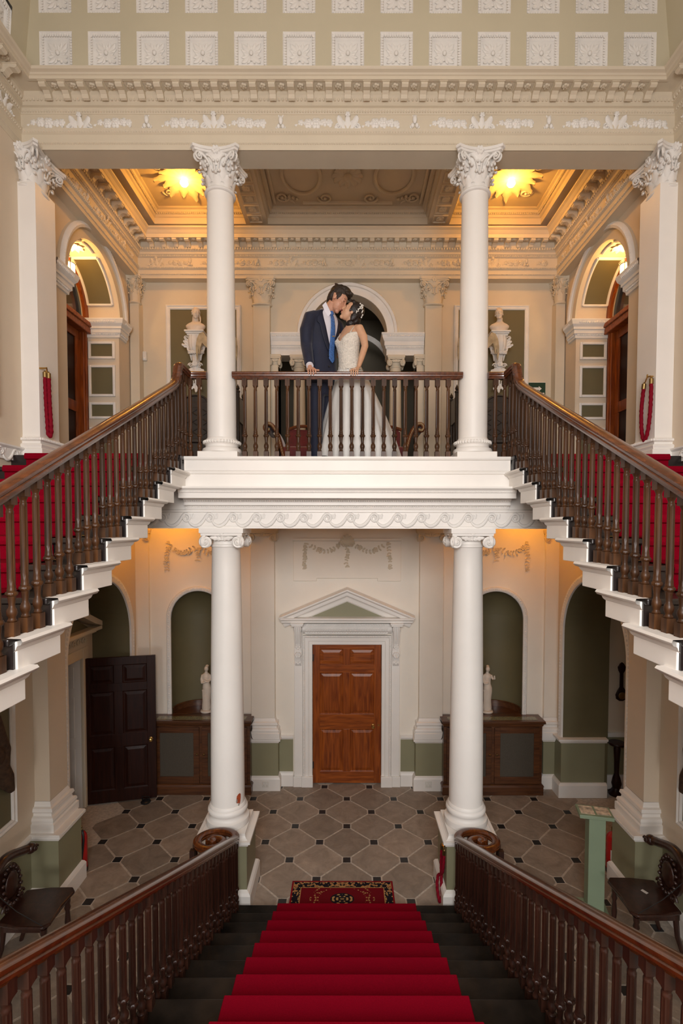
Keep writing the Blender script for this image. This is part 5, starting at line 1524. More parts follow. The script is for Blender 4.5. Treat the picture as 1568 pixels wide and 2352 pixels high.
for s in (-1, 1):
    f = thing('statuette', 'small white marble figure with folded arms in the green niche' if s < 0 else 'small white marble figure with a raised hand in the green niche', 'statue', ((-2.055, 7.34, 1.062) if s < 0 else (2.05, 7.34, 1.062)))
    MB().lathe([(0.0, 0), (0.085, 0), (0.088, 0.015), (0.08, 0.03), (0.0, 0.032)], seg=24, cap=False).build('base', 'marble', f, smooth=True)
    mb = MB()
    loft(mb, [(0, 0, 0.03, 0.062, 0.055), (0, 0, 0.10, 0.052, 0.045), (0.006, 0, 0.20, 0.055, 0.045), (0.01, 0, 0.30, 0.062, 0.05), (0.008, 0, 0.36, 0.064, 0.05), (0.0, 0, 0.42, 0.05, 0.042), (-0.002, 0, 0.47, 0.052, 0.042), (0, 0, 0.52, 0.058, 0.044), (0, 0, 0.555, 0.055, 0.036), (0, 0, 0.575, 0.025, 0.024), (0, 0, 0.60, 0.019, 0.02)])
    mb.ell((0.004, -0.006, 0.635), (0.032, 0.036, 0.043), 14, 10); mb.ell((0.008, 0.02, 0.668), (0.026, 0.026, 0.022), 10, 8)
    mb.ell((0.004, -0.042, 0.632), (0.006, 0.01, 0.009), 8, 6)
    for i in range(9):
        a = -2.9 + i * 0.33; mb.tube([(0.060 * cos(a), 0.05 * sin(a), 0.05), (0.052 * cos(a + 0.1), 0.044 * sin(a + 0.1), 0.18), (0.064 * cos(a + 0.2), 0.05 * sin(a + 0.2), 0.33)], [0.009, 0.008, 0.004], 6)
    if s < 0:
        mb.tube([(-0.055, 0, 0.545), (-0.07, -0.01, 0.48), (-0.055, -0.045, 0.435), (0.02, -0.055, 0.455)], [0.018, 0.017, 0.015, 0.011], 10)
        mb.tube([(0.055, 0, 0.545), (0.068, -0.01, 0.48), (0.045, -0.05, 0.45), (-0.02, -0.06, 0.48)], [0.018, 0.017, 0.015, 0.011], 10)
    else:
        mb.tube([(0.055, 0, 0.545), (0.082, -0.005, 0.485), (0.095, -0.04, 0.50), (0.088, -0.05, 0.55)], [0.018, 0.016, 0.014, 0.011], 10)
        mb.tube([(-0.055, 0, 0.545), (-0.07, -0.01, 0.48), (-0.05, -0.045, 0.43), (0.0, -0.055, 0.44)], [0.018, 0.017, 0.015, 0.011], 10)
    remesh(mb.build('figure', 'marble', f), 0.0055, 2)

for s in (-1, 1):
    bx, by = s * 2.125, 7.22
    b = thing('wall_bracket', 'ornate white plaster wall bracket holding the %s bust' % ('draped female' if s < 0 else 'bare-shouldered male'), 'bracket', (bx, by, 5.92))
    MB().box(-0.135, 0.135, -0.11, 0.22, 0.548, 0.572).box(-0.118, 0.118, -0.095, 0.22, 0.528, 0.548).box(-0.105, 0.105, -0.08, 0.22, 0.505, 0.528).build('shelf', 'plaster', b, bevel=0.006)
    MB().lathe([(0.045, 0.27), (0.07, 0.285), (0.092, 0.33), (0.104, 0.39), (0.108, 0.45), (0.10, 0.49), (0.106, 0.508)], seg=48, rf=lambda a, z: 1 + 0.04 * cos(14 * a)).build('reeded_bowl', 'plaster', b, smooth=True)
    MB().lathe([(0.03, 0.02), (0.052, 0.05), (0.058, 0.10), (0.05, 0.16), (0.056, 0.22), (0.07, 0.27), (0.06, 0.29)], seg=28, rf=lambda a, z: 1 + 0.06 * cos(8 * a)).build('stem', 'plaster', b, smooth=True)
    mb = MB()
    for i in range(11): flower(mb, (0.095 * cos(pi + pi * i / 10), 0.095 * sin(pi + pi * i / 10), 0.30 - 0.035 * sin(pi * i / 10)), (cos(pi + pi * i / 10), sin(pi + pi * i / 10), 0), VZ, 0.028, 5, 0.8, 15)
    mb.build('garland', 'plaster', b, smooth=True)
    for q in (-1, 1):
        mb = MB()
        for j in range(3): leaf(mb, (q * 0.09, -0.02, 0.36 + 0.03 * j), (q * 1.0, -0.1, 0.35 + 0.35 * j), (q * 0.3, -1, 0.3), 0.14 - 0.015 * j, 0.028, 0.15, 3, 1.6)
        spiral(mb, (q * 0.135, -0.03, 0.485), VX * -q, VZ, -VY, 0.030, 1.4, 0.24, 0.01)
        mb.tube([(q * 0.15, -0.01, 0.50), (q * 0.13, -0.01, 0.42), (q * 0.11, -0.01, 0.33), (q * 0.075, -0.01, 0.25), (q * 0.065, 0, 0.18)], [0.012, 0.014, 0.016, 0.012, 0.006], 7)
        mb.build('side_leaf', 'plaster', b, smooth=True)
        mb = MB(); leaf(mb, (q * 0.035, -0.045, 0.06), (q * 0.85, 0, -0.65), (0, -1, 0), 0.17, 0.035, 0.15, 3, 0.3); leaf(mb, (q * 0.02, -0.05, 0.05), (q * 0.35, 0, -1), (0, -1, 0), 0.12, 0.028, 0.15, 3, 0.3); spiral(mb, (q * 0.065, -0.05, 0.10), VX * q, VZ, -VY, 0.034, 1.5, 0.26, 0.012)
        mb.build('foot_leaf', 'plaster', b, smooth=True)
    mb = MB(); leaf(mb, (0, -0.055, 0.07), (0, 0, -1), (0, -1, 0), 0.17, 0.036, 0.1, 3, 0.2); flower(mb, (0, -0.062, 0.12), (0, -1, 0), VZ, 0.045, 6, 0.5); mb.build('foot_leaf', 'plaster', b, smooth=True)
    mb = MB()
    for q in (-1, 0, 1): leaf(mb, (q * 0.02, -0.02, -0.14), (q * 0.6, 0, -1), (0, -1, 0), 0.15 - 0.03 * abs(q), 0.03, 0.1, 3, 0.2)
    for q in (-1, 1): spiral(mb, (q * 0.05, -0.03, -0.13), VX * q, VZ, -VY, 0.03, 1.5, 0.26, 0.01)
    mb.tube([(0, 0.0, 0.0), (0, -0.01, -0.1), (0, -0.01, -0.2)], [0.03, 0.022, 0.008], 8); mb.build('pendant', 'plaster', b, smooth=True)
    # bust
    u = thing('bust', 'marble bust of a woman with curled hair on the left wall bracket' if False else ('marble bust of a woman with curled hair on the wall bracket' if s < 0 else 'marble bust of a short-haired man on the wall bracket'), 'bust', (bx, by - 0.02, 6.492))
    mb = MB(); tw = 0.25 if s < 0 else -0.2
    loft(mb, [(0, 0.01, 0.0, 0.07, 0.05), (0, 0.01, 0.02, 0.10, 0.06), (0, 0.01, 0.06, 0.135, 0.07), (0, 0.01, 0.085, 0.138, 0.066), (0, 0.012, 0.11, 0.11, 0.056), (0, 0.012, 0.13, 0.065, 0.045), (0.002, 0.008, 0.15, 0.041, 0.04), (0.006, 0.0, 0.19, 0.037, 0.038)], 28)
    H0 = Vector((0.010 * -s, -0.004, 0.250)); fd = Vector((0.30 * -s, -1, 0.06)).normalized()
    make_head(mb, H0, fd, Vector((0.08 * -s, 0, 1)), 0.70)
    if s < 0:
        for i in range(26):
            a = random.uniform(0.2, 2 * pi - 0.2); ph = random.uniform(0.15, 1.3)
            d = (fd * -cos(a) * cos(ph) * 0 + Vector((cos(a), sin(a) * 1.1, 0)) * cos(ph) * 0.052 + VZ * (sin(ph) * 0.075))
            if d.dot(fd) < 0.015 or d.z > 0.062: mb.ell(H0 + d, (0.015, 0.015, 0.014), 7, 5)
        mb.tube([H0 + Vector((-0.045, 0.03, -0.03)), H0 + Vector((-0.05, 0.02, -0.09)), H0 + Vector((-0.045, 0.0, -0.13))], [0.014, 0.012, 0.006], 8); mb.tube([H0 + Vector((0.045, 0.03, -0.03)), H0 + Vector((0.055, 0.02, -0.09)), H0 + Vector((0.058, 0.0, -0.14))], [0.014, 0.012, 0.006], 8)
    else:
        mb.ell(H0 + VZ * 0.026 - fd * 0.018, (0.056, 0.060, 0.062), 16, 10)
        for i in range(20):
            a = random.uniform(0, 2 * pi); ph = random.uniform(0.5, 1.3); mb.ell(H0 + VZ * 0.026 - fd * 0.016 + Vector((cos(a), sin(a), 0)) * cos(ph) * 0.052 + VZ * (sin(ph) * 0.060), (0.012, 0.012, 0.008), 6, 4)
    remesh(mb.build('head_and_shoulders', 'marble', u), 0.0045, 2)

# ---------------------------------------------------------------- gallery furniture
mat('velvet', (0.13, 0.004, 0.006), 0.7, var=0.25, scale=12, sheen=0.7)
mat('gilt_wood', (0.16, 0.045, 0.012), 0.3, var=0.2, scale=20, coat=0.4)
mat('cream_stripe', (0.50, 0.36, 0.18), 0.5)
mat('antler', (0.50, 0.40, 0.25), 0.6, var=0.3, scale=14)
mat('fur_brown', (0.060, 0.028, 0.012), 0.85, var=0.4, scale=30, bump=0.4, bscale=80)

sf = thing('sofa', 'red velvet sofa with carved scroll-arm frame behind the couple', 'sofa', (-0.04, 6.62, FLZ))
HW = 0.86
MB().box(-HW + 0.06, HW - 0.06, -0.22, 0.30, 0.20, 0.36).build('seat', 'velvet', sf, bevel=0.05, seg=4)
bk = MB(); bk.surf(lambda u, v: (-HW + 0.12 + (2 * HW - 0.24) * u, 0.27 + 0.07 * v - 0.015 * cos((u * 10) * 2 * pi) * sin(pi * v), 0.33 + (0.33 + 0.06 * cos((u - 0.5) * 2 * pi) ** 2 * (1 if abs(u - 0.5) < 0.25 else 0.2)) * v), 60, 8)
bk.box(-HW + 0.1, HW - 0.1, 0.335, 0.38, 0.25, 0.64).build('back', 'velvet', sf, smooth=True, auto=50)
crest = [(-HW + 0.08 + (2 * HW - 0.16) * i / 40, 0.34, 0.665 + 0.07 * (cos((i / 40 - 0.5) * 2 * pi) * 0.5 + 0.5) ** 1.5 + (0.045 * sin(pi * min(1, abs(i / 40 - 0.5) * 4 - 1)) if abs(i / 40 - 0.5) > 0.25 else 0)) for i in range(41)]
MB().tube(crest, 0.022, 8).build('crest_rail', 'gilt_wood', sf, smooth=True)
MB().box(-HW + 0.03, HW - 0.03, -0.25, 0.30, 0.13, 0.205).build('seat_rail', 'gilt_wood', sf, bevel=0.01)
for i in range(40):
    pass
mb = MB()
for i in range(52): mb.tube([(-HW + 0.08 + i * (2 * HW - 0.16) / 51, -0.252, 0.14), (-HW + 0.08 + i * (2 * HW - 0.16) / 51, -0.258, 0.20)], 0.006, 5)
stuff(mb.build('seat_rail_gadroon', 'cream_stripe', sf, smooth=True))
for q in (-1, 1):
    prof = [(HW - 0.13, 0.16), (HW - 0.10, 0.24), (HW - 0.07, 0.36), (HW - 0.04, 0.47), (HW + 0.0, 0.56), (HW + 0.05, 0.62), (HW + 0.10, 0.63), (HW + 0.13, 0.59), (HW + 0.11, 0.55), (HW + 0.07, 0.56)]
    pc = catmull([(q * x, 0, z) for x, z in prof], 4)
    a = MB().tube([(p.x, -0.235, p.z) for p in pc], 0.026, 8).build('arm_frame', 'gilt_wood', sf, smooth=True)
    mb = MB()
    for i, p in enumerate(pc[4::1]): mb.ell((p.x, -0.262, p.z), (0.005, 0.006, 0.016), 6, 4)
    stuff(mb.build('arm_gadroon', 'cream_stripe', a, smooth=True))
    MB().sweep([(Vector((p.x, 0.03, p.z)), VY, Vector((q, 0, 0.3)).normalized()) for p in pc[2:36]], [(-0.25, -0.02), (0.25, -0.02), (0.25, 0.02), (-0.25, 0.02)]).build('arm', 'velvet', sf, smooth=True, auto=50)
    for y in (-0.2, 0.27):
        mb = MB().tube([(q * (HW - 0.14), y, 0.15), (q * (HW - 0.12), y, 0.10), (q * (HW - 0.10), y, 0.05), (q * (HW - 0.07), y, 0.0)], [0.032, 0.026, 0.018, 0.015], 8); mb.build('leg', 'gilt_wood', sf, smooth=True)

# carved dark oak settles beside the columns
for s in (-1, 1):
    c = thing('settle', 'dark carved oak settle with finials, below the %s bust' % ('female' if s < 0 else 'male'), 'settle', (s * 1.84, 6.55, FLZ), group='carved oak settles')
    w = 0.44
    for q in (-1, 1):
        for y, h in ((0.0, 1.12 if q == -s else 0.98), (0.34, 1.10)):
            p = MB().lathe([(0.024, 0), (0.024, h - 0.06), (0.030, h - 0.055), (0.030, h - 0.04), (0.014, h - 0.03), (0.024, h - 0.01), (0.020, h + 0.012), (0.008, h + 0.028), (0.006, h + 0.04), (0, h + 0.045)], seg=12, cap=False)
            p.build('post', 'dark_oak', c, smooth=True, loc=(q * w, y, 0))
        MB().box(q * w - 0.014, q * w + 0.014, 0.02, 0.33, 0.70, 1.02).build('end_panel', 'dark_oak', c, bevel=0.006)
        MB().box(q * w - 0.014, q * w + 0.014, 0.02, 0.33, 0.10, 0.44).build('end_panel', 'dark_oak', c, bevel=0.006)
    MB().box(-w, w, -0.03, 0.36, 0.42, 0.47).build('seat', 'dark_oak', c, bevel=0.01)
    MB().box(-w, w, 0.0, 0.02, 0.08, 0.42).build('front_panel', 'dark_oak', c, bevel=0.004)
    bp = MB().box(-w, w, 0.33, 0.36, 0.44, 1.02).build('back_panel', 'dark_oak', c, bevel=0.004)
    mb = MB()
    mb.prism([(0.17 * cos(pi * i / 16), 0.10 * sin(pi * i / 16)) for i in range(17)], (s * 0.20, 0.335, 1.02), VX, VZ, VY, 0.025)
    mb.tube([(s * 0.20 + 0.16 * cos(pi * i / 16), 0.325, 1.02 + 0.09 * sin(pi * i / 16)) for i in range(17)], 0.012, 6)
    mb.build('crest', 'dark_oak', c, smooth=True, auto=40)
    for x0 in (-0.40, -0.13, 0.14):
        mb = MB().box(x0, x0 + 0.25, 0.322, 0.335, 0.52, 0.95)
        for i in range(3):
            mb.tube([(x0 + 0.03, 0.318, 0.58 + 0.13 * i), (x0 + 0.125, 0.318, 0.64 + 0.13 * i), (x0 + 0.22, 0.318, 0.58 + 0.13 * i)], 0.008, 5); mb.tube([(x0 + 0.03, 0.318, 0.66 + 0.13 * i), (x0 + 0.125, 0.318, 0.60 + 0.13 * i), (x0 + 0.22, 0.318, 0.66 + 0.13 * i)], 0.008, 5)
        mb.build('carved_panel', 'dark_oak', bp, bevel=0.003)
    MB().box(s * 0.42 if s > 0 else s * 0.42 - 0.0, (s * 0.42) + 0.001, 0, 0.001, 0.6, 0.601) if False else None

# antlered heads on the wall, half hidden by the columns
for s in (-1, 1):
    c = thing('antler_trophy', 'mounted elk head with palmate antlers on the wall behind the %s column' % ('groom-side' if s < 0 else 'bride-side'), 'trophy', (s * 1.79, 7.08, 6.14), group='antlered heads')
    MB().box(-0.10, 0.10, 0.345, 0.37, -0.18, 0.14).build('mount_board', 'dark_oak', c, bevel=0.01)
    MB().tube([(0, 0.35, -0.04), (0, 0.20, 0.0), (0, 0.05, 0.03)], [0.075, 0.07, 0.06], 14).build('neck', 'fur_brown', c, smooth=True)
    mb = MB(); loft(mb, [(0, 0.02, -0.32, 0.035, 0.05), (0, 0.0, -0.25, 0.05, 0.06), (0, 0.02, -0.1, 0.06, 0.06), (0, 0.04, 0.04, 0.08, 0.07), (0, 0.04, 0.10, 0.05, 0.05)], 14)
    remesh(mb.build('head', 'fur_brown', c), 0.008, 3)
    for q in (-1, 1):
        pal = [(0.03, 0.06), (0.10, 0.03), (0.17, 0.08), (0.20, 0.02), (0.235, 0.08), (0.25, -0.03), (0.272, 0.06), (0.295, -0.09), (0.30, 0.10), (0.29, 0.20), (0.24, 0.30), (0.19, 0.31), (0.12, 0.22), (0.07, 0.12)]
        pal = [(0.03, 0.03), (0.10, 0.04), (0.16, 0.10), (0.20, 0.14), (0.225, 0.06), (0.235, -0.02), (0.25, 0.06), (0.262, -0.06), (0.27, -0.10), (0.284, -0.02), (0.286, 0.10), (0.27, 0.20), (0.235, 0.27), (0.18, 0.29), (0.10, 0.17), (0.04, 0.08)]
        o = MB().prism([(q * a, b) for a, b in pal], (0, -0.05, 0.0), VX, VZ, VY, 0.022).build('antler', 'antler', c, bevel=0.008)

# exit sign, movement sensor
sg = thing('exit_sign', 'dark green wall sign with a white arrow beside the framed panel', 'sign', (2.74, 7.43, 5.77))
MB().box(-0.125, 0.125, -0.006, 0.015, -0.085, 0.095).build('edge', 'paper_white', sg)
MB().box(-0.118, 0.125, -0.010, -0.005, -0.085, 0.088).build('plate', 'sign_green', sg)
MB().prism([(-0.05, -0.018), (0.03, -0.018), (0.03, -0.036), (0.07, 0.0), (0.03, 0.036), (0.03, 0.018), (-0.05, 0.018)], (0, -0.0135, 0.0), VX, VZ, VY, 0.003).build('arrow', 'paper_white', sg)
MB().box(0.085, 0.11, -0.012, -0.0105, -0.075, -0.058).build('mark', 'paper_white', sg)
sn = thing('movement_sensor', 'small white plastic movement sensor on the gallery wall', 'sensor', (-2.925, 7.43, 6.22))
MB().box(-0.028, 0.028, -0.03, 0.02, -0.06, 0.075).build('case', 'plastic_white', sn, bevel=0.012, seg=3)
MB().ell((0, -0.03, -0.035), (0.024, 0.012, 0.024), 12, 8).build('lens', 'paper_white', sn, smooth=True)

# ---------------------------------------------------------------- red ropes on brass hooks
def twisted(mb, pts, r, seg=10):
    P = catmull(pts, 10); n = len(P); L = 0; fr = []; prev = None
    for i in range(n):
        t = (P[min(i + 1, n - 1)] - P[max(i - 1, 0)]).normalized()
        u = prev if prev is not None else (VX if abs(t.x) < 0.9 else VY)
        u = (u - t * u.dot(t)).normalized(); prev = u; v = t.cross(u)
        if i: L += (P[i] - P[i - 1]).length
        ph = L / 0.055 * 2 * pi / 1.0
        rg = []
        fr.append([tuple(P[i] + (u * cos(2 * pi * k / seg) + v * sin(2 * pi * k / seg)) * r * (1 + 0.16 * cos(3 * (2 * pi * k / seg) + ph))) for k in range(seg)])
    mb.rings(fr)


def rope(label, hook, pts_list, r=0.017):
    c = thing('barrier_rope', label, 'rope', hook)
    for pts in pts_list:
        mb = MB(); twisted(mb, pts, r, 12); mb.build('cord', 'rope_red', c, smooth=True)
        for e, nx in ((pts[0], pts[1]), (pts[-1], pts[-2])):
            e = Vector(e); d = (e - Vector(nx)).normalized()
            MB().tube([e - d * 0.004, e + d * 0.045], r * 1.15, 12).tube([e + d * 0.045, e + d * 0.05, e + d * 0.06], [r * 0.8, r * 0.6, r * 0.35], 10).build('ferrule', 'old_brass', c, smooth=True)
    return c


hk = [(0, 0, 0.0)]
c = rope('red twisted rope looped from a brass hook on the pilaster by the bride-side stairs', (2.915, 4.905, 5.21),
         [[(-0.005, -0.075, -0.10), (-0.01, -0.035, -0.02 - 0.0)][:0] or [(-0.012, -0.005, -0.075), (-0.012, 0.0, -0.3), (-0.012, 0.03, -0.50), (-0.012, 0.085, -0.60), (-0.012, 0.135, -0.51), (-0.012, 0.15, -0.30), (-0.012, 0.12, -0.09)]])
MB().tube([(0.02, 0.02, 0.0), (-0.02, 0.02, 0.0), (-0.035, 0.03, -0.012), (-0.03, 0.03, 0.02)], 0.007, 8).tube([(-0.015, 0.0, -0.03), (-0.012, 0.01, 0.0), (-0.012, 0.06, 0.01), (-0.012, 0.1, -0.04)], 0.006, 6).build('hook', 'brass', c, smooth=True)
c = rope('red twisted rope hanging straight from a brass hook by the groom-side stairs', (-2.915, 4.895, 5.27),
         [[(0.014, 0.028, -0.075), (0.014, 0.035, -0.3), (0.014, 0.05, -0.5), (0.014, 0.06, -0.60), (0.03, 0.063, -0.635), (0.046, 0.06, -0.60), (0.05, 0.05, -0.5), (0.05, 0.035, -0.3), (0.05, 0.028, -0.085)]])
MB().tube([(-0.02, 0.0, 0.0), (0.03, 0.0, 0.0), (0.04, 0.012, 0.008), (0.036, 0.022, -0.01), (0.03, 0.028, -0.035)], 0.008, 8).build('hook', 'brass', c, smooth=True)
c = rope('red twisted rope hanging in loops from a brass hook on the lower column pedestal', (0.985, 4.98, 0.575),
         [[(-0.025, 0.03, -0.06), (-0.03, 0.03, -0.2), (-0.035, -0.01, -0.36), (-0.04, -0.06, -0.50), (-0.06, -0.05, -0.54), (-0.075, 0.0, -0.43), (-0.06, 0.03, -0.34), (-0.035, 0.0, -0.30), (-0.028, -0.05, -0.22), (-0.02, -0.06, -0.06)]], 0.015)
MB().tube([(0.03, -0.01, 0.0), (-0.02, -0.01, 0.0), (-0.03, 0.0, -0.01), (-0.025, 0.02, -0.012)], 0.007, 8).tube([(-0.02, -0.06, -0.02), (-0.02, -0.03, 0.01), (-0.025, 0.01, 0.01), (-0.025, 0.03, -0.02)], 0.006, 6).build('hook', 'brass', c, smooth=True)

# ---------------------------------------------------------------- ground-floor things
# fire extinguishers
for s in (-1, 1):
    c = thing('fire_extinguisher', 'red fire extinguisher on the floor behind the %s' % ('pilaster with the open dark door' if s < 0 else 'green post'), 'extinguisher', (s * 2.91, 5.42, 0.0), group='fire extinguishers')
    MB().lathe([(0.0, 0.0), (0.068, 0.0), (0.072, 0.02), (0.072, 0.36), (0.066, 0.40), (0.045, 0.43), (0.022, 0.445), (0.02, 0.46)], seg=24, cap=False).build('cylinder', 'extinguisher_red', c, smooth=True, auto=50)
    MB().lathe([(0.073, 0.16), (0.0735, 0.16), (0.0735, 0.27), (0.073, 0.27)], seg=12, a0=-2.4, a1=-0.8, cap=False).build('label', 'paper_white', c, smooth=True)
    MB().lathe([(0.024, 0.455), (0.024, 0.49), (0.0, 0.495)], seg=12, cap=False).tube([(0, 0, 0.48), (0.05, -0.06, 0.50)], 0.011, 6).tube([(0, 0, 0.49), (0.045, -0.06, 0.53)], 0.009, 6).build('valve', 'old_brass', c, smooth=True)
    MB().tube(catmull([(0.02, -0.02, 0.485), (0.06, -0.06, 0.47), (0.075, -0.075, 0.38), (0.055, -0.075, 0.2), (0.04, -0.075, 0.08)], 5), [0.012] * 21, 8).build('hose', 'black_iron', c, smooth=True)
    MB().lathe([(0.073, 0.0), (0.0745, 0.0), (0.0745, 0.045), (0.073, 0.045)], seg=24, cap=False).build('base_band', 'black_iron', c, smooth=True)
# green collection post
mat('paper_print', (0.62, 0.52, 0.40), 0.6, var=0.6, scale=18)
c = thing('green_post', 'sage green square wooden post with a papered slanted top', 'post', (2.43, 4.86, 0), rz=radians(-12))
MB().box(-0.075, 0.075, -0.075, 0.075, 0.0, 0.955).build('shaft', 'sage_post', c, bevel=0.004)
MB().box(-0.165, 0.145, -0.10, 0.10, 0.955, 0.99).build('top', 'sage_post', c, bevel=0.004)
MB().box(-0.145, -0.02, -0.07, 0.08, 0.99, 0.992).build('notice', 'paper_print', c); MB().box(0.0, 0.125, -0.06, 0.085, 0.99, 0.992).build('notice', 'paper_print', c)
MB().box(-0.16, 0.12, -0.11, 0.11, 0.0, 0.03).build('foot', 'sage_post', c, bevel=0.004)
# hall chairs
wood('chair_wood', (0.020, 0.006, 0.004), (0.050, 0.016, 0.009), 0.32, 'Z', 1.0, 0.25, 0.1)
def hall_chair(label, loc, rz, slip):
    c = thing('hall_chair', label, 'chair', loc, rz, 'carved hall chairs')
    # chair faces -Y
    st_ = MB().prism([(-0.20, 0.20), (-0.235, 0.0), (-0.24, -0.20), (-0.19, -0.245), (0, -0.225), (0.19, -0.245), (0.24, -0.20), (0.235, 0.0), (0.20, 0.20)], (0, 0, 0.43), VX, VY, VZ, 0.03).build('seat', 'chair_wood', c, bevel=0.012)
    MB().box(-0.19, 0.19, -0.19, 0.19, 0.37, 0.43).build('seat_rail', 'chair_wood', c, bevel=0.006)
    for q in (-1, 1):
        MB().lathe([(0.026, 0.40), (0.026, 0.36), (0.020, 0.345), (0.028, 0.31), (0.018, 0.28), (0.026, 0.18), (0.018, 0.08), (0.024, 0.06), (0.020, 0.04), (0.024, 0.015), (0.018, 0.0)], seg=12).build('leg', 'chair_wood', c, smooth=True, loc=(q * 0.18, -0.18, 0))
        MB().tube([(q * 0.17, 0.16, 0.42), (q * 0.175, 0.18, 0.22), (q * 0.185, 0.25, 0.0)], [0.026, 0.022, 0.018], 8).build('leg', 'chair_wood', c, smooth=True)
    b = MB(); cart = [(0.06, 0.0), (0.09, 0.04), (0.13, 0.09), (0.155, 0.17), (0.15, 0.25), (0.115, 0.31), (0.09, 0.33)]
    poly = [(x, z) for x, z in cart] + [(-x, z) for x, z in cart[::-1]]
    b.prism(poly, (0, 0.19, 0.46), VX, (0, 0.16, 1), VY, 0.03)
    b.ell((0, 0.20, 0.65), (0.085, 0.025, 0.12), 18, 8)
    for i in range(18):
        a = 2 * pi * i / 18; b.ell((0.11 * cos(a), 0.195 + 0.16 * 0.14 * sin(a), 0.65 + 0.15 * sin(a)), (0.018, 0.016, 0.018), 6, 4)
    for q in (-1, 1):
        spiral(b, (q * 0.10, 0.19, 0.50), VX * q, VZ, -VY, 0.045, 1.5, 0.25, 0.01); leaf(b, (q * 0.05, 0.19, 0.46), (q, 0, 0.4), (0, -1, 0), 0.09, 0.025, 0.2)
    b.build('backrest', 'chair_wood', c, smooth=True, auto=45)
    k = MB(); pts = catmull([(-0.27, 0.21, 0.80), (-0.20, 0.24, 0.815), (-0.1, 0.255, 0.85), (0, 0.26, 0.87), (0.1, 0.255, 0.85), (0.20, 0.24, 0.815), (0.27, 0.21, 0.80)], 5)
    k.tube(pts, 0.042, 10, 0.9)
    for q in (-1, 1): k.ell((q * 0.275, 0.205, 0.795), (0.048, 0.05, 0.048), 12, 8); spiral(k, (q * 0.28, 0.16, 0.795), VX * q, VZ, -VY, 0.034, 1.5, 0.25, 0.008)
    k.build('crest_rail', 'chair_wood', c, smooth=True)
    MB().tube([(0.26, 0.17, 0.77), (0.245, 0.0, 0.60), (0.23, -0.2, 0.465)] if slip else [(-0.26, 0.17, 0.77), (-0.245, 0.0, 0.60), (-0.23, -0.2, 0.465)], 0.0035, 6).build('cord', 'black_iron', c, smooth=True)
    if slip:
        MB().box(-0.055, 0.0, 0.02, 0.05, 0.4615, 0.463).xf(Matrix.Rotation(0.5, 4, 'Z')).build('paper_slip', 'paper_white', c)
    return c


hall_chair('dark carved hall chair with bare saddle seat, on the open-door side of the hall', (-2.71, 4.30, 0), pi / 2, False)
hall_chair('dark carved hall chair with a white paper slip on its seat, by the green post', (2.68, 4.44, 0), -pi / 2, True)
# dark hanging trophies on the lower framed panels
for s in (-1, 1):
    c = thing('hanging_trophy', 'dark carved animal trophy hanging in the lower framed panel %s' % ('near the open dark door' if s < 0 else 'near the green post'), 'trophy', (s * 3.06, 4.38, 1.25), group='hanging animal trophies')
    mb = MB()
    mb.tube([(0, 0, 0.85), (0, 0.02, 0.70), (0, 0.09, 0.52), (0, 0.05, 0.38), (0, 0.10, 0.26), (0, 0.13, 0.16), (0, 0.17, 0.10)], [0.03, 0.05, 0.05, 0.06, 0.065, 0.05, 0.03], 12)
    mb.ell((0, 0.06, 0.22), (0.03, 0.03, 0.06), 8, 6); mb.ell((-s * 0.02, 0.0, 0.5), (0.03, 0.05, 0.08), 8, 6)
    remesh(mb.build('carcass', 'fur_brown', c), 0.01, 3)
    MB().tube([(0, 0, 0.83), (0.0, 0, 0.95)], 0.006, 6).build('hook', 'black_iron', c, smooth=True)
# turned stand and a wall instrument in the right recess
c = thing('plant_stand', 'dark turned wooden stand in the recess past the green arch jamb', 'stand', (3.80, 7.03, 0))
MB().lathe([(0.0, 0.0), (0.10, 0.0), (0.105, 0.03), (0.07, 0.06), (0.05, 0.10), (0.065, 0.16), (0.05, 0.24), (0.03, 0.30), (0.035, 0.5), (0.045, 0.66), (0.03, 0.70)], seg=20).build('post', 'dark_door', c, smooth=True)
MB().lathe([(0.03, 0.70), (0.11, 0.715), (0.115, 0.73), (0.11, 0.745), (0.0, 0.747)], seg=24).build('top', 'dark_door', c, smooth=True)
c = thing('barometer', 'dark wooden barometer hanging on the recess wall above the turned stand', 'barometer', (3.93, 7.19, 1.28))
MB().lathe([(0.0, 0.0), (0.03, 0.0), (0.075, 0.03), (0.085, 0.09), (0.06, 0.15), (0.03, 0.20), (0.028, 0.40), (0.05, 0.44), (0.06, 0.49), (0.03, 0.54), (0.0, 0.56)], seg=20, cap=False).xf(Matrix.Scale(0.25, 4, VY)).build('case', 'dark_door', c, smooth=True)
MB().lathe([(0.05, 0.0), (0.052, 0.008), (0.045, 0.012), (0.0, 0.012)], seg=20, cap=False).xf(Matrix.Translation((0, -0.02, 0.08)) @ Matrix.Rotation(radians(90), 4, 'X')).build('dial', 'old_brass', c, smooth=True)
# power sockets on the skirting
for s in (-1, 1):
    c = thing('power_socket', 'white double power socket on the skirting %s the closed door' % ('on the hinge side of' if s < 0 else 'on the knob side of'), 'socket', (s * 1.16 + 0.0, 7.104, 0.10))
    MB().box(-0.045, 0.045, -0.012, 0.0, -0.045, 0.045).build('plate', 'plastic_white', c, bevel=0.005)
    for x in (-0.022, 0.022): MB().box(x - 0.008, x + 0.008, -0.016, -0.011, 0.005, 0.025).build('switch', 'paper_white', c, bevel=0.002)
    mb = MB()
    for x in (-0.022, 0.022):
        for dx, dz in ((0, -0.008), (-0.008, -0.024), (0.008, -0.024)): mb.box(x + dx - 0.002, x + dx + 0.002, -0.0125, -0.0118, dz - 0.003, dz + 0.003)
    stuff(mb.build('pin_holes', 'black_iron', c))

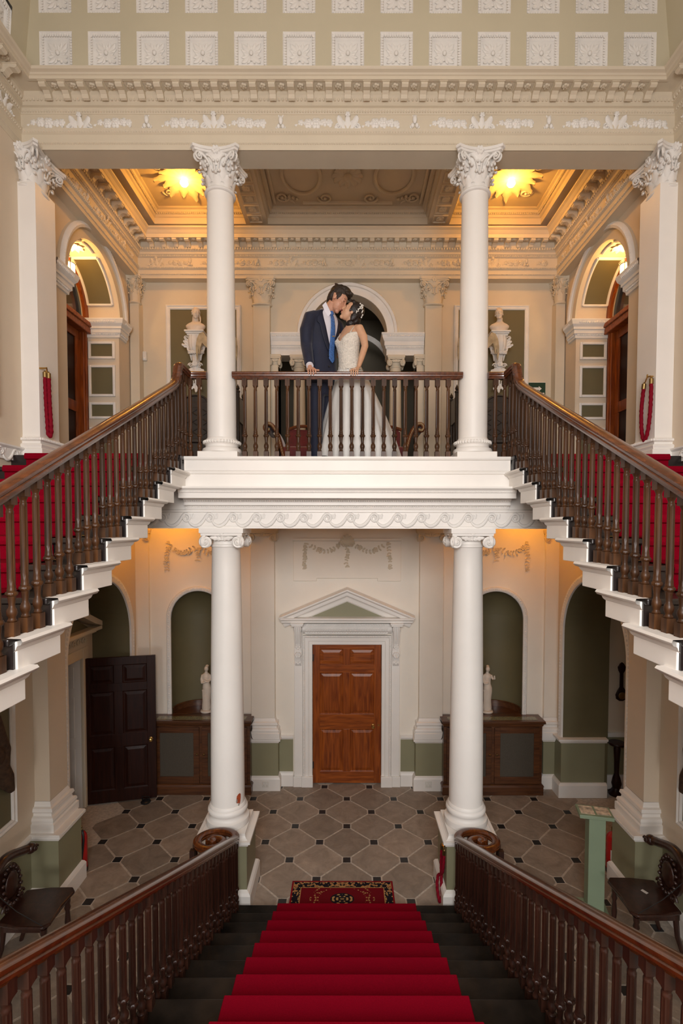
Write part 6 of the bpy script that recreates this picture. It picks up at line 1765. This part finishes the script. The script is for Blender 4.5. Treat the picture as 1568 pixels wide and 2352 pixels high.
# ---------------------------------------------------------------- rug with a woven medallion
def rug_mat():
    m = bpy.data.materials.new('rug'); m.use_nodes = True; nt = m.node_tree; b = nt.nodes['Principled BSDF']
    b.inputs['Roughness'].default_value = 0.95; b.inputs['Specular IOR Level'].default_value = 0.1
    N = nt.nodes.new; Lk = nt.links.new
    tc = N('ShaderNodeTexCoord'); sp = N('ShaderNodeSeparateXYZ'); Lk(tc.outputs['Object'], sp.inputs[0])

    def mth(op, a, b_=None, c=None):
        n = N('ShaderNodeMath'); n.operation = op
        for i, v in enumerate((a, b_, c)):
            if v is None: continue
            if isinstance(v, (int, float)): n.inputs[i].default_value = v
            else: Lk(v, n.inputs[i])
        return n.outputs[0]

    def mix(f, a, c):
        n = N('ShaderNodeMix'); n.data_type = 'RGBA'
        Lk(f, n.inputs['Factor'])
        for k, v in (('A', a), ('B', c)):
            sck = [i for i in n.inputs if i.name == k and i.type == 'RGBA'][0]
            if isinstance(v, tuple): sck.default_value = (*v, 1)
            else: Lk(v, sck)
        return [o for o in n.outputs if o.type == 'RGBA'][0]
    ax = mth('ABSOLUTE', sp.outputs['X']); ay = mth('ABSOLUTE', sp.outputs['Y'])
    ex = mth('SUBTRACT', 0.53, ax); ey = mth('SUBTRACT', 0.262, ay); ed = mth('MINIMUM', ex, ey)
    vo = N('ShaderNodeTexVoronoi'); vo.inputs['Scale'].default_value = 42; vo.feature = 'F1'
    cmb = N('ShaderNodeCombineXYZ'); Lk(ax, cmb.inputs[0]); Lk(ay, cmb.inputs[1]); Lk(cmb.outputs[0], vo.inputs['Vector'])
    d = vo.outputs['Distance']
    red, tan, blk, drk = (0.20, 0.006, 0.010), (0.42, 0.24, 0.09), (0.012, 0.010, 0.014), (0.13, 0.004, 0.008)
    base = drk
    fl = mth('MULTIPLY', mth('LESS_THAN', d, 0.36), mth('GREATER_THAN', d, 0.16))
    rr = mth('SQRT', mth('ADD', mth('MULTIPLY', ax, ax), mth('MULTIPLY', mth('MULTIPLY', ay, ay), 2.2)))
    ring1 = mth('MULTIPLY', mth('GREATER_THAN', rr, 0.24), mth('LESS_THAN', rr, 0.33))
    col = mix(mth('MULTIPLY', fl, ring1), base, tan)
    med = mth('LESS_THAN', rr, 0.12)
    star = mth('SINE', mth('MULTIPLY', rr, 150))
    ang = mth('ARCTAN2', ay, ax); pet = mth('SINE', mth('MULTIPLY', ang, 8))
    col = mix(med, col, blk)
    col = mix(mth('MULTIPLY', med, mth('GREATER_THAN', mth('ADD', star, pet), 0.7)), col, tan)
    bord = mth('LESS_THAN', ed, 0.10)
    col = mix(bord, col, blk)
    col = mix(mth('MULTIPLY', bord, mth('LESS_THAN', d, 0.5)), col, tan)
    col = mix(mth('MULTIPLY', bord, mth('LESS_THAN', d, 0.24)), col, red)
    col = mix(mth('MULTIPLY', mth('LESS_THAN', ed, 0.104), mth('GREATER_THAN', ed, 0.096)), col, tan)
    col = mix(mth('LESS_THAN', ed, 0.018), col, red)
    Lk(col, b.inputs['Base Color']); MATS['rug'] = m


rug_mat()
r = MB().box(-0.53, 0.53, -0.262, 0.262, 0, 0.010).build('rug', 'rug', None, bevel=0.003, loc=(-0.045, 4.988, 0.0008))
tag(r, 'small patterned Persian rug with red border at the foot of the main stairs', 'rug')
# warm lamps in the ceiling below the gallery, either side of the door
for s in (-1, 1):
    l = thing('ceiling_spotlight', 'small warm ceiling lamp under the gallery in front of the %s niche' % ('left-hand' if False else ('open-door side' if s < 0 else 'green-post side')), 'lamp', (s * 2.45, 6.75, 4.06))
    MB().lathe([(0.06, 0), (0.06, -0.03), (0.045, -0.035)], seg=18).build('ring', 'old_brass', l, smooth=True)
    MB().lathe([(0.045, -0.03), (0.04, -0.055), (0.0, -0.065)], seg=16, cap=False).build('bulb', 'lamp_bulb', l, smooth=True)
    point_light('under_gallery_light', (s * 2.45, 6.75, 3.93), 8, (1.0, 0.38, 0.015), 0.05)

# ---------------------------------------------------------------- the couple on the gallery
mat('skin_man', (0.56, 0.29, 0.19), 0.5, var=0.08, scale=18, sss=0.12)
mat('skin_woman', (0.60, 0.34, 0.21), 0.48, var=0.06, scale=18, sss=0.12)
mat('hair_man', (0.022, 0.012, 0.007), 0.5, var=0.5, scale=60, bump=0.6, bscale=120)
mat('hair_woman', (0.012, 0.006, 0.005), 0.4, var=0.5, scale=60, bump=0.4, bscale=120)
mat('navy', (0.005, 0.008, 0.028), 0.75, var=0.2, scale=9, bump=0.35, bscale=16, sheen=0.15)
mat('navy_edge', (0.004, 0.0065, 0.023), 0.7, var=0.2, scale=9)
mat('shirt', (0.70, 0.68, 0.74), 0.7, var=0.04, scale=10, bump=0.3, bscale=22)
mat('tie_blue', (0.045, 0.13, 0.36), 0.5, var=0.55, scale=95)
mat('lace', (0.74, 0.68, 0.60), 0.7, var=0.14, scale=60, bump=0.8, bscale=75)
mat('tulle', (0.72, 0.70, 0.67), 0.8, var=0.04, scale=5)
mat('pearl', (0.85, 0.82, 0.76), 0.2, coat=0.5)
mat('lip', (0.42, 0.12, 0.10), 0.45)
mat('shoe', (0.012, 0.009, 0.008), 0.25, coat=0.5)
mat('cheek_shadow', (0.30, 0.15, 0.10), 0.6)


def hand_on_rail(mb, wrist, xs, side, r=0.0092, tipz=5.232):
    """hand laid over the level rail: palm on top, fingers over the front edge"""
    wrist = Vector(wrist); n = len(xs)
    for i, x in enumerate(xs):
        k = Vector((x, 4.992, 5.288)); L = (0.0, 0.008, 0.006, -0.006)[i]
        mb.tube([wrist * 0.4 + k * 0.6 + VZ * 0.004, k + VZ * 0.004, Vector((x + side * 0.004, 4.962, 5.284)), Vector((x + side * 0.008, 4.949, 5.262)), Vector((x + side * 0.010, 4.950, tipz - L))], [r * 1.25, r * 1.15, r * 1.05, r * 0.98, r * 0.8], 9)
        mb.ell(k + VZ * 0.004, (r * 1.2, r * 1.2, r * 1.1), 8, 6)
    c = sum((Vector((x, 0, 0)) for x in xs), Vector()) / n
    P = Vector((c.x, 5.010, 5.292)); D = (P - wrist)
    mb.tube([wrist, wrist + D * 0.5, P], [0.022, 0.026, 0.028], 12, 0.6)
    mb.ell(P, (0.036, 0.026, 0.014), 14, 8)


def torso_pt(secs, z, a, sc=1.0):
    x, y, rx, ry, rot = lerp_tab([(q[2], q[0], q[1], q[3], q[4], q[5]) for q in secs], z)
    lx, ly = rx * cos(a) * sc, ry * sin(a) * sc
    return Vector((x + lx * cos(rot) - ly * sin(rot), y + lx * sin(rot) + ly * cos(rot), z))


# ---- groom
gm = thing('person', 'man in navy suit and blue tie leaning to kiss, hand on the rail', 'person', (-0.26, 5.34, FLZ))
GI = Matrix.Translation((0.26, -5.34, -FLZ))


def pbuild(mb, name, m_, par, I, vox=None, sm=3, **kw):
    mb.xf(I); o = mb.build(name, m_, par, smooth=True, **kw)
    if vox: remesh(o, vox, sm)
    return o


R45 = radians(45)
JS = [(-0.262, 5.36, 5.225, 0.178, 0.135, R45), (-0.262, 5.36, 5.32, 0.180, 0.135, R45), (-0.262, 5.36, 5.45, 0.170, 0.125, R45), (-0.262, 5.355, 5.55, 0.170, 0.122, R45), (-0.255, 5.35, 5.68, 0.182, 0.128, R45), (-0.25, 5.35, 5.80, 0.192, 0.130, R45), (-0.245, 5.35, 5.89, 0.192, 0.118, R45), (-0.24, 5.35, 5.945, 0.165, 0.095, R45), (-0.232, 5.345, 5.985, 0.095, 0.075, R45)]
Hc = Vector((*W(776, 687, 5.29)[:1], 5.29, W(776, 687, 5.29)[1]))
HF, HU = Vector((0.80, -0.18, -0.55)), Vector((0.5, 0.0, 0.83))
sh = Vector((-0.376, 5.224, 5.888)); elb = Vector((-0.415, 5.185, 5.60)); wr = Vector((-0.372, 5.055, 5.345))
sh2 = Vector((-0.115, 5.475, 5.90)); elb2 = Vector((-0.02, 5.60, 5.64)); wr2 = Vector((0.05, 5.50, 5.53))
b = MB()
g, F_, U_, S_v = make_head(b, Hc, HF, HU)
b.tube([Vector((-0.225, 5.345, 5.93)), Vector((-0.185, 5.33, 6.0)), Hc - U_ * 0.05 - F_ * 0.012], [0.072, 0.062, 0.058], 16)
loft(b, [(q[0], q[1], q[2], q[3] * 0.86, q[4] * 0.86, q[5]) for q in JS])
loft(b, [(-0.262, 5.36, 5.14, 0.15, 0.11, R45), (-0.262, 5.36, 5.26, 0.155, 0.115, R45)])
b.tube([sh, elb, wr], [0.055, 0.044, 0.028], 14); b.tube([sh2, elb2, wr2], [0.055, 0.044, 0.028], 14)
hand_on_rail(b, wr, [-0.386, -0.362, -0.338, -0.315], 1, 0.0082)
b.tube([Vector((-0.345, 5.015, 5.292)), Vector((-0.308, 5.0, 5.288)), Vector((-0.272, 4.99, 5.283))], [0.013, 0.011, 0.009], 9)
b.tube([wr2, Vector((0.075, 5.46, 5.51)), Vector((0.09, 5.44, 5.50))], [0.028, 0.03, 0.02], 12)
for i in range(4): b.tube([Vector((0.085, 5.44, 5.53 - i * 0.02)), Vector((0.10, 5.41, 5.53 - i * 0.021)), Vector((0.105, 5.38, 5.525 - i * 0.021))], [0.010, 0.009, 0.007], 8)
legs = [((-0.33, 5.30, 5.22), (-0.325, 5.29, 4.90), (-0.325, 5.30, 4.50)), ((-0.225, 5.42, 5.22), (-0.235, 5.41, 4.90), (-0.24, 5.42, 4.50))]
for L in legs: b.tube(L, [0.078, 0.055, 0.042], 14); b.tube([L[2], (L[2][0] + 0.03, L[2][1] - 0.03, 4.46), (L[2][0] + 0.09, L[2][1] - 0.09, 4.45)], [0.042, 0.04, 0.025], 12)
pbuild(b, 'body', 'skin_man', gm, GI, 0.0040, 2)
# clothes
j = MB(); loft(j, JS, 28)
j.tube([sh + Vector((0.05, 0.03, 0.03)), sh, (sh + elb) / 2 + Vector((-0.02, -0.01, 0)), elb, (elb + wr) / 2, wr + Vector((-0.004, 0.018, 0.018))], [0.052, 0.068, 0.068, 0.058, 0.053, 0.046], 18)
j.tube([sh2 + Vector((-0.05, -0.03, 0.03)), sh2, elb2, wr2], [0.07, 0.074, 0.058, 0.044], 18)
pbuild(j, 'jacket', 'navy', gm, GI, 0.009, 4)
A0 = -pi / 2
p = MB(); p.surf(lambda u, v: torso_pt(JS, 5.60 + 0.385 * v, A0 + (u * 2 - 1) * (0.05 + 0.62 * v ** 0.8), 1.035 + (0.12 * max(0, v - 0.75))), 14, 14)
pbuild(p, 'shirt_front', 'shirt', gm, GI)
for q in (-1, 1):
    p = MB(); p.surf(lambda u, v, q=q: torso_pt(JS, 5.555 + 0.41 * v, A0 + q * (0.05 + 0.60 * v ** 0.8 + (0.16 + 0.16 * sin(pi * v) + (0.15 if 0.62 < v < 0.8 else 0)) * u), 1.05 + 0.012 * u + 0.10 * max(0, v - 0.8)), 4, 18)
    o = pbuild(p, 'lapel', 'navy_edge', gm, GI); sd = o.modifiers.new('solid', 'SOLIDIFY'); sd.thickness = 0.006
    # collar wing
    n0 = torso_pt(JS, 5.955, A0 + q * 0.35, 1.25)
    p = MB()
    p.tube([Vector((-0.215, 5.345, 5.985)) + Vector((0.7, 0.7, 0)) * 0.066 * cos(t_) * 1 + Vector((0.7, -0.7, 0)) * 0.074 * sin(t_) + VZ * (0.012 - 0.035 * max(0, sin(t_))) for t_ in [(-0.35 + (pi / 2 + 0.35 - 0.25) * i / 8) if q > 0 else (pi + 0.35 - (pi / 2 + 0.35 - 0.25) * i / 8) for i in range(9)]], [0.020] * 7 + [0.018, 0.012], 8, 0.35)
    pbuild(p, 'collar', 'shirt', gm, GI)
cq = [(740, 701), (748, 693), (760, 719), (752, 730)]
p = MB().prism([W(a_, b_, 5.235) for a_, b_ in cq], (0, 5.235, 0), VX, VZ, VY, 0.012)
pbuild(p, 'collar', 'shirt', gm, GI)
p = MB()
p.surf(lambda u, v: torso_pt(JS, 5.44 + 0.50 * (1 - v), A0 + (u * 2 - 1) * (0.10 + 0.12 * v) * (1 if v < 0.93 else (1 - v) / 0.07 + 0.001) + 0.05 * v, 1.10), 6, 24)
o = pbuild(p, 'tie', 'tie_blue', gm, GI); sd = o.modifiers.new('solid', 'SOLIDIFY'); sd.thickness = 0.006
k0 = torso_pt(JS, 5.945, A0, 1.16)
p = MB(); p.ell(k0, (0.022, 0.018, 0.026), 12, 8); pbuild(p, 'tie_knot', 'tie_blue', gm, GI)
pt = torso_pt(JS, 5.70, A0, 1.15); p = MB().box(pt.x - 0.02, pt.x + 0.02, pt.y - 0.004, pt.y + 0.004, 5.70, 5.708); pbuild(p, 'tie_pin', 'brass', gm, GI)
for z in (5.40, 5.51):
    pt = torso_pt(JS, z, A0 - 0.16, 1.04); pbuild(MB().ell(pt, (0.009, 0.009, 0.009), 8, 6), 'button', 'black_iron', gm, GI)
p = MB().tube([wr + Vector((-0.002, 0.010, 0.012)), wr + Vector((0.004, -0.004, -0.004))], [0.037, 0.036], 16); pbuild(p, 'cuff', 'shirt', gm, GI)
p = MB(); loft(p, [(-0.27, 5.36, 5.12, 0.165, 0.12, R45), (-0.265, 5.36, 5.26, 0.17, 0.125, R45)])
for L in legs: p.tube([L[0], L[1], (L[2][0], L[2][1], 4.47)], [0.098, 0.076, 0.064], 16)
pbuild(p, 'trousers', 'navy', gm, GI, 0.010, 3)
for L in legs:
    p = MB().tube([(L[2][0] - 0.03, L[2][1] + 0.03, 4.455), (L[2][0] + 0.02, L[2][1] - 0.02, 4.46), (L[2][0] + 0.11, L[2][1] - 0.11, 4.448), (L[2][0] + 0.15, L[2][1] - 0.15, 4.442)], [0.034, 0.044, 0.04, 0.018], 12, 1.0); 
    p.v = [(x, y, max(z, FLZ + 0.002)) for x, y, z in p.v]; pbuild(p, 'shoe', 'shoe', gm, GI)
# hair
h = MB(); MH = Matrix((F_, S_v, U_)).transposed()
def he(f, s, u, r): h.ell(Hc + F_ * f + S_v * s + U_ * u, r, 16, 10, MH)
he(-0.020, 0, 0.052, (0.100, 0.082, 0.088)); he(-0.060, 0, 0.0, (0.052, 0.074, 0.075)); he(0.045, 0, 0.092, (0.058, 0.062, 0.046)); he(0.02, 0, 0.112, (0.07, 0.06, 0.038)); he(-0.075, 0, -0.035, (0.028, 0.058, 0.045))
rnd = random.Random(5)
for i in range(60):
    a = rnd.uniform(-1, 1); f = rnd.uniform(-0.09, 0.09)
    he(f, a * 0.06, 0.095 + 0.045 * (1 - a * a) - abs(f) * 0.3 + rnd.uniform(-0.006, 0.012), (0.022, 0.010, 0.012))
for q in (-1, 1): he(0.012, q * 0.071, 0.018, (0.030, 0.010, 0.034)); he(0.022, q * 0.070, -0.012, (0.009, 0.008, 0.022))
pbuild(h, 'hair', 'hair_man', gm, GI, 0.0045, 1)
h = MB()
for q in (-1, 1):
    he(0.080, q * 0.033, 0.021, (0.006, 0.019, 0.004)); 
pbuild(h, 'eyebrow', 'hair_man', gm, GI)
h = MB()
for q in (-1, 1): he(0.0835, q * 0.034, -0.002, (0.004, 0.014, 0.0025))
pbuild(h, 'eyelash', 'hair_man', gm, GI)
h = MB(); he(0.094, 0, -0.066, (0.010, 0.018, 0.0048)); he(0.093, 0, -0.077, (0.010, 0.016, 0.0055)); pbuild(h, 'lips', 'lip', gm, GI)

# ---- bride
br = thing('person', 'woman in white lace wedding dress with pearl headband kissing the man', 'person', (0.06, 5.36, FLZ))
BI = Matrix.Translation((-0.06, -5.36, -FLZ))
RM = radians(-45)
BS = [(0.030, 5.30, 5.36, 0.128, 0.112, RM), (0.018, 5.295, 5.44, 0.108, 0.095, RM), (0.012, 5.29, 5.50, 0.104, 0.090, RM), (0.008, 5.285, 5.58, 0.112, 0.098, RM), (0.006, 5.28, 5.65, 0.122, 0.108, RM), (0.012, 5.285, 5.71, 0.124, 0.092, RM), (0.022, 5.295, 5.765, 0.122, 0.068, RM), (0.030, 5.30, 5.80, 0.105, 0.058, RM), (0.032, 5.30, 5.825, 0.055, 0.048, RM)]
xz = W(808.5, 717, 5.275); Bc = Vector((xz[0], 5.275, xz[1]))
BF, BU = Vector((-0.80, -0.14, 0.58)), Vector((0.6, 0.0, 0.8))
s1 = Vector((0.118, 5.215, 5.772)); e1 = Vector((0.176, 5.155, 5.575)); w1 = Vector((0.112, 5.050, 5.340))
s2 = Vector((-0.055, 5.385, 5.77)); e2 = Vector((-0.13, 5.52, 5.60)); w2 = Vector((-0.22, 5.54, 5.54))
b = MB()
g2, F2, U2, S2 = make_head(b, Bc, BF, BU, 0.93, True)
b.tube([Vector((0.030, 5.30, 5.80)), Vector((0.032, 5.295, 5.86)), Bc - U2 * 0.055 - F2 * 0.012], [0.050, 0.043, 0.044], 16)
loft(b, [(q[0], q[1], q[2], q[3] * 0.965, q[4] * 0.965, q[5]) for q in BS])
b.tube([s1 + Vector((-0.03, 0.03, 0.01)), s1, (s1 + e1) / 2 + Vector((0.014, -0.004, 0.0)), e1, (e1 + w1) / 2, w1], [0.040, 0.046, 0.041, 0.035, 0.031, 0.021], 16)
b.tube([s2, e2, w2], [0.043, 0.034, 0.022], 14)
b.tube([w2, w2 + Vector((-0.04, 0.0, 0.01)), w2 + Vector((-0.08, -0.005, 0.01))], [0.022, 0.022, 0.012], 10)
hand_on_rail(b, w1, [0.045, 0.066, 0.087, 0.107], -1, 0.0074, 5.222)
b.tube([Vector((0.075, 5.015, 5.290)), Vector((0.045, 5.0, 5.286)), Vector((0.018, 4.992, 5.282))], [0.011, 0.009, 0.007], 9)
for q in (-1, 1): b.tube([(0.05 + q * 0.07, 5.35, 5.35), (0.05 + q * 0.07, 5.35, 4.9), (0.05 + q * 0.07, 5.35, 4.45)], [0.075, 0.05, 0.035], 12)
pbuild(b, 'body', 'skin_woman', br, BI, 0.0040, 2)
# bodice with sweetheart neckline and straps
d = MB()
def bod(u, v):
    a = -pi + 2 * pi * u
    top = 5.700 - 0.045 * cos(a + pi / 2) ** 2 * 0 + 0.028 * abs(sin(a + pi / 2)) - 0.060 * max(0, cos(a + pi / 2)) ** 14 - 0.05 * max(0, -cos(a + pi / 2))
    z = 5.36 + (top - 5.36) * v
    bust = 0.016 * math.exp(-((z - 5.645) / 0.045) ** 2) * (math.exp(-((a + pi / 2 - 0.55) / 0.35) ** 2) + math.exp(-((a + pi / 2 + 0.55) / 0.35) ** 2))
    return torso_pt(BS, z, a, 1.03 + bust / 0.10)
d.surf(bod, 72, 26)
o = pbuild(d, 'bodice', 'lace', br, BI); sd = o.modifiers.new('solid', 'SOLIDIFY'); sd.thickness = 0.004; sd.offset = 1
rnd = random.Random(12); lc = MB()
for i in range(520):
    u = rnd.uniform(0.02, 0.62); v = rnd.uniform(0.0, 0.94); P0 = Vector(bod(u, v)); P1 = Vector(bod(u + 0.01, v)); P2 = Vector(bod(u, min(1, v + 0.02)))
    N = (P1 - P0).cross(P2 - P0)
    if N.length < 1e-9: continue
    N.normalize(); C0 = Vector((0.012, 5.285, P0.z))
    if N.dot(P0 - C0) < 0: N = -N
    a = rnd.uniform(0, 2 * pi); T = (P1 - P0).normalized(); B_ = N.cross(T)
    leaf(lc, P0 + N * 0.0045, T * cos(a) + B_ * sin(a), N, rnd.uniform(0.014, 0.026), rnd.uniform(0.004, 0.0065), 0.04, 2, 0.1, 2, 4)
stuff(pbuild(lc, 'lace_applique', 'lace', br, BI))
for a, sx in ((-pi / 2 + 0.72, s1), (-pi / 2 - 0.72, s2)):
    P0 = torso_pt(BS, 5.70, a, 1.05); P3 = sx + Vector((-0.035 if sx is s1 else 0.035, 0.03 if sx is s1 else -0.02, 0.032)); P4 = torso_pt(BS, 5.70, a + (1.3 if sx is s1 else -1.3), 1.05)
    st_ = MB().tube(catmull([P0, (P0 + P3) / 2 + Vector((0, -0.014, 0.01)), P3, P4], 6), 0.009, 6, 0.5)
    pbuild(st_, 'strap', 'lace', br, BI)
sk = MB(); NSG = 120
SKS = [(5.405, 0.022, 5.298, 0.112, 0.100), (5.36, 0.030, 5.31, 0.135, 0.12), (5.28, 0.045, 5.335, 0.178, 0.155), (5.15, 0.060, 5.37, 0.235, 0.20), (4.95, 0.075, 5.41, 0.318, 0.27), (4.70, 0.092, 5.46, 0.408, 0.345), (4.50, 0.103, 5.49, 0.462, 0.39), (4.43, 0.105, 5.50, 0.478, 0.40)]
rg = []
for z, x, y, rx, ry in SKS:
    amp = 0.075 * smoothstep(5.38, 4.5, z) if False else 0.055 * (1 - (z - 4.43) / 0.98) ** 1.0
    row = []
    for i in range(NSG):
        a = 2 * pi * i / NSG; m_ = 1 + amp * (0.6 * cos(13 * a + 0.5) + 0.4 * cos(21 * a + 1.3)); xx = x + rx * m_ * cos(a); yy = y + ry * m_ * sin(a)
        row.append((xx, max(yy, 5.045), z))
    rg.append(row)
sk.rings(rg, cap=False); pbuild(sk, 'skirt', 'tulle', br, BI)
lc = MB()
for i in range(120):
    a = rnd.uniform(-pi * 0.95, 0.05 * pi); z = 5.40 - abs(rnd.gauss(0, 0.06)); _x, _y, _rx, _ry = lerp_tab([(-q[0], q[1], q[2], q[3], q[4]) for q in SKS], -z)
    N = Vector((cos(a), sin(a), 0.3)).normalized(); T = Vector((-sin(a), cos(a), 0)); aa = rnd.uniform(0, 2 * pi)
    leaf(lc, (_x + _rx * cos(a) * 1.02, max(5.04, _y + _ry * sin(a) * 1.02), z), T * cos(aa) + VZ * sin(aa), N, rnd.uniform(0.014, 0.026), 0.006, 0.04, 2, 0.1, 2, 4)
stuff(pbuild(lc, 'skirt_applique', 'lace', br, BI))
# hair, headband, ring
h = MB(); MH = Matrix((F2, S2, U2)).transposed()
def hb(f, s, u, r): h.ell(Bc + F2 * f + S2 * s + U2 * u, r, 16, 10, MH)
hb(-0.022, 0, 0.045, (0.090, 0.078, 0.075)); hb(-0.060, 0, 0.0, (0.055, 0.074, 0.080)); hb(-0.075, 0, -0.055, (0.058, 0.070, 0.062)); hb(-0.055, 0, -0.105, (0.045, 0.055, 0.045)); hb(0.035, 0, 0.078, (0.042, 0.058, 0.030))
for q in (-1, 1):
    hb(-0.012, q * 0.066, 0.020, (0.050, 0.016, 0.048)); hb(-0.045, q * 0.066, -0.035, (0.034, 0.020, 0.060)); hb(0.022, q * 0.065, 0.0, (0.012, 0.008, 0.034))
pbuild(h, 'hair', 'hair_woman', br, BI, 0.0045, 2)
h = MB()
for i in range(30):
    t = i / 29; ang_ = -0.95 + 2.5 * t
    f = -0.030 - 0.05 * t; 
    a = radians(-100 + 200 * t)
    h.ell(Bc + F2 * (-0.045 + 0.006 * sin(i * 2.3)) + S2 * (0.088 * sin(a)) + U2 * (0.012 + 0.104 * cos(a)), (0.0060 + 0.002 * (i % 2),) * 3, 7, 5)
for i in range(14):
    t = i / 13
    h.ell(Bc + F2 * (-0.02 - 0.095 * t + 0.006 * sin(i * 2.1)) + S2 * (-0.058 - 0.026 * sin(pi * t)) + U2 * (0.098 - 0.10 * t ** 1.6), (0.0058 + 0.0018 * (i % 2),) * 3, 7, 5)
pbuild(h, 'headband', 'pearl', br, BI)
h = MB(); k = 0.93
for q in (-1, 1): hb(0.0835 * k, q * 0.034 * k, -0.002, (0.004, 0.014, 0.0028)); hb(0.080 * k, q * 0.033 * k, 0.021 * k, (0.005, 0.017, 0.0028))
pbuild(h, 'eyelash', 'hair_woman', br, BI)
h = MB(); hb(0.091 * k, 0, -0.066 * k, (0.010, 0.018, 0.0048)); hb(0.090 * k, 0, -0.077 * k, (0.010, 0.016, 0.0055)); pbuild(h, 'lips', 'lip', br, BI)
pbuild(MB().tube([(0.070 + 0.0098 * cos(2 * pi * i / 12) - 0.002, 4.970, 5.289 + 0.0098 * sin(2 * pi * i / 12)) for i in range(12)], 0.002, 5, loop=True), 'ring', 'pearl', br, BI)
